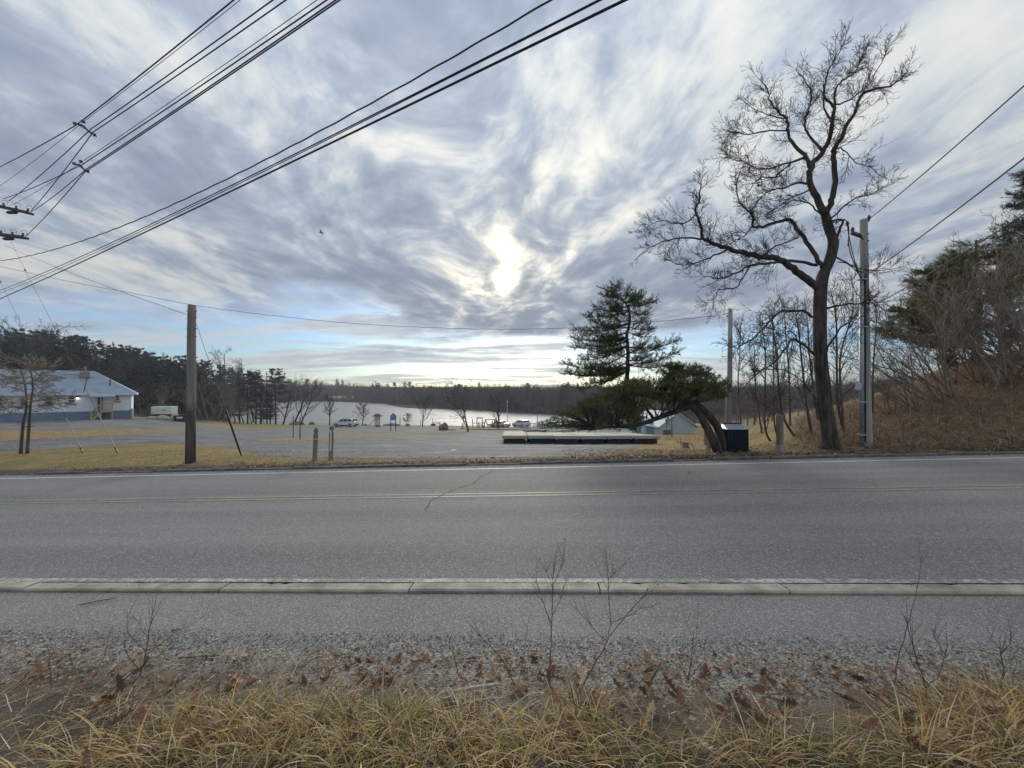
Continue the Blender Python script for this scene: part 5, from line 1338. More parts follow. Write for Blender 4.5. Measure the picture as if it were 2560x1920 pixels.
# brambles and dead grass on the bank, straw on its crest and along the far verge
def bank_cover():
    rng = random.Random(15); mb = MB()
    BR = [(0.24, 0.15, 0.095), (0.18, 0.105, 0.068), (0.30, 0.20, 0.13), (0.13, 0.08, 0.055), (0.36, 0.26, 0.165), (0.21, 0.13, 0.095), (0.42, 0.32, 0.20)]
    n = 0
    while n < 7500:
        px = rng.uniform(1985, 2760); cy = float(np.interp(px, [1860, 1950, 2000, 2160, 2290, 2370, 2560, 3600], [24, 21, 20, 17.5, 16.8, 16.4, 15, 12])); d0 = float(np.interp(px, [1985, 2160, 2560, 2760], [11.5, 10.3, 9.4, 8.6]))
        d = d0 + rng.random() ** 1.2 * (cy - d0); p = G(px, d, -.01); n += 1
        L = rng.uniform(.25, .75); blade(mb, p, rng.uniform(0, 6.28), L, rng.uniform(.006, .013), rng.uniform(.3, 1.3), rng.uniform(.8, 2.6), jit(rng.choice(BR), rng, .25), rng, 4, .8)
    tag(mb.build('bramble_cover', tint_mat('bramble_stems', .85)), 'reddish-brown brambles and dead stalks covering the steep bank', 'brambles', kind='stuff')
    mb = MB()
    for k in range(9000):
        px = rng.uniform(1480, 2700)
        if rng.random() < .5:     # crest
            px = rng.uniform(1850, 2700); cy = float(np.interp(px, [1850, 1950, 2000, 2160, 2290, 2370, 2560, 3600], [25, 22, 20.5, 18, 17, 16.5, 15, 12])); d = cy + rng.gauss(-.3, 1.1); L = rng.uniform(.06, .2)
        else:                      # verge strip
            v = rng.uniform(7.4, 9.0) if px > 1850 else rng.uniform(7.7, 9.5)
            u = rng.uniform(2.2, 14.5); x, y = xy_of(u, v); px = 1280 + FPX * x / y; d = y; L = rng.uniform(.05, .16)
        p = G(px, d, -.005); blade(mb, p, rng.uniform(0, 6.28), L, rng.uniform(.006, .012), rng.uniform(.3, 1.3), rng.uniform(.6, 2.0), jit(rng.choice(STRAW), rng, .25), rng, 3)
    for k in range(5200):           # verge near the stub pole
        u = rng.uniform(-16, -2.4); v = rng.uniform(7.6, 11.5) if u < -6 else rng.uniform(7.5, 8.7); x, y = xy_of(u, v)
        blade(mb, Vector((x, y, ground_z(x, y) - .005)), rng.uniform(0, 6.28), rng.uniform(.04, .11), rng.uniform(.006, .012), rng.uniform(.3, 1.3), rng.uniform(.6, 2.0), jit(rng.choice(STRAW), rng, .25), rng, 3)
    for k in range(3800):           # short dead grass between the docks and the shed
        px = rng.uniform(1500, 1920); d = rng.uniform(11.5, 26); p = G(px, d, -.01)
        if px < 1660 and d > 20: continue
        blade(mb, p, rng.uniform(0, 6.28), rng.uniform(.05, .17), rng.uniform(.008, .016), rng.uniform(.4, 1.3), rng.uniform(.4, 1.6), jit(rng.choice(STRAW), rng, .3), rng, 3)
    for k in range(5200):           # tall dead grass by the boathouse and the shed
        px = rng.uniform(1600, 1905); d = 17 + 27 * rng.random() ** .7; p = G(px, d, -.01)
        if px < 1690 and d < 30: continue
        if d < 30 and rng.random() < (30 - d) / 14: continue
        c = rng.choice(STRAW) if rng.random() < .55 else (0.30, 0.14, 0.075)
        blade(mb, p, rng.uniform(0, 6.28), rng.uniform(.15, .5) * min(1, d / 32), rng.uniform(.010, .022), rng.uniform(.6, 1.4), rng.uniform(.2, 1.4), jit(c, rng, .25), rng, 3)
    tag(mb.build('verge_grass', tint_mat('grass_blades')), 'tan dead grass along the far verge and the crest of the bank', 'grass', kind='stuff')
    mb = MB()
    for k in range(7000):           # leaf litter along the far kerb and under the pine
        if k % 3: u = rng.uniform(-14, 14); v = V_SH + .1 + abs(rng.gauss(0, .55))
        else: u = rng.uniform(1.0, 7.5); v = rng.uniform(7.0, 12.5)
        if u < -2 and rng.random() < .6: continue
        x, y = xy_of(u, v); s = rng.uniform(.018, .045); z = ground_z(x, y) + .012 if v > V_SH + .3 else road_z(u, v) + .06; c = rng.choice(LEAFC); g = rng.uniform(.5, 1.0); a = rng.uniform(0, 6.28)
        pts = [(x + math.cos(a + q * 1.57) * s * rng.uniform(.6, 1.2), y + math.sin(a + q * 1.57) * s, z + rng.uniform(0, s * .9)) for q in range(4)]
        mb.add(pts, [(0, 1, 2), (0, 2, 3)], (c[0] * g, c[1] * g, c[2] * g, 1))
    tag(mb.build('leaf_litter', tint_mat('leaf_blades')), 'brown leaf litter along the far kerb and under the bent pine', 'leaf litter', kind='stuff')
bank_cover()

# ------------------------------------------------------------------ poles and wires
M_POLE = mat('weathered_pole', (0.17, 0.155, 0.14), (0.30, 0.28, 0.255), 0.9, 5.0, 7.0, 0.5, None, 0.15, stretch=(1, 1, 0.06))
M_POLE2 = mat('pale_pole', (0.24, 0.23, 0.215), (0.38, 0.365, 0.34), 0.9, 5.0, 7.0, 0.4, None, 0.15, stretch=(1, 1, 0.06))
M_STAIN = mat('creosote_stain', (0.045, 0.036, 0.030), (0.13, 0.11, 0.095), 0.95, 5.0, 7.0, 0.5, None, 0.15, stretch=(1, 1, 0.12))
M_WIRE = mat('wire_black', (0.018, 0.019, 0.022), rough=0.6)
M_STEEL = mat('galvanised_steel', (0.32, 0.34, 0.36), (0.45, 0.47, 0.49), 0.45, 20.0, metal=0.6)
M_DARKM = mat('dark_metal', (0.03, 0.032, 0.036), (0.06, 0.062, 0.066), 0.55, 9.0, metal=0.4)
M_YGUARD = mat('yellow_plastic', (0.30, 0.25, 0.11), (0.37, 0.31, 0.15), 0.6, 3.0)
M_PORC = mat('porcelain', (0.09, 0.085, 0.09), rough=0.3, spec=0.5)
M_TIMBER = mat('grey_timber', (0.16, 0.13, 0.105), (0.29, 0.25, 0.205), 0.9, 6.0, 6.0, 0.5, None, 0.15, stretch=(1, 1, .12))
M_NEWWOOD = mat('treated_lumber', (0.36, 0.29, 0.16), (0.48, 0.39, 0.23), 0.85, 6.0, 5.0, 0.3)
M_ARM = mat('crossarm_wood', (0.065, 0.058, 0.052), (0.12, 0.108, 0.096), 0.9, 8.0)
def catenary(a, b, sag, n=24): return [a.lerp(b, i / n) - Vector((0, 0, sag * 4 * (i / n) * (1 - i / n))) for i in range(n + 1)]
def wire(label, pts, r, twist=0.0, cat='wire', name='overhead_wire'):
    o0 = pts[0].copy(); P = [p - o0 for p in pts]
    if twist:
        Q = []; s = 0.0
        for i in range(len(P) - 1):
            L = (P[i + 1] - P[i]).length; m = max(2, int(L / .16))
            for k in range(m):
                t = k / m; a = (s + L * t) * 6.283 / 1.3; Q.append(P[i].lerp(P[i + 1], t) + Vector((0.2, .35, 1)).normalized() * math.sin(a) * twist)
            s += L
        Q.append(P[-1]); P = Q
    o = MB().tube(P, r, 5).build(name, M_WIRE, loc=o0); tag(o, label, cat)
    return o
def span(label, a, b, sag, r, twist=0.0, extend=0.0, name='overhead_wire'):
    if extend: b = b + (b - a).normalized() * extend
    return wire(label, catenary(a, b, sag), r, twist, name=name)

def ring(mb, z0, z1, r, sides=14): mb.cyl((0, 0, z0), (0, 0, z1), r, r, sides)
# short stub pole that takes the guy
def stub_pole():
    base = hit(476, 1157); D = base.y; e = empty('utility_pole', base, 0, 'short weathered wooden stub pole with stained foot and no crossarm', 'pole')
    H = W(476, 763, D).z - base.z; r = 10.4 / FPX * D
    n = 10; MB().tube([(math.sin(i * .7) * .004, 0, H * (.33 + .67 * i / n)) for i in range(n + 1)], np.linspace(r * .98, r * .84, n + 1), 18).build('shaft', M_POLE, e, smooth=True)
    MB().tube([(0, 0, -.4), (0, 0, H * .16), (0, 0, H * .33)], [r * 1.1, r * 1.03, r * .985], 18).build('stained_foot', M_STAIN, e, smooth=True)
    for z in (.96, .92, .85, .80): MB().cyl((-r * 1.25, 0, H * z), (r * 1.25, 0, H * z), .012, .012, 6).build('bolt', M_DARKM, e)
    MB().cyl((-.05, -r * .88, H * .49), (-.05, -r * 1.05, H * .49), .02, .02, 8).build('bolt', M_DARKM, e)
    # its guy with the black guard
    anc = hit(604, 1140); top = base + Vector((r, 0, H * .885)); g = top.lerp(anc, .72)
    e2 = empty('guy_wire', anc, 0, 'guy wire with black guard running from the stub pole to the grass', 'guy wire')
    MB().cyl(top - anc, Vector((0, 0, 0)), .006, .006, 5).build('wire', M_WIRE, e2)
    gd = (top - anc).normalized(); L = (top - anc).length
    MB().tube([gd * .08, gd * .12 * L, gd * .36 * L], [.028, .034, .030], 8).build('guard', M_DARKM, e2)
    MB().tube([gd * .12 + Vector((-.02, 0, 0)), Vector((.04, 0, -.06))], [.02, .012], 6).build('anchor_rod', M_DARKM, e2)
    return base, H
STUB, STUB_H = stub_pole()

# tall pole whose crossarms reach into the picture
LP = Vector(((-42 - 1280) / FPX * 24.2, 24.2, 0)); LP.z = ground_z(LP.x, LP.y)
def tall_pole():
    e = empty('utility_pole', LP, 0, 'tall utility pole with two levels of dark double crossarms', 'pole')
    Ht = 13.6 - LP.z; MB().tube([(0, 0, -.5), (0, 0, Ht * .5), (0, 0, Ht)], [.19, .165, .13], 16).build('shaft', M_POLE, e, smooth=True)
    for (pz, ends) in ((506, [(75, 533), (-160, 480)]), (585, [(62, 594), (-150, 568)])):
        a = W(*ends[0], 24.0) - LP; b = W(*ends[1], 25.2) - LP; m = (a + b) / 2
        for off in (-.16, .16):
            arm = MB().bar(a + Vector((0, off, 0)), b + Vector((0, off, 0)), .10, .13).build('crossarm', M_ARM, e)
        MB().bar(a.lerp(b, .35) + Vector((0, .16, -.02)), Vector((0, 0, m.z - 1.0)), .03, .05).build('brace', M_DARKM, e)
        for t in (.02, .14, .27, .72, .86):
            p = a.lerp(b, t); k = MB().tube([p + Vector((0, 0, .05)), p + Vector((0, 0, .12)), p + Vector((0, 0, .17)), p + Vector((0, 0, .26))], [.03, .07, .05, .06], 10).build('insulator', M_PORC, e)
            c = p + Vector((0, 0, .24)); jump = [c + Vector((math.cos(q) * .22 + .1, -.05, math.sin(q) * .18)) for q in np.linspace(2.8, -.6, 8)]
            MB().tube(jump, .011, 4).build('jumper', M_WIRE, e)
        p = a.lerp(b, .16) + Vector((0, -.1, -.22)); MB().tube([p + Vector((-.34, 0, 0)), p + Vector((-.2, 0, 0)), p + Vector((.2, 0, 0)), p + Vector((.34, 0, 0))], [.05, .10, .10, .04], 10).build('cutout', M_DARKM, e)
tall_pole()

# spacer-cable runs over the road
S1 = W(213, 321, 16.3); S2 = W(204, 415, 16.4)
def spacer(label, S, pts):
    e = empty('wire_spacer', S, .3, label, 'spacer')
    q = [Vector(p) for p in pts]
    MB().tube([q[0], q[1], q[2], q[3]], [.035, .03, .03, .04], 6).build('arm', M_DARKM, e)
    MB().tube([q[0] + Vector((0, 0, .02)), q[1] + Vector((.06, 0, -.12)), q[3]], [.022, .022, .022], 5).build('arm', M_DARKM, e)
    for p in (q[0], q[3], q[1] + Vector((.02, 0, .17))): MB().tube([p + Vector((-.06, 0, 0)), p + Vector((.06, 0, 0))], .06, 8).build('clamp', M_PORC, e)
spacer('dark wire spacer holding the upper bundle of cables over the road', S1, [(-.32, 0, .14), (-.05, 0, .10), (.12, 0, -.12), (.34, 0, -.22)])
spacer('dark wire spacer holding the lower bundle of cables over the road', S2, [(-.22, 0, .06), (-.02, 0, .02), (.08, 0, -.14), (.24, 0, -.2)])
def top_end(px, z): return W(px, 0, (z - EYE.z) / (.9896 + 0.0))
def run(label, s_px, s_dep, end_px, r, left=None, sag=.12):
    s = W(*s_px, s_dep); e = W(end_px, 0, (s.z - EYE.z + .2) / ((960 / FPX) + math.tan(PITCH)))
    pts = catenary(s, s + (e - s) * 1.9, sag, 16)
    if left is not None: pts = [W(*left[0], left[1])] + catenary(W(*left[0], left[1]), s, .1, 8)[1:-1] + pts
    wire(label, pts, r)
run('heavy top cable of the upper bundle, passing straight over its spacer', (190, 313), 16.3, 572, .020, ((-60, 445), 26.0))
run('thin messenger wire above the upper bundle', (212, 302), 16.4, 588, .009, ((-40, 492), 26.0))
run('upper bundle cable running down to the inner insulator', (228, 322), 16.3, 668, .018, ((22, 503), 24.0))
run('upper bundle cable that crosses down to the arm tip', (233, 330), 16.2, 700, .018, ((78, 527), 24.0))
run('thin messenger wire above the lower bundle', (204, 405), 16.4, 776, .009, ((26, 514), 24.2))
run('lower bundle cable reaching the upper arm', (206, 411), 16.4, 800, .017, ((8, 497), 24.1))
run('lower bundle cable running to the upper arm tip', (216, 423), 16.3, 822, .017, ((76, 531), 24.0))
run('lowest cable of the lower bundle, running to the lower arm tip', (212, 430), 16.3, 832, .017, ((62, 593), 24.0))
# three heavy cables across the picture
def cross(label, lpx, lpy, mid, tpx, r, twist=0.0):
    """cable through three sighted points: left frame edge, mid span, top frame edge"""
    a = W(lpx, lpy, 23.6); e = W(tpx, 0, (a.z - EYE.z) / ((960 / FPX) + math.tan(PITCH)))
    q = (mid[0] - 1280) / FPX; k = (mid_t := (a.x - q * a.y) / ((a.x - e.x) - q * (a.y - e.y))); m = a.lerp(e, k); m = W(mid[0], mid[1], m.y)
    A = np.array([[0, 0, 1], [k * k, k, 1], [1, 1, 1]]); zc = np.linalg.solve(A, np.array([a.z, m.z, e.z])); pts = []
    for s_ in np.linspace(-.12, 1.6, 50): p = a + (e - a) * s_; p.z = float(zc[0] * s_ * s_ + zc[1] * s_ + zc[2]); pts.append(p)
    wire(label, pts, r, twist)
cross('twisted aerial cable, topmost of the three spanning the sky', 0, 652, (642, 408), 1377, .019, .016)
cross('middle aerial cable of the three spanning the sky', 0, 726, (642, 430), 1497, .014)
cross('thin aerial wire alongside the middle cable', 0, 733, (642, 435), 1503, .010)
cross('thick aerial cable, lowest of the three spanning the sky', 0, 747, (642, 445), 1562, .021)

# service pole beside the pine with the long low wire
def service_pole():
    D = 21.0; base = G(1822, D); e = empty('utility_pole', base, 0, 'slim bare service pole beside the dark shed', 'pole'); H = W(1822, 773, D).z - base.z
    T = W(1826, 773, D) - base
    MB().tube([(-.1, 0, -.4), tuple(T * .5), tuple(T)], [.15, .13, .105], 14).build('shaft', M_POLE2, e, smooth=True)
    a = T * .45 + Vector((-.17, -.05, 0)); MB().cyl(Vector((-.25, -.06, 0)), a, .03, .03, 8).build('conduit', M_STEEL, e)
    MB().bar(T + Vector((-.1, 0, -.2)), T + Vector((-.42, 0, -.3)), .04).build('bracket', M_DARKM, e); MB().cyl(T + Vector((-.2, -.05, -.3)), T + Vector((-.2, -.05, -.45)), .03, .03, 8).build('insulator', M_PORC, e)
    return base + T
SP = service_pole()
wl = [W(-40, 657, 24.0), W(160, 701, 23.2), W(320, 731, 22.6), W(480, 762, 22.2), W(640, 784, 22.0), W(850, 806, 21.6), W(1050, 818, 21.4), W(1240, 823, 21.2), W(1420, 820, 21.1), W(1600, 808, 21.0), W(1800, 788, 21.0)]
wire('long thin service wire sagging low across the sky to the service pole', smooth_poly(wl, 6), .011, .008)
span('thin span wire from the crossarms to the top of the stub pole', W(12, 613, 24.0), STUB + Vector((0, 0, STUB_H * .93)), .12, .008)
# guys of the tall pole with yellow guards
def guy(label, top, anc_px, gfrac, dark=False):
    anc = hit(*anc_px); e = empty('guy_wire', anc, 0, label, 'guy wire'); v = top - anc
    MB().cyl(v, Vector((0, 0, 0)), .006, .006, 5).build('wire', M_WIRE, e)
    d = v.normalized(); L = v.length
    for t in (.80,): MB().tube([d * L * t, d * (L * t + .12), d * (L * t + .24)], [.02, .05, .02], 8).build('strain_insulator', M_PORC, e)
    MB().tube([d * .1, d * 1.0, d * L * gfrac], [.018, .018, .016], 8).build('guard', M_YGUARD, e)
    MB().tube([d * .35, Vector((.03, 0, -.1))], [.035, .02], 6).build('anchor_rod', M_DARKM, e)
guy('guy wire with yellow guard reaching the lawn in front of the porch steps', W(28, 606, 24.0), (295, 1133), .13)
guy('guy wire with yellow guard beside the small twin-stemmed tree', W(-30, 640, 24.0), (208, 1133), .12)

# big pole beside the bare tree
def big_pole():
    base = hit(2166, 1113); D = base.y; e = empty('utility_pole', base, 0, 'pale wooden utility pole with grey conduit beside the tall bare tree', 'pole')
    T = W(2159, 549, D) - base; r = 9.8 / FPX * D
    pts = [Vector((0, 0, -.4)), T * .02, T * .25, T * .5, T * .75, T]; MB().tube(pts, [r * 1.35, r * 1.25, r * 1.05, r * .97, r * .9, r * .82], 20).build('shaft', M_POLE2, e, smooth=True)
    cx = W(2149, 1110, D) - base; ct = W(2149, 684, D) - base; f = Vector((0, -.06, 0))
    MB().cyl(Vector((cx.x, -.06, -.1)), ct + f, .052, .046, 12).build('conduit', M_STEEL, e, smooth=True)
    MB().cyl(Vector((cx.x + .075, -.09, .1)), ct + f + Vector((.07, -.03, -.1)), .016, .016, 8).build('cable_riser', M_WIRE, e)
    for py in (700, 818, 1005, 1086): 
        p = W(2152, py, D) - base; MB().box((p.x, -.05, p.z), (.17, .16, .035)).build('strap', M_STEEL, e)
    MB().tube([ct + f, ct + f + Vector((-.02, 0, .07)), ct + f + Vector((-.1, 0, .05))], [.055, .075, .04], 10).build('weatherhead', M_STEEL, e)
    p = W(2138, 967, D) - base; MB().box((p.x, -.1, p.z), (.085, .11, .19), Matrix.Rotation(.2, 3, 'Y')).build('meter_box', mat('box_grey', (.36, .38, .40), (.44, .46, .48), .6, 8.0), e, bevel=.01)
    b0 = W(2154, 592, D) - base; b1 = W(2128, 583, D) - base; MB().bar(b0, b1, .05, .06).build('bracket', M_DARKM, e)
    for q in (W(2131, 575, D), W(2118, 560, D), W(2172, 545, D)): 
        q = q - base; MB().tube([q + Vector((0, 0, -.06)), q, q + Vector((0, 0, .07))], [.02, .05, .03], 8).build('insulator', M_PORC, e)
    MB().bar(T + Vector((.02, 0, -.05)), W(2174, 552, D) - base, .03).build('bracket', M_DARKM, e)
    for k, pl in enumerate(([(2118, 562), (2124, 600), (2136, 650), (2147, 682)], [(2131, 578), (2150, 585), (2158, 600)], [(2088, 560), (2110, 548), (2122, 570), (2120, 615)], [(2147, 684), (2120, 660), (2095, 655)], [(2120, 600), (2128, 640), (2150, 690), (2158, 700)])):
        MB().tube(smooth_poly([W(x, y, D - .12) - base for x, y in pl], 4), .013, 5).build('drop_cable', M_WIRE, e)
    for z, s in ((.93, .03), (.9, .03), (.84, .025), (.3, .02)): MB().cyl(T * z + Vector((.03, -r * .8, 0)), T * z + Vector((.03, -r * 1.02, 0)), s * .6, s * .6, 6).build('bolt', M_DARKM, e)
    return base, T, D
BP, BT, BD = big_pole()
def rise(label, p_px, q_px, r, sag=.25):
    a = W(*p_px, BD); k = (960 - q_px[1]) / FPX; b = W(*q_px, (a.z - EYE.z + .15) / (k + math.tan(PITCH)))
    span(label, a, b, sag * .6, r, extend=6.0)
rise('highest overhead wire rising from the pale pole towards the road', (2174, 547), (2560, 190), .012)
rise('overhead wire leaving the pale pole below its top bracket', (2163, 690), (2560, 367), .012)
rise('lowest thin wire leaving the pale pole over the thicket', (2163, 775), (2560, 505), .009)
# yellow guard behind the big tree
anc = hit(2092, 1117); e = empty('guy_wire', anc, 0, 'guy wire with yellow guard behind the trunk of the big tree', 'guy wire')
tp = W(2089, 1033, anc.y) - anc; MB().tube([(0, 0, -.05), tuple(tp)], [.022, .02], 8).build('guard', M_YGUARD, e)
tp2 = W(2150, 600, BD) - anc; MB().cyl(tp, tp2, .005, .005, 4).build('wire', M_WIRE, e)

# ------------------------------------------------------------------ white building
M_SIDING = mat('white_siding', (0.74, 0.755, 0.78), (0.82, 0.83, 0.85), 0.75, 1.5, 5.0, 0.2, 12.0)
M_BLUEB = mat('blue_foundation', (0.15, 0.21, 0.30), (0.20, 0.265, 0.36), 0.85, 2.0)
M_ROOF = mat('blue_grey_roof', (0.24, 0.30, 0.375), (0.31, 0.37, 0.445), 0.55, 1.2, 5.0, 0.1, 8.0)
M_TRIM = mat('white_trim', (0.62, 0.63, 0.64), (0.70, 0.71, 0.72), 0.7, 3.0)
M_GLASS = mat('window_glass', (0.025, 0.028, 0.032), rough=0.08, spec=0.6)
M_DOOR = mat('dark_door', (0.05, 0.055, 0.06), (0.08, 0.085, 0.09), 0.6, 4.0)
M_VENT = mat('vent_brown', (0.22, 0.19, 0.15), (0.33, 0.29, 0.23), 0.8, 8.0)
M_LAMP = mat('lit_lamp', (0.9, 0.85, 0.7), emit=((1.0, 0.86, 0.6), 2.0))
def white_building():
    D = 50.0; xr = (329 - 1280) / FPX * D; base = Vector((xr, D, W(329, 1044, D).z)); TH = 0.74; cT, sT = math.cos(TH), math.sin(TH); e = empty('white_building', base, TH, 'long white single-storey building with blue foundation and blue-grey hip roof', 'building')
    Lb = 30.0; Wd = 7.0; He = W(329, 983, D).z - base.z; Hb = .95
    ze = He
    # walls (front face at y = 0), building runs to -x
    MB().box((-Lb / 2, Wd / 2, (Hb + ze) / 2), (Lb, Wd, ze - Hb)).build('wall', M_SIDING, e)
    MB().box((-Lb / 2, Wd / 2, Hb / 2 - .35), (Lb + .06, Wd + .06, Hb + .7)).build('foundation', M_BLUEB, e)
    rz = W(240, 928, D + .3).z - base.z; o = .45; hx = -Wd / 2
    def px(q): a = (q - 1280) / FPX; return -(base.x - a * base.y) / (cT - a * sT)
    def dep(q): return base.y + px(q) * sT
    rf = MB(); A = (o, -o, ze); B = (o, Wd + o, ze); C = (-Lb - o, Wd + o, ze); Dd = (-Lb - o, -o, ze); R1 = (hx, Wd / 2, rz); R2 = (-Lb + 3, Wd / 2, rz)
    t = .14; low = [(p[0], p[1], p[2] - t) for p in (A, B, C, Dd)]
    rf.add([A, B, C, Dd, R1, R2] + low, [(0, 4, 5, 3), (0, 1, 4), (1, 2, 5, 4), (2, 3, 5), (6, 9, 8, 7)]); roof = rf.build('roof', M_ROOF, e)
    MB().bar((o + .02, -o - .02, ze - .10), (-Lb - o, -o - .02, ze - .10), .06, .20).build('fascia', M_TRIM, e)
    MB().bar((o + .02, -o - .02, ze - .10), (o + .02, Wd + o, ze - .10), .06, .20).build('fascia', M_TRIM, e)
    def win(px0, px1, py0, py1):
        x0 = px(px0); x1 = px(px1); dd = dep(px0); z0 = W(px0, py1, dd).z - base.z; z1 = W(px0, py0, dd).z - base.z
        w = MB().box(((x0 + x1) / 2, -.02, (z0 + z1) / 2), (x1 - x0, .08, z1 - z0)).build('window', M_GLASS, e)
        f = MB()
        for z in (z0, (z0 + z1) / 2, z1): f.bar((x0 - .04, -.075, z), (x1 + .04, -.075, z), .06, .09)
        for x in (x0, x1): f.bar((x, -.08, z0), (x, -.08, z1), .06, .08)
        f.build('frame', M_TRIM, w); MB().bar((x0 - .12, -.1, z0 - .1), (x1 + .12, -.1, z0 - .1), .14, .07).build('sill', mat('dark_sill', (.1, .08, .075)), w)
    win(171, 188, 990, 1008); win(114, 132, 992, 1011); win(289, 299, 989, 1002); win(52, 70, 993, 1014); win(-10, 8, 994, 1016)
    # porch with lean-to roof, door and yellow timber stair
    dx0, dx1 = px(245), px(257); MB().box(((dx0 + dx1) / 2, -.03, Hb + 1.0), (dx1 - dx0, .1, 2.0)).build('door', M_DOOR, e)
    py0, py1 = px(228), px(289)
    m = MB(); zt, zb = ze - .08, ze - .34; m.add([(py0, .0, zt), (py1, 0, zt), (py1 + .1, -1.9, zb), (py0 - .1, -1.9, zb), (py0, 0, zt - .1), (py1, 0, zt - .1), (py1 + .1, -1.9, zb - .12), (py0 - .1, -1.9, zb - .12)], [(0, 3, 2, 1), (4, 5, 6, 7), (3, 7, 6, 2), (0, 4, 7, 3), (1, 2, 6, 5)]); m.build('porch_roof', M_ROOF, e)
    x0, x1 = px(256), px(284)
    MB().box(((x0 + x1) / 2, -.85, Hb - .06), (x1 - x0, 1.7, .12)).build('porch_deck', M_NEWWOOD, e)
    for x in (x0, x1): MB().bar((x, -1.6, -.3), (x, -1.6, zb - .1), .11).build('porch_post', M_NEWWOOD, e)
    MB().bar((x0, -1.6, Hb + .95), (x1, -1.6, Hb + .95), .09, .07).build('railing', M_NEWWOOD, e)
    MB().bar((x0, -1.6, Hb + .15), (x1, -1.6, Hb + .15), .07, .07).build('railing', M_NEWWOOD, e)
    k = 9
    for i in range(k): x = x0 + (x1 - x0) * (i + .5) / k; MB().bar((x, -1.6, Hb + .15), (x, -1.6, Hb + .95), .05).build('baluster', M_NEWWOOD, e)
    xs = px(232)
    for s in (-1.55, -.5):
        MB().bar((x0, s, Hb - .1), (xs, s, -.15), .06, .24).build('stringer', M_NEWWOOD, e)
        MB().bar((x0, s, Hb + .9), (xs - .1, s, .75), .08, .08).build('handrail', M_NEWWOOD, e)
        MB().bar((xs, s, -.2), (xs, s, .85), .10).build('newel_post', M_NEWWOOD, e)
        MB().bar((x0, s, Hb + .45), (xs, s, .35), .06, .06).build('railing', M_NEWWOOD, e)
    for i in range(5): t = (i + .5) / 5; MB().box((x0 + (xs - x0) * t, -1.0, Hb - .12 - t * (Hb - .05)), (.3, 1.1, .05)).build('stair_tread', M_NEWWOOD, e)
    # roof furniture
    def on_roof(qx, f):  # f = 0 eave, 1 ridge
        return Vector((px(qx) * (1 + f * .0), -o + (Wd / 2 + o) * f, ze + (rz - ze) * f))
    v = on_roof(206, .72); c = MB().box(tuple(v + Vector((0, 0, .3))), (.9, .7, .7)).build('chimney', M_VENT, e); MB().cyl(v + Vector((0, 0, .6)), v + Vector((0, 0, 1.35)), .1).build('flue', M_VENT, c)
    MB().bar(v + Vector((-2.3, -.1, .35)), v + Vector((.3, -.1, .2)), .10, .10).build('duct', M_VENT, e)
    a = on_roof(210, .08); MB().cyl(a, on_roof(212, .66), .04, .04, 6).build('roof_pipe', M_DARKM, e)
    a = on_roof(273, .34); MB().cyl(a, a + Vector((.05, 0, .8)), .07, .06, 8).build('vent_pipe', M_DARKM, e)
    lx = px(195); MB().box((lx, -.14, ze - .42), (.34, .22, .14)).build('lamp_housing', M_DARKM, e); MB().tube([(lx, -.2, ze - .5), (lx, -.2, ze - .58), (lx, -.2, ze - .66)], [.10, .12, .05], 10).build('lamp_bulb', M_LAMP, e)
    MB().bar((0.02, -.06, -.3), (0.02, -.06, 1.2), .14).build('corner_post', M_NEWWOOD, e)
white_building()

def boulder(label, px, depth, w, h, seed, material=None, dy=None, group=None, name='boulder', sharp=.18):
    rng = np.random.default_rng(seed); bm = bmesh.new(); bmesh.ops.create_icosphere(bm, subdivisions=3, radius=1.0)
    ph = rng.uniform(0, 6.28, 9); fr = rng.uniform(1.2, 3.6, 9)
    for v in bm.verts:
        n = v.co.copy(); d = 1 + sharp * (math.sin(fr[0] * n.x + ph[0]) + math.sin(fr[1] * n.y + ph[1]) + math.sin(fr[2] * n.z + ph[2])) * .6 + .08 * math.sin(6 * n.x + ph[3]) * math.sin(7 * n.y + ph[4]) + rng.normal(0, .015)
        v.co = n * d; v.co.z = max(v.co.z, -.35)
        v.co.x *= w / 2; v.co.y *= (dy or w) / 2 * .8; v.co.z *= h / 1.25
    me = bpy.data.meshes.new(name); bm.to_mesh(me); bm.free(); me.materials.append(material or mat('boulder_stone', (.10, .095, .09), (.22, .21, .195), .9, 3.0, 7.0, .6, None, .2))
    o = bpy.data.objects.new(name, me); COL.objects.link(o); o.location = G(px, depth, h * .22); o.rotation_euler = (0, 0, rng.uniform(0, 3)); tag(o, label, 'boulder', group)
    return o
M_PALEROCK = mat('pale_rock', (.33, .30, .24), (.47, .43, .35), .9, 3.0, 7.0, .5, None, .2)
boulder('flat pale boulder beside the white generator box', 383, 55.0, 1.5, .45, 1, M_PALEROCK)
boulder('rounded pale boulder in front of the white generator box', 408, 55.0, 1.7, .60, 2, M_PALEROCK)
boulder('pale boulder next to the navy dumpster', 438, 55.0, 1.45, .80, 3, M_PALEROCK)
boulder('angular dark boulder with a steep peak at the end of the grass island', 1106, 60.0, 1.55, .95, 4, sharp=.3)
boulder('low dark slab of rock lying on the grass island', 1130, 60.5, 1.9, .22, 14)
boulder('grey rock on the grassy shore under the leaning trees', 742, 92.0, 3.2, .9, 5)
boulder('dark rock at the water edge beyond the leaning trees', 781, 94.0, 1.3, .7, 6)
boulder('brown rock at the foot of the shelter sign', 946, 78.0, 1.4, .55, 7)
boulder('long low rock on the shore behind the blue sign', 984, 88.0, 2.8, .6, 8)
boulder('small rock beside the little round tree on the shore', 1020, 88.0, 1.3, .55, 9)
boulder('flat shore rock next to the long low rock', 966, 90.0, 1.8, .35, 10)
boulder('small shore rock near the white car bumper', 913, 90.0, 1.2, .35, 11)
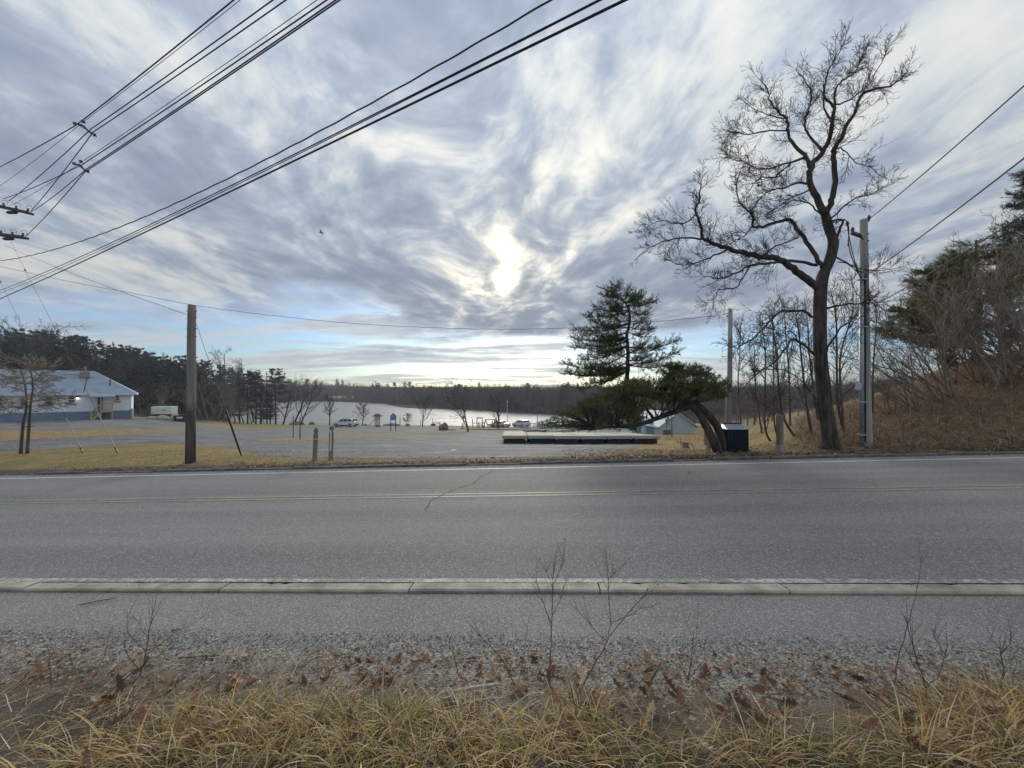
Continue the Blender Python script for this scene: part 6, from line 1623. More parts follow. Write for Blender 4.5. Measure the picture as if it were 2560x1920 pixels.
boulder('rock pile stone by the far picnic table', 1083, 93.0, 1.2, .5, 12)

def generator_box():
    g = G(412, 57.0); e = empty('generator_box', g, .05, 'white box trailer on a dark stand near the boulders', 'trailer'); z0 = W(412, 1035, 57).z - g.z; z1 = W(412, 1016, 57).z - g.z
    MB().box((0, 0, (z0 + z1) / 2), (2.75, 1.3, z1 - z0)).build('body', mat('cream_white_paint', (.60, .61, .57), (.68, .69, .65), .5, 2.0), e, bevel=.06)
    MB().box((0, 0, z0 * .5 + .02), (2.0, .9, max(.2, z0))).build('stand', M_DARKM, e)
    MB().box((.4, -.665, z0 + .62), (.5, .03, .1)).build('latch', M_DARKM, e)
generator_box()
def dumpster():
    g = G(459, 54.0, .02); e = empty('dumpster', g, -.1, 'navy blue dumpster with white label beside the pale boulders', 'dumpster'); M = mat('navy_paint', (.012, .022, .06), (.025, .04, .09), .5, 3.0)
    MB().prism([(-.75, 0), (.7, 0), (.8, 1.0), (-.85, .85)], 1.3).build('body', M, e)
    MB().add([(-.9, -.68, .87), (.85, -.68, 1.02), (.85, .68, 1.08), (-.9, .68, .93), (-.9, -.68, .80), (.85, -.68, .95), (.85, .68, 1.01), (-.9, .68, .86)], [(0, 1, 2, 3), (4, 7, 6, 5), (0, 4, 5, 1), (1, 5, 6, 2), (2, 6, 7, 3), (3, 7, 4, 0)]).build('lid', M_DARKM, e)
    MB().box((.15, -.665, .62), (.9, .02, .24)).build('label_plate', M_TRIM, e)
dumpster()

# small twin-stemmed tree on the lawn
def twin_tree():
    base = hit(58, 1134); D = base.y; rng = random.Random(4); e = empty('bare_tree', base, 0, 'small round-crowned bare tree with twin stems on the lawn', 'tree'); tr = MB(); tw = MB()
    P = dict(segs=[6, 5, 4], wander=[.10, .16, .2], up=[-.005, .01, .01], taper=[.3, .35, .4], kids=[9, 5], **{'from': [.1, .1]}, angle=[.5, .55], ratio=[.42, .45], short=[.3, .3], rr=[.55, .6], rmin=.006)
    for pl in ([(52, 1134), (58, 1060), (66, 1020), (62, 960), (45, 905)], [(68, 1134), (73, 1060), (76, 1015), (82, 960), (70, 900)]):
        pts = smooth_poly([W(x, y, D) - base for x, y in pl], 4); rad = np.linspace(.055, .014, len(pts)); tr.tube(pts, rad, 8)
        for k in range(26):
            t = rng.uniform(.45, 1.0); i = min(int(t * (len(pts) - 1)), len(pts) - 2); a = rng.uniform(0, 6.28); nd = Vector((math.cos(a), math.sin(a), rng.uniform(-.05, .35))); br = []
            grow(br, pts[i], nd, rng.uniform(.7, 1.45), .013, 0, P, rng)
            for pp, ra, lev in br: tw.tube(pp, ra, 3, False)
    tr.build('trunk', M_SAP, e, smooth=True); tw.build('crown', M_SHRUB, e)
    MB().box((-.12, -.06, 1.25), (.05, .03, .04)).build('tie', M_DARKM, e); MB().bar(tuple(W(54, 1068, D) - base), tuple(W(82, 1066, D) - base), .03).build('tie', M_DARKM, e)
twin_tree()

# ------------------------------------------------------------------ timber posts at the entrance
def bollard(label, px, py, top, seed, mark):
    base = hit(px, py); D = base.y; H = W(px, top, D).z - base.z; e = empty('timber_bollard', base, .35, label, 'post'); w = .125
    e.rotation_euler = (0, (.035 if mark == 'yellow' else .02), .35)
    prof = [(-.25, w), (H * .80, w), (H * .83, w * .72), (H * .85, w * .62), (H * .87, w * .9), (H * .93, w * .95), (H * .98, w * .6), (H, w * .15)]
    mb = MB()
    for z, s in prof: h = s / 2; c = h * .35; ring8 = [(-h, -h + c), (-h + c, -h), (h - c, -h), (h, -h + c), (h, h - c), (h - c, h), (-h + c, h), (-h, h - c)]; mb.v += [(x, y, z) for x, y in ring8]
    mb.n = len(mb.v); mb.f = [(8 * i + j, 8 * i + (j + 1) % 8, 8 * i + 8 + (j + 1) % 8, 8 * i + 8 + j) for i in range(len(prof) - 1) for j in range(8)] + [tuple(range(8 * len(prof) - 8, 8 * len(prof)))]
    mb.build('post', M_TIMBER, e)
    if mark == 'yellow': MB().tube([(0, 0, H * .63), (0, 0, H * .67)], w * .74, 8).build('marker_band', mat('yellow_tape', (.6, .48, .05)), e)
    else: MB().box((-.01, -w / 2 - .008, H * .58), (.045, .012, H * .62), ).build('reflector_strip', mat('white_reflector', (.62, .62, .60), rough=.4), e)
bollard('carved timber post with a yellow band at the lot entrance', 787, 1151, 1069, 1, 'yellow')
bollard('carved timber post with a white reflector strip at the lot entrance', 827, 1150, 1064, 2, 'white')
def sign_post(label, px, py, top, face=None, name='sign_post'):
    base = hit(px, py); D = base.y; H = W(px, top, D).z - base.z; e = empty(name, base, 0, label, 'post'); MB().box((0, 0, H / 2 - .1), (.07, .04, H + .2)).build('post', mat('post_steel', (.13, .135, .14), (.2, .205, .21), .6, 4.0, metal=.3), e)
    MB().box((0, .03, H - .32), (.012, .02, .5)).build('sign_plate', M_STEEL, e)
sign_post('thin grey steel post seen edge-on at the tip of the grass island', 733, 1094, 1040)
sign_post('second thin steel post seen edge-on beside the first on the island', 750, 1099, 1043)

# ------------------------------------------------------------------ cars
M_TYRE = mat('tyre_rubber', (.018, .018, .019), rough=.85); M_RIM = mat('alloy_rim', (.42, .43, .45), rough=.35, metal=.8); M_TAIL = mat('tail_light', (.38, .02, .03), rough=.2, spec=.6); M_HEAD = mat('head_light', (.62, .64, .66), rough=.12, spec=.7); M_CLAD = mat('dark_cladding', (.03, .031, .033), rough=.7); M_PLATE = mat('number_plate', (.55, .55, .52))
def paint(name, c): 
    m = mat(name, c, tuple(x * 1.08 for x in c), .28, 3.0, spec=.55); return m
PROF = {
 'suv': dict(L=4.72, W=1.86, H=1.70, wb=(-1.38, 1.44), r=.355, top=[(-2.33, .42), (-2.36, .72), (-2.28, .97), (-1.9, 1.05), (-1.18, 1.12), (-.42, 1.60), (.1, 1.69), (1.3, 1.68), (1.82, 1.62), (2.16, 1.15), (2.30, 1.0), (2.34, .5)], belt=1.10, side=[[(-.98, 1.13), (-.42, 1.53), (.02, 1.60), (.02, 1.12)], [(.09, 1.12), (.09, 1.60), (.98, 1.60), (.92, 1.13)], [(1.06, 1.13), (1.08, 1.59), (1.62, 1.55), (1.88, 1.16)]], ws=[(-1.14, 1.13), (-.46, 1.58)], rw=[(2.13, 1.17), (1.86, 1.58)]),
 'van': dict(L=5.0, W=1.92, H=1.75, wb=(-1.5, 1.52), r=.34, top=[(-2.45, .40), (-2.5, .7), (-2.4, .92), (-1.75, 1.10), (-.75, 1.62), (-.2, 1.73), (1.6, 1.74), (2.1, 1.66), (2.38, 1.2), (2.46, .9), (2.47, .45)], belt=1.08, side=[[(-1.3, 1.12), (-.62, 1.56), (-.1, 1.62), (-.1, 1.10)], [(-.02, 1.10), (-.02, 1.63), (1.0, 1.64), (1.0, 1.10)], [(1.08, 1.10), (1.08, 1.64), (1.95, 1.60), (2.15, 1.14)]], ws=[(-1.68, 1.12), (-.8, 1.6)], rw=[(2.36, 1.2), (2.13, 1.62)]),
 'car': dict(L=4.6, W=1.80, H=1.46, wb=(-1.35, 1.32), r=.32, top=[(-2.25, .38), (-2.3, .6), (-2.2, .78), (-1.2, .95), (-.45, 1.38), (.1, 1.46), (.8, 1.43), (1.5, 1.02), (2.15, .96), (2.28, .8), (2.28, .42)], belt=.94, side=[[(-1.0, .97), (-.42, 1.32), (.05, 1.38), (.05, .96)], [(.12, .96), (.12, 1.38), (.72, 1.35), (1.15, .99)]], ws=[(-1.14, .97), (-.5, 1.36)], rw=[(1.44, 1.04), (.86, 1.40)]),
}
def vehicle(kind, label, px, depth, yaw, color, name, cat, roof_rack=False):
    P = PROF[kind]; g = G(px, depth, .0); e = empty(name, g, yaw, label, cat); W2 = P['W'] / 2
    # sit on the sloping lot
    d = .9; f = Vector((math.cos(yaw), math.sin(yaw))); s = (ground_z(g.x + f.x * d, g.y + f.y * d) - ground_z(g.x - f.x * d, g.y - f.y * d)) / (2 * d)
    e.rotation_euler = Matrix.Rotation(yaw, 3, 'Z').to_4x4().to_euler()
    e.rotation_euler = (Matrix.Rotation(yaw, 3, 'Z') @ Matrix.Rotation(-math.atan(s), 3, 'Y')).to_euler()
    hw = lambda z: W2 if z < P['belt'] else W2 * (1 - .20 * (z - P['belt']) / (P['H'] - P['belt']))
    prof = list(P['top']); zb = .30; r = P['r']
    def arch(cx): return [(cx + (r + .07) * math.cos(a), max(zb, r + (r + .07) * math.sin(a))) for a in np.linspace(-.25, math.pi + .25, 11)]
    bottom = [(prof[-1][0] - .12, zb)] + arch(P['wb'][1]) + arch(P['wb'][0]) + [(prof[0][0] + .12, zb)]
    pts = prof + bottom
    def clip(poly, zc, keep_low):
        out = []
        for (ax, az), (bx, bz) in zip(poly, poly[1:] + poly[:1]):
            ia = (az <= zc) if keep_low else (az >= zc); ib = (bz <= zc) if keep_low else (bz >= zc)
            if ia: out.append((ax, az))
            if ia != ib: t = (zc - az) / (bz - az); out.append((ax + (bx - ax) * t, zc))
        return out
    def slab(poly, nm, bev):
        n = len(poly); mb = MB(); mb.add([(x, -hw(z), z) for x, z in poly] + [(x, hw(z), z) for x, z in poly], [tuple(range(n - 1, -1, -1)), tuple(range(n, 2 * n))] + [(i, (i + 1) % n, (i + 1) % n + n, i + n) for i in range(n)])
        return mb.build(nm, color, e, bevel=bev)
    slab(clip(pts, P['belt'], True), 'body', .04); slab(clip(pts, P['belt'] - .001, False), 'cabin', .0)
    MB().box((0, 0, .36), (P['L'] * .9, P['W'] * .86, .30)).build('underbody', M_CLAD, e)
    for sgn in (-1, 1):
        for poly in P['side']:
            m = MB().add([(x, sgn * (hw(z) + .012), z) for x, z in poly], [tuple(range(len(poly)))]); m.build('window', M_GLASS, e)
        for wx in P['wb']:
            w = MB().tube([(wx, sgn * (W2 - .22), r), (wx, sgn * (W2 - .20), r), (wx, sgn * (W2 - .03), r), (wx, sgn * (W2 - .005), r)], [r * .92, r, r, r * .9], 20).build('wheel', M_TYRE, e)
            MB().tube([(wx, sgn * (W2 - .02), r), (wx, sgn * (W2 + .008), r)], [r * .68, r * .60], 14).build('rim', M_RIM, w)
        tx = P['top'][-3][0]; tz = P['top'][-3][1]
        MB().box((tx - .06, sgn * (W2 - .16), tz - .06), (.22, .30, .30)).build('tail_light', M_TAIL, e)
        MB().box((P['top'][1][0] + .10, sgn * (W2 - .24), P['top'][2][1] - .11), (.26, .44, .15)).build('head_light', M_HEAD, e)
        MB().box((P['side'][0][0][0] + .12, sgn * (W2 + .10), P['belt'] + .06), (.14, .2, .13)).build('mirror', color, e)
        MB().box((0, sgn * (W2 - .01), .40), (P['wb'][1] - P['wb'][0] - 2 * r - .2, .05, .16)).build('sill_cladding', M_CLAD, e)
        MB().box((.35, sgn * (W2 + .012), P['belt'] - .12), (.2, .025, .035)).build('door_handle', color, e)
        if roof_rack: MB().bar((-.2, sgn * W2 * .74, P['H'] + .04), (1.5, sgn * W2 * .74, P['H'] + .03), .04).build('roof_rail', M_DARKM, e)
    for nm, (a, b) in (('windscreen', P['ws']), ('rear_window', P['rw'])):
        nx = -1 if nm == 'windscreen' else 1; dv = Vector((b[0] - a[0], 0, b[1] - a[1])).normalized(); nv = Vector((dv.z, 0, -dv.x)) * (1 if nx > 0 else -1)
        if nv.x * nx < 0: nv = -nv
        o = nv * .02; MB().add([Vector((a[0], -hw(a[1]) * .9, a[1])) + o, Vector((a[0], hw(a[1]) * .9, a[1])) + o, Vector((b[0], hw(b[1]) * .88, b[1])) + o, Vector((b[0], -hw(b[1]) * .88, b[1])) + o], [(0, 1, 2, 3)]).build(nm, M_GLASS, e)
    MB().box((P['top'][-1][0] + .02, 0, .45), (.12, P['W'] * .86, .22)).build('rear_bumper', M_CLAD, e); MB().box((P['top'][0][0] - .03, 0, .42), (.12, P['W'] * .8, .2)).build('front_bumper', M_CLAD, e)
    MB().box((P['top'][-2][0] + .03, 0, .80), (.03, .5, .13)).build('number_plate', M_PLATE, e)
    return e
WHITE = paint('white_paint', (.68, .70, .73))
vehicle('suv', 'white car with dark glass and black roof rails parked broadside by the shelter sign', 864, 76.0, -.17, WHITE, 'parked_car', 'car', True)
vehicle('suv', 'white car parked at an angle beside the aluminium gangways', 1303, 90.0, -.95, paint('white_paint_b', (.64, .66, .70)), 'parked_car', 'car')
vehicle('car', 'low white car half hidden behind the dark-trunked tree by the playground', 1249, 86.0, -.5, paint('white_paint_c', (.66, .68, .72)), 'parked_car', 'car')
vehicle('suv', 'dark charcoal car parked behind the tip of the pine', 1438, 84.0, -.55, paint('charcoal_paint', (.018, .021, .028)), 'parked_car', 'car', True)
vehicle('van', 'silver-white van parked behind the hanging pine branches', 1516, 82.0, -1.0, paint('silver_paint', (.52, .56, .60)), 'parked_van', 'van')
vehicle('car', 'teal green car mostly hidden by the pine branch tip', 1383, 86.0, -.7, paint('teal_paint', (.03, .22, .17)), 'parked_car', 'car')

# ------------------------------------------------------------------ dock sections stored on the lot
M_DECK = mat('bleached_deck', (.42, .39, .32), (.58, .54, .45), .85, 3.0, 6.0, .3); M_FLOAT = mat('black_float', (.028, .030, .034), (.065, .068, .072), .7, 3.0); M_EDGE = mat('dock_edge_beam', (.36, .30, .19), (.50, .43, .29), .85, 5.0); M_EDGE2 = mat('grey_edge_beam', (.34, .335, .31), (.46, .45, .42), .85, 5.0)
def docks():
    D = 22.6; x0 = (1254 - 1280) / FPX * D; x1 = (1645 - 1280) / FPX * D; n = 6; w = (x1 - x0) / n; L = 6.4
    labs = ['dock section with yellow timber edge at the open end of the row', 'second dock section from the yellow-edged one', 'third dock section from the yellow-edged one', 'fourth dock section from the yellow-edged one', 'fifth dock section, one short of the grassy end', 'last dock section, next to the dry grass']
    for i in range(n):
        cx = x0 + w * (i + .5); yA = D + .05 * math.sin(i * 2.1) + (.25 if i == 0 else 0) - .05 * i; za = ground_z(cx, yA); zb = ground_z(cx, yA + L) + .12; sl = math.atan((zb - za) / L)
        e = empty('dock_section', (cx, yA, za + .02), 0, labs[i], 'dock', 'floating dock sections stored on the lot'); e.rotation_euler = (sl, 0, 0)
        ww = w * .965
        for k in range(3):
            y = .16 + k * 2.1; m = MB(); m.box((0, y + .85, .14), (ww * .90, 1.7, .28)); 
            f = m.build('float', M_FLOAT, e, bevel=.03)
            if k == 0:
                for q in range(4): MB().box((-ww * .36 + q * ww * .24, y - .012, .14), (ww * .035, .04, .25)).build('rib', M_FLOAT, f)
        beam = M_EDGE if i == 0 else M_EDGE2
        for y in (0.0, L - .03): MB().box((0, y - .02, .355), (ww * 1.02, .06, .14)).build('edge_beam', beam, e)
        for s in (-1, 1): MB().box((s * (ww / 2 - .03), L / 2, .36), (.055, L - .13, .13)).build('side_beam', beam, e)
        m = MB(); nb = 40
        for b in range(nb): m.box((0, (b + .5) * L / nb, .445 + random.uniform(-.003, .003)), (ww, L / nb - .012, .035))
        m.build('deck_boards', M_DECK, e)
        for s in (-1, 1): MB().box((s * ww * .42, -.06, .33), (.10, .05, .14)).build('hinge_bracket', M_STEEL, e)
docks()
def gangway(label, px, depth, yaw, L, seed):
    g = G(px, depth, .25); e = empty('gangway', g, yaw, label, 'gangway', 'aluminium gangways stored on the lot'); M = mat('bright_aluminium', (.40, .42, .44), (.48, .50, .52), .6, 5.0, metal=.2)
    for s in (-.55, .55):
        MB().bar((-L / 2, s, 0), (L / 2, s, 0), .08, .14).build('beam', M, e); MB().tube([(-L / 2, s, .1), (-L / 2 + .15, s, 1.05), (L / 2 - .5, s, 1.1), (L / 2, s, .25)], .035, 6).build('handrail', M, e); MB().bar((-L / 2, s, .55), (L / 2 - .2, s, .58), .04).build('handrail', M, e)
        for k in range(5): x = -L / 2 + .3 + k * (L - .8) / 4; MB().bar((x, s, 0), (x + .12, s, 1.06), .045).build('baluster', M, e)
    MB().box((0, 0, .03), (L, 1.1, .05)).build('walkway', M_TIMBER, e); 
    for x in (-L * .4, L * .4): MB().box((x, 0, -.16), (.3, 1.1, .25)).build('timber_block', M_TIMBER, e)
gangway('aluminium gangway with tall handrails behind the yellow-edged dock', 1325, 66.0, -.35, 2.4, 1); gangway('narrow aluminium gangway standing beside the other gangway', 1350, 67.0, -.7, 2.3, 2)
# things lying on the docks
o = MB().tube(smooth_poly([Vector(p) for p in ((-.6, 0, .02), (-.3, .15, .08), (.1, .1, .1), (.5, .2, .03), (.75, .1, .02))], 5), .035, 6).build('hose', M_DARKM, loc=G(1338, 27.2, .60)); tag(o, 'dark curved hose lying on the docks below the gangways', 'hose')
e = empty('dock_ladder', G(1420, 26.8, .6), .2, 'dark metal ladder lying on the docks under the pine tip', 'ladder')
for s in (-.16, .16): MB().bar((-.5, s, .06), (.5, s, .10), .04).build('rail', M_DARKM, e)
for k in range(4): MB().bar((-.38 + k * .25, -.16, .08), (-.38 + k * .25, .16, .08), .03).build('rung', M_DARKM, e)

# ------------------------------------------------------------------ blue welcome sign
def text_obj(name, body, size, material, parent, loc, rot=(math.pi / 2, 0, 0), align='CENTER'):
    c = bpy.data.curves.new(name, 'FONT'); c.body = body; c.size = size; c.align_x = align; c.align_y = 'CENTER'; c.extrude = .002
    tmp = bpy.data.objects.new('tmp_text', c); COL.objects.link(tmp); dg = bpy.context.evaluated_depsgraph_get(); me = bpy.data.meshes.new_from_object(tmp.evaluated_get(dg)); bpy.data.objects.remove(tmp)
    me.materials.clear(); me.materials.append(material); o = bpy.data.objects.new(name, me); COL.objects.link(o); o.parent = parent; o.location = loc; o.rotation_euler = rot
    return o
M_SBLUE = mat('sign_blue', (.02, .10, .42), (.03, .13, .48), .5, 3.0); M_SWHITE = mat('sign_white', (.7, .72, .76), rough=.5)
def blue_sign():
    base = hit(983, 1078); D = base.y; e = empty('park_sign', base, .06, 'blue park sign with crest and white lettering on two dark posts', 'sign'); k = D / FPX
    H = (1078 - 1034) * k; w = 14.5 * k; zt = (1078 - 1038) * k; zb = (1078 - 1050.5) * k
    for s in (-1, 1): MB().box((s * w * .42, .05, zt / 2 - .15), (.10, .08, zt + .1)).build('post', M_DARKM, e)
    prof = [(-w / 2, zb), (w / 2, zb), (w / 2, zt)] + [(w * .28 * math.cos(a), zt + .26 * math.sin(a) * k / .055 * 1.0) for a in np.linspace(0, math.pi, 9)] + [(-w / 2, zt)]
    MB().prism(prof, .05).build('board', M_SBLUE, e)
    cz = zt + .04; MB().tube([(0, -.028, cz), (0, -.036, cz)], .085, 16).build('crest', M_SWHITE, e); MB().tube([(0, -.034, cz), (0, -.042, cz)], .05, 12).build('crest_centre', M_SBLUE, e)
    rng = random.Random(2)
    for i in range(5):   # lines of lettering too small to read in the picture
        z = zt - .14 - i * (zt - zb - .2) / 4.6; ww = w * (.7 if i else .55); x = -ww / 2
        while x < ww / 2:
            l = rng.uniform(.03, .09); MB().box((min(x + l / 2, ww / 2), -.028, z), (l, .006, .035 if i else .055)).build('lettering', M_SWHITE, e); x += l + .03
blue_sign()
def kiosk():
    D = 80.0; g = G(944, D); k = D / FPX; e = empty('shelter_sign', g, .1, 'white notice board under a small dark hipped roof by the shore', 'notice board')
    zt = W(944, 1041, D).z - g.z; MB().box((-.05, 0, zt / 2), (.95, .35, zt)).build('board', M_TRIM, e)
    for s in (-.5, .42): MB().box((s, 0, zt / 2), (.14, .2, zt + .05)).build('post', M_TIMBER, e)
    MB().add([(-1.0, -.8, zt), (1.0, -.8, zt), (1.0, .8, zt), (-1.0, .8, zt), (-.35, 0, zt + .55), (.35, 0, zt + .55)], [(0, 1, 5, 4), (1, 2, 5), (2, 3, 4, 5), (3, 0, 4), (3, 2, 1, 0)]).build('roof', M_ROOFDK, e)
    MB().bar((-.5, -.1, zt * .75), (-2.0, -.2, .05), .05).build('brace', M_TIMBER, e); MB().bar((-.5, .1, zt * .75), (-1.7, .3, .05), .05).build('brace', M_TIMBER, e)
    MB().box((-.04, -.19, zt * .62), (.62, .03, .8)).build('poster_panel', mat('pale_poster', (.5, .54, .6), (.6, .63, .68), .6, 2.0), e)
M_ROOFDK = mat('dark_shingles', (.07, .068, .066), (.13, .125, .12), .9, 5.0); kiosk()
def stop_like():
    base = G(1159, 74.0); e = empty('road_sign', base, 0, 'red and white regulatory sign on a thin post beside the playground', 'sign'); k = 74.0 / FPX; zt = W(1159, 1040, 74).z - base.z
    MB().box((0, .03, zt / 2), (.07, .05, zt)).build('post', M_DARKM, e); MB().box((0, 0, zt - .28), (.42, .02, .55)).build('plate', M_SWHITE, e); MB().box((0, -.014, zt - .18), (.36, .012, .26)).build('red_field', M_TAIL, e); MB().box((0, -.014, zt - .45), (.30, .012, .06)).build('red_bar', M_TAIL, e)
    b2 = G(1155.5, 76.0); MB_ = MB().box((0, 0, .5), (.14, .14, 1.1)); o = MB_.build('short_post', M_DARKM, loc=b2); tag(o, 'short dark post next to the red and white sign', 'post')
stop_like()
def picnic():
    g = G(1091, 92.0); e = empty('picnic_table', g, .2, 'dark wooden picnic table on the shore', 'picnic table'); M = mat('dark_timber', (.05, .04, .035), (.10, .085, .07), .9, 5.0)
    MB().box((0, 0, .74), (2.0, .75, .06)).build('table_top', M, e)
    for s in (-1, 1):
        MB().box((0, s * .72, .44), (2.0, .28, .05)).build('bench_seat', M, e); MB().bar((s * .7, -.75, 0), (s * .7, .18, .72), .09, .05).build('leg', M, e); MB().bar((s * .7, .75, 0), (s * .7, -.18, .72), .09, .05).build('leg', M, e); MB().bar((s * .7, -.8, .42), (s * .7, .8, .42), .05, .09).build('cross_brace', M, e)
    g2 = G(1084, 94.0); o = MB().bar((0, 0, 0), (-.35, 0, 1.9), .18, .06).build('leaning_plank', M_TIMBER, loc=g2); tag(o, 'dark plank leaning up behind the picnic table', 'plank')
picnic()
# playground timber frames
def playground():
    D = 82.0; M = mat('dark_play_timber', (.055, .045, .04), (.12, .10, .085), .9, 4.0)
    g = G(1195, D); e = empty('climbing_frame', g, .1, 'dark timber climbing frame with posts and beams on the island', 'climbing frame'); zs = 2.1
    for x, h in ((-1.1, 1.9), (-.2, 2.1), (.9, 2.1), (1.3, 1.2), (.2, 1.3)): 
        for y in (-.5, .5): MB().box((x, y, h / 2 - .1), (.16, .16, h)).build('post', M, e)
    MB().bar((-.3, -.5, 2.0), (1.0, -.5, 2.0), .14).build('beam', M, e); MB().bar((-.3, .5, 2.0), (1.0, .5, 2.0), .14).build('beam', M, e); MB().bar((-1.1, -.5, 1.0), (1.3, -.5, .95), .10).build('beam', M, e); MB().box((.3, 0, .55), (1.2, 1.0, .10)).build('platform', M, e)
    g = G(1226, D + 1); e = empty('swing_frame', g, -.1, 'dark timber frame with slanted legs next to the climbing frame', 'swing frame')
    for x in (-1.0, 1.0):
        for s in (-1, 1): MB().bar((x + s * .5, s * .7, -.1), (x, 0, 1.7), .13).build('leg', M, e)
    MB().bar((-1.2, 0, 1.7), (1.2, 0, 1.75), .14).build('beam', M, e); MB().bar((-.9, -.3, .8), (1.0, -.3, .5), .10).build('beam', M, e)
    for px, h in ((1236, 1.6), (1241, 1.9), (1231, 1.3)): o = MB().box((0, 0, h / 2), (.2, .2, h + .2)).build('timber_pile', M, loc=G(px, D + 4)); tag(o, 'upright timber pile behind the slanted frame', 'post', 'timber piles by the playground')
    for k in range(9):
        px = 1152 + k * 19.5; a = G(px, 79.5 + .25 * abs(k - 4), .0); b = G(px + 19, 79.5 + .25 * abs(k - 3), .0)
    return
playground()
def lamp_post():
    D = 92.0; g = G(1268, D); e = empty('light_pole', g, 0, 'tall thin pale light pole by the lake', 'light pole'); H = W(1268, 1003, D).z - g.z
    MB().tube([(0, 0, -.2), (0, 0, H)], [.10, .06], 10).build('pole', M_TRIM, e); MB().box((0, -.15, H), (.3, .5, .15)).build('lamp_head', M_TRIM, e); MB().box((0, 0, .15), (.35, .35, .4)).build('base', M_TRIM, e)
    for px, d, t, lab in ((1343, 90.0, 1022, 'thin dark mast behind the aluminium gangways'), (1292, 92.0, 1050, 'short dark post by the water near the angled white car'), (1000, 90.0, 1043, 'thin pale post leaning by the shore rocks'), (1052, 91.0, 1047, 'thin pale stake beside the spreading shore tree')):
        g = G(px, d); H = W(px, t, d).z - g.z; o = MB().tube([(0, 0, -.2), (.03 * H, 0, H)], [.09, .07], 7).build('thin_post', M_TIMBER, loc=g); tag(o, lab, 'post')
lamp_post()
def bush():
    g = G(1357, 80.0); rng = random.Random(6); e = empty('round_bush', g, 0, 'round olive-brown bush behind the gangways', 'shrub'); a = MB(); b = MB()
    for k in range(60):
        d = Vector((rng.gauss(0, 1), rng.gauss(0, 1), abs(rng.gauss(0, 1)) + .2)).normalized(); p = d * rng.uniform(.8, 1.5); a.tube([(0, 0, -.1), p * .5, p], [.03, .02, .01], 3, False)
        for q in range(14): tuft(b, p + Vector((rng.gauss(0, .25), rng.gauss(0, .25), rng.gauss(0, .25))), d, rng, .22, 5, .02)
    a.build('stems', M_SAP, e); b.build('foliage', mat('olive_brown', (.05, .048, .022), (.12, .105, .05), .85, 2.0), e)
bush()

# ------------------------------------------------------------------ boathouse with blue-grey gable
def boathouse():
    D = 58.0; g = G(1692, D); k = D / FPX; e = empty('boathouse', g, .28, 'pale blue-grey gabled boathouse with white mast behind the dry grass', 'building'); M = mat('blue_grey_siding', (.36, .45, .56), (.43, .52, .63), .8, 1.2, 6.0, .2); M2 = mat('pale_metal_roof', (.48, .54, .57), (.58, .64, .66), .5, 2.0)
    w = 6.0; Ld = 7.0; ze = W(1692, 1062, D).z - g.z; zp = W(1692, 1030, D).z - g.z
    MB().add([(-w / 2, 0, -.6), (w / 2, 0, -.6), (w / 2, 0, ze), (0, 0, zp - .1), (-w / 2, 0, ze), (-w / 2, Ld, -.6), (w / 2, Ld, -.6), (w / 2, Ld, ze), (0, Ld, zp - .1), (-w / 2, Ld, ze)], [(0, 1, 2, 3, 4), (9, 8, 7, 6, 5), (0, 4, 9, 5), (1, 6, 7, 2)]).build('wall', M, e)
    o = .35; s = (zp - ze) / (w / 2); t = .12
    for sg in (-1, 1): 
        q = [(0, -.3, zp), (sg * (w / 2 + o), -.3, ze - o * s), (sg * (w / 2 + o), Ld + .3, ze - o * s), (0, Ld + .3, zp)]; MB().add(q + [(x, y, z - t) for x, y, z in q], [(0, 1, 2, 3), (7, 6, 5, 4), (0, 4, 5, 1), (1, 5, 6, 2), (2, 6, 7, 3)]).build('roof', M2, e)
    MB().box((-w / 2 - .04, 2.2, .85), (.06, 1.6, 2.2)).build('door', mat('teal_door', (.10, .20, .25), (.14, .25, .30), .6, 2.0), e); MB().box((-w / 2 - .03, 3.9, 1.0), (.06, .5, 2.4)).build('white_panel', M_TRIM, e); MB().box((-w / 2 - .04, 5.3, .85), (.06, 1.4, 2.2)).build('door', mat('teal_door', (.1, .2, .25)), e)
    MB().cyl((-1.6, .6, zp - 1.0), (-1.6, .6, zp + 1.3), .05, .04, 8).build('mast', M_TRIM, e)
    MB().box((w / 2 + .3, -.2, ze - .35), (.35, .25, .18)).build('gutter_end', M_DARKM, e)
    b = G(1668, 52.0); o2 = MB().box((0, 0, .35), (1.15, .5, .75)).build('equipment_box', mat('olive_box', (.09, .095, .08), (.14, .145, .12), .7, 4.0), loc=b, bevel=.03); tag(o2, 'olive-grey equipment box against the boathouse gable', 'box')
boathouse()

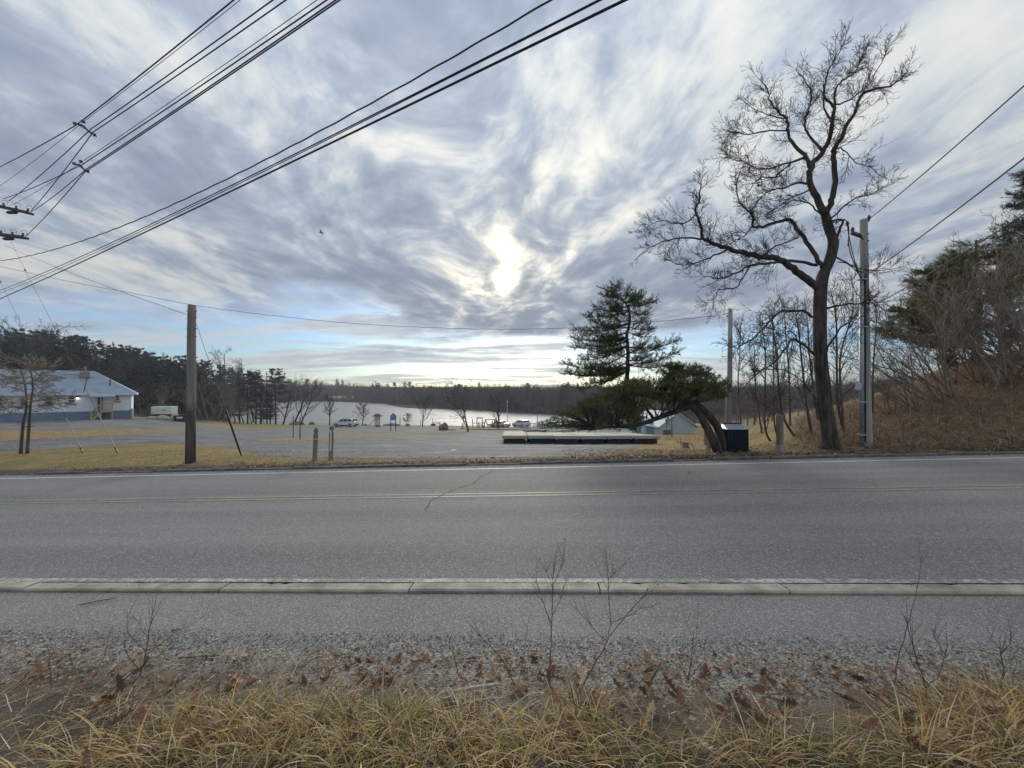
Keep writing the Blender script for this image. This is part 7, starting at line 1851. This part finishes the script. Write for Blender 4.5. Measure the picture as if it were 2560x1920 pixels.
# ------------------------------------------------------------------ dark shed by the pine, posts, board and wrecked chair
def shed():
    base = hit(1845, 1130.5); D = base.y; k = D / FPX; e = empty('storage_shed', base, -.04, 'small navy metal shed with pale ribbed roof beside the bent pine', 'shed'); w = 54 * k; h = 57 * k; d = w * 1.1; M = mat('navy_metal', (.016, .024, .038), (.026, .036, .052), .45, 3.0, metal=.2); MR = mat('pale_ribbed_metal', (.42, .48, .50), (.52, .58, .60), .4, 4.0, metal=.3)
    y0 = d / 2
    MB().box((0, y0, h / 2 - .3), (w * .97, d, h + .6)).build('body', M, e)
    for i in range(9): MB().box((-w / 2 + w * (i + .5) / 9, -.012, h / 2 - .05), (w * .03, .03, h + .1)).build('wall_rib', M, e)
    rt = 10.5 * k; MB().add([(-w * .53, -.06, h), (w * .53, -.06, h), (w * .40, d * .5, h + rt), (-w * .40, d * .5, h + rt), (-w * .53, d + .06, h), (w * .53, d + .06, h)], [(0, 1, 2, 3), (3, 2, 5, 4), (0, 3, 4), (1, 5, 2), (0, 4, 5, 1)]).build('roof', MR, e)
    for i in range(8):
        t = (i + .5) / 8; a = Vector((-w * .53 + w * 1.06 * t, -.065, h + .008)); b = Vector((-w * .40 + w * .80 * t, d * .5, h + rt + .008)); MB().bar(a, b, .02, .02).build('roof_rib', MR, e)
    MB().bar((-w * .42, d * .5, h + rt + .02), (w * .42, d * .5, h + rt + .02), .05, .04).build('ridge_cap', M, e)
shed()
b = hit(1950, 1131); D = b.y; H = W(1950, 1036, D).z - b.z; e = empty('timber_post', b, .3, 'square grey timber post with pale foot among the saplings', 'post'); MB().box((0, 0, H * .6 - .02), (.115, .115, H * .8)).build('post', M_TIMBER, e); MB().box((0, 0, H * .08), (.122, .122, H * .25)).build('pale_foot', M_POLE2, e)
b = hit(1765, 1131); a = W(1777, 1104, b.y + .15) - b; o = MB().bar((0, 0, -.05), tuple(a * 1.05), .11, .045).build('prop_board', M_NEWWOOD, loc=b); tag(o, 'pale board propping the leaning pine trunk', 'board')
for px, dpt, t, lab in ((1764, 21.0, 1078, 'grey fence post behind the bent pine trunk'), (1775, 24.0, 1072, 'weathered fence post in the tall grass behind the pine'), (1679, 42.0, 1066, 'short brown post in front of the boathouse'), (1788, 20.5, 1080, 'dark fence post seen between the twin pine trunks')):
    g = G(px, dpt); H = W(px, t, dpt).z - g.z; o = MB().box((0, 0, H / 2 - .1), (.14, .14, H + .2)).build('fence_post', M_TIMBER, loc=g); tag(o, lab, 'post')
def chair():
    b = hit(1716, 1122); k = b.y / FPX; e = empty('broken_chair', b, .4, 'broken metal lounge chair frame lying in the dry grass', 'chair'); P = lambda x, z, y=0: Vector(((x - 1716) * k, y, (1122 - z) * k))
    M = M_DARKM
    for y in (-.2, .22):
        MB().tube([P(1697, 1108, y), P(1709, 1105, y), P(1720, 1108, y), P(1730, 1118, y), P(1732, 1124, y)], .014, 6).build('frame', M, e); MB().tube([P(1709, 1106, y), P(1711, 1116, y), P(1720, 1124, y), P(1733, 1124, y)], .014, 6).build('frame', M, e)
    for a in ((1709, 1106), (1720, 1124), (1732, 1124)): MB().cyl(P(*a, -.2), P(*a, .22), .013, .013, 6).build('crossbar', M, e)
    MB().add([P(1711, 1108, -.17), P(1711, 1108, .19), P(1717, 1121, .19), P(1717, 1121, -.17)], [(0, 1, 2, 3)]).build('back_sling', mat('torn_sling', (.30, .26, .18), (.42, .37, .27), .9, 6.0), e); MB().add([P(1720, 1122, -.17), P(1720, 1122, .19), P(1732, 1123, .19), P(1732, 1123, -.17)], [(0, 1, 2, 3)]).build('seat_sling', M_TRIM, e)
chair()
o = MB().add([(-.16, 0, .01), (.02, -.05, .015), (.2, .0, .03), (.15, .08, .01), (-.05, .09, .02)], [(0, 1, 4), (1, 3, 4), (1, 2, 3)]).build('litter_scrap', M_TRIM, loc=hit(1135, 1127) + Vector((0, 0, .01))); tag(o, 'white scrap of litter lying on the gravel lot', 'litter')

# ------------------------------------------------------------------ trees along the shore
def shore_tree(name, label, px, depth, top, spread, seed, P=None, lean=(0, 0, 1), m=None, r=None):
    g = G(px, depth, -.05); H = W(px, top, depth).z - g.z; P = dict(P or SHORE_P); rng = random.Random(seed); br = []
    grow(br, Vector((0, 0, -.2)), Vector(lean), H * .86, r or H * .022, 0, P, rng); e = empty(name, g, 0, label, 'tree'); m = m or M_BARKD
    for pp, ra, lev in br:
        for q in pp: q.x *= spread; q.y *= spread
    tubes(br, (0,), {0: 7}).build('trunk', m, e, smooth=True); tubes(br, (1, 2, 3), {1: 5, 2: 3, 3: 3}).build('crown', m, e)
SHORE_P = dict(segs=[7, 6, 4, 3], wander=[.06, .13, .18, .2], up=[.03, .07, .05, .05], taper=[.2, .25, .35, .4], kids=[15, 8, 5], **{'from': [.28, .2, .15]}, angle=[.85, .65, .65], ratio=[.52, .5, .5], short=[.45, .35, .3], rr=[.5, .5, .55], rmin=.013)
FORK_P = dict(SHORE_P); FORK_P.update(kids=[9, 9, 5], **{'from': [.12, .2, .15]}); FORK_P['ratio'] = [.78, .5, .5]; FORK_P['angle'] = [.6, .6, .65]
M_RBARK = bark_mat('reddish_bark', (.075, .055, .048), (.15, .115, .10), 4.0, .3)
shore_tree('bare_tree', 'slim leaning shore tree by the bonnet of the white car', 824, 90.0, 985, .8, 1)
shore_tree('bare_tree', 'round-crowned bare tree between the white car and the shelter sign', 905, 86.0, 1003, 1.25, 2)
shore_tree('bare_tree', 'little round bare tree among the shore rocks', 1015, 88.0, 1031, 1.3, 3)
shore_tree('bare_tree', 'spreading bare tree near the picnic table', 1057, 90.0, 992, 1.25, 4, FORK_P)
shore_tree('bare_tree', 'full round bare tree at the end of the grass island', 1171, 55.5, 965, 1.2, 5, FORK_P, m=M_RBARK)
shore_tree('bare_tree', 'bare tree with dark trunk in front of the low white car', 1246, 79.0, 968, 1.35, 6, FORK_P, m=M_RBARK, r=.24)
shore_tree('bare_tree', 'leaning multi-branched tree on the grassy shore', 708, 93.0, 955, 1.1, 7, FORK_P, (.25, 0, 1))
shore_tree('bare_tree', 'wide bare tree bending over the water from the grassy shore', 735, 92.0, 950, 1.2, 8, FORK_P, (.2, 0, 1))
shore_tree('bare_tree', 'bare tree with drooping branches at the edge of the grassy shore', 752, 91.0, 962, 1.25, 9, FORK_P, (.3, 0, 1))
shore_tree('bare_tree', 'young bare tree standing at the water beside the wood', 642, 96.0, 1010, 1.1, 10)
shore_tree('bare_tree', 'small bare tree at the water behind the thin steel posts', 661, 96.0, 1022, 1.2, 11)
# island kerb at the playground
def island_kerb():
    e = tag(empty('island_kerb'), kind='structure'); P = [hit(x, y) for x, y in ((1152, 1072), (1170, 1073.5), (1200, 1074.5), (1240, 1075), (1290, 1074.5), (1325, 1072.5))]
    for a, b in zip(P[:-1], P[1:]): MB().bar(a + Vector((0, 0, .05)), b + Vector((0, 0, .05)), .18, .16).build('kerb_stone', M_KERB2, e)
island_kerb()

# ------------------------------------------------------------------ a gull in flight
def gull():
    p = W(803, 582, 40.0); e = empty('gull', p, .3, 'gull gliding below the clouds', 'bird'); M = mat('gull_feather', (.22, .22, .23), (.34, .34, .35), .8, 9.0); mb = MB()
    mb.tube([(-.24, 0, 0), (-.18, 0, .02), (-.05, 0, .01), (.1, 0, 0), (.22, 0, .01), (.34, 0, .01)], [.012, .04, .065, .06, .03, .004], 8)
    for s in (-1, 1):
        mb.add([(-.08, s * .04, .03), (.08, s * .04, .03), (.04, s * .32, .13), (-.10, s * .32, .15), (.06, s * .66, .06), (-.01, s * .62, .09)], [(0, 1, 2, 3), (3, 2, 4, 5)])
        mb.add([(-.08, s * .04, .02), (.08, s * .04, .02), (.04, s * .32, .12), (-.10, s * .32, .14), (.06, s * .66, .05), (-.01, s * .62, .08)], [(3, 2, 1, 0), (5, 4, 2, 3)])
    mb.build('body', M, e)
gull()

# ------------------------------------------------------------------ thin haze in the air over the lake
mh = bpy.data.materials.new('haze'); mh.use_nodes = True
_h = NT(mh.node_tree); _h.n.clear(); _ho = _h.new('ShaderNodeOutputMaterial'); _hv = _h.new('ShaderNodeVolumePrincipled')
_hv.inputs['Color'].default_value = (0.82, 0.88, 0.95, 1); _hv.inputs['Density'].default_value = 0.00045; _hv.inputs['Anisotropy'].default_value = 0.2
_h.l.new(_hv.outputs[0], _ho.inputs['Volume'])
hz = MB().box((0, 465, 14), (1500, 1080, 56)).build('haze', mh); tag(hz, 'thin pale haze hanging over the lake and woods', 'haze', kind='stuff')
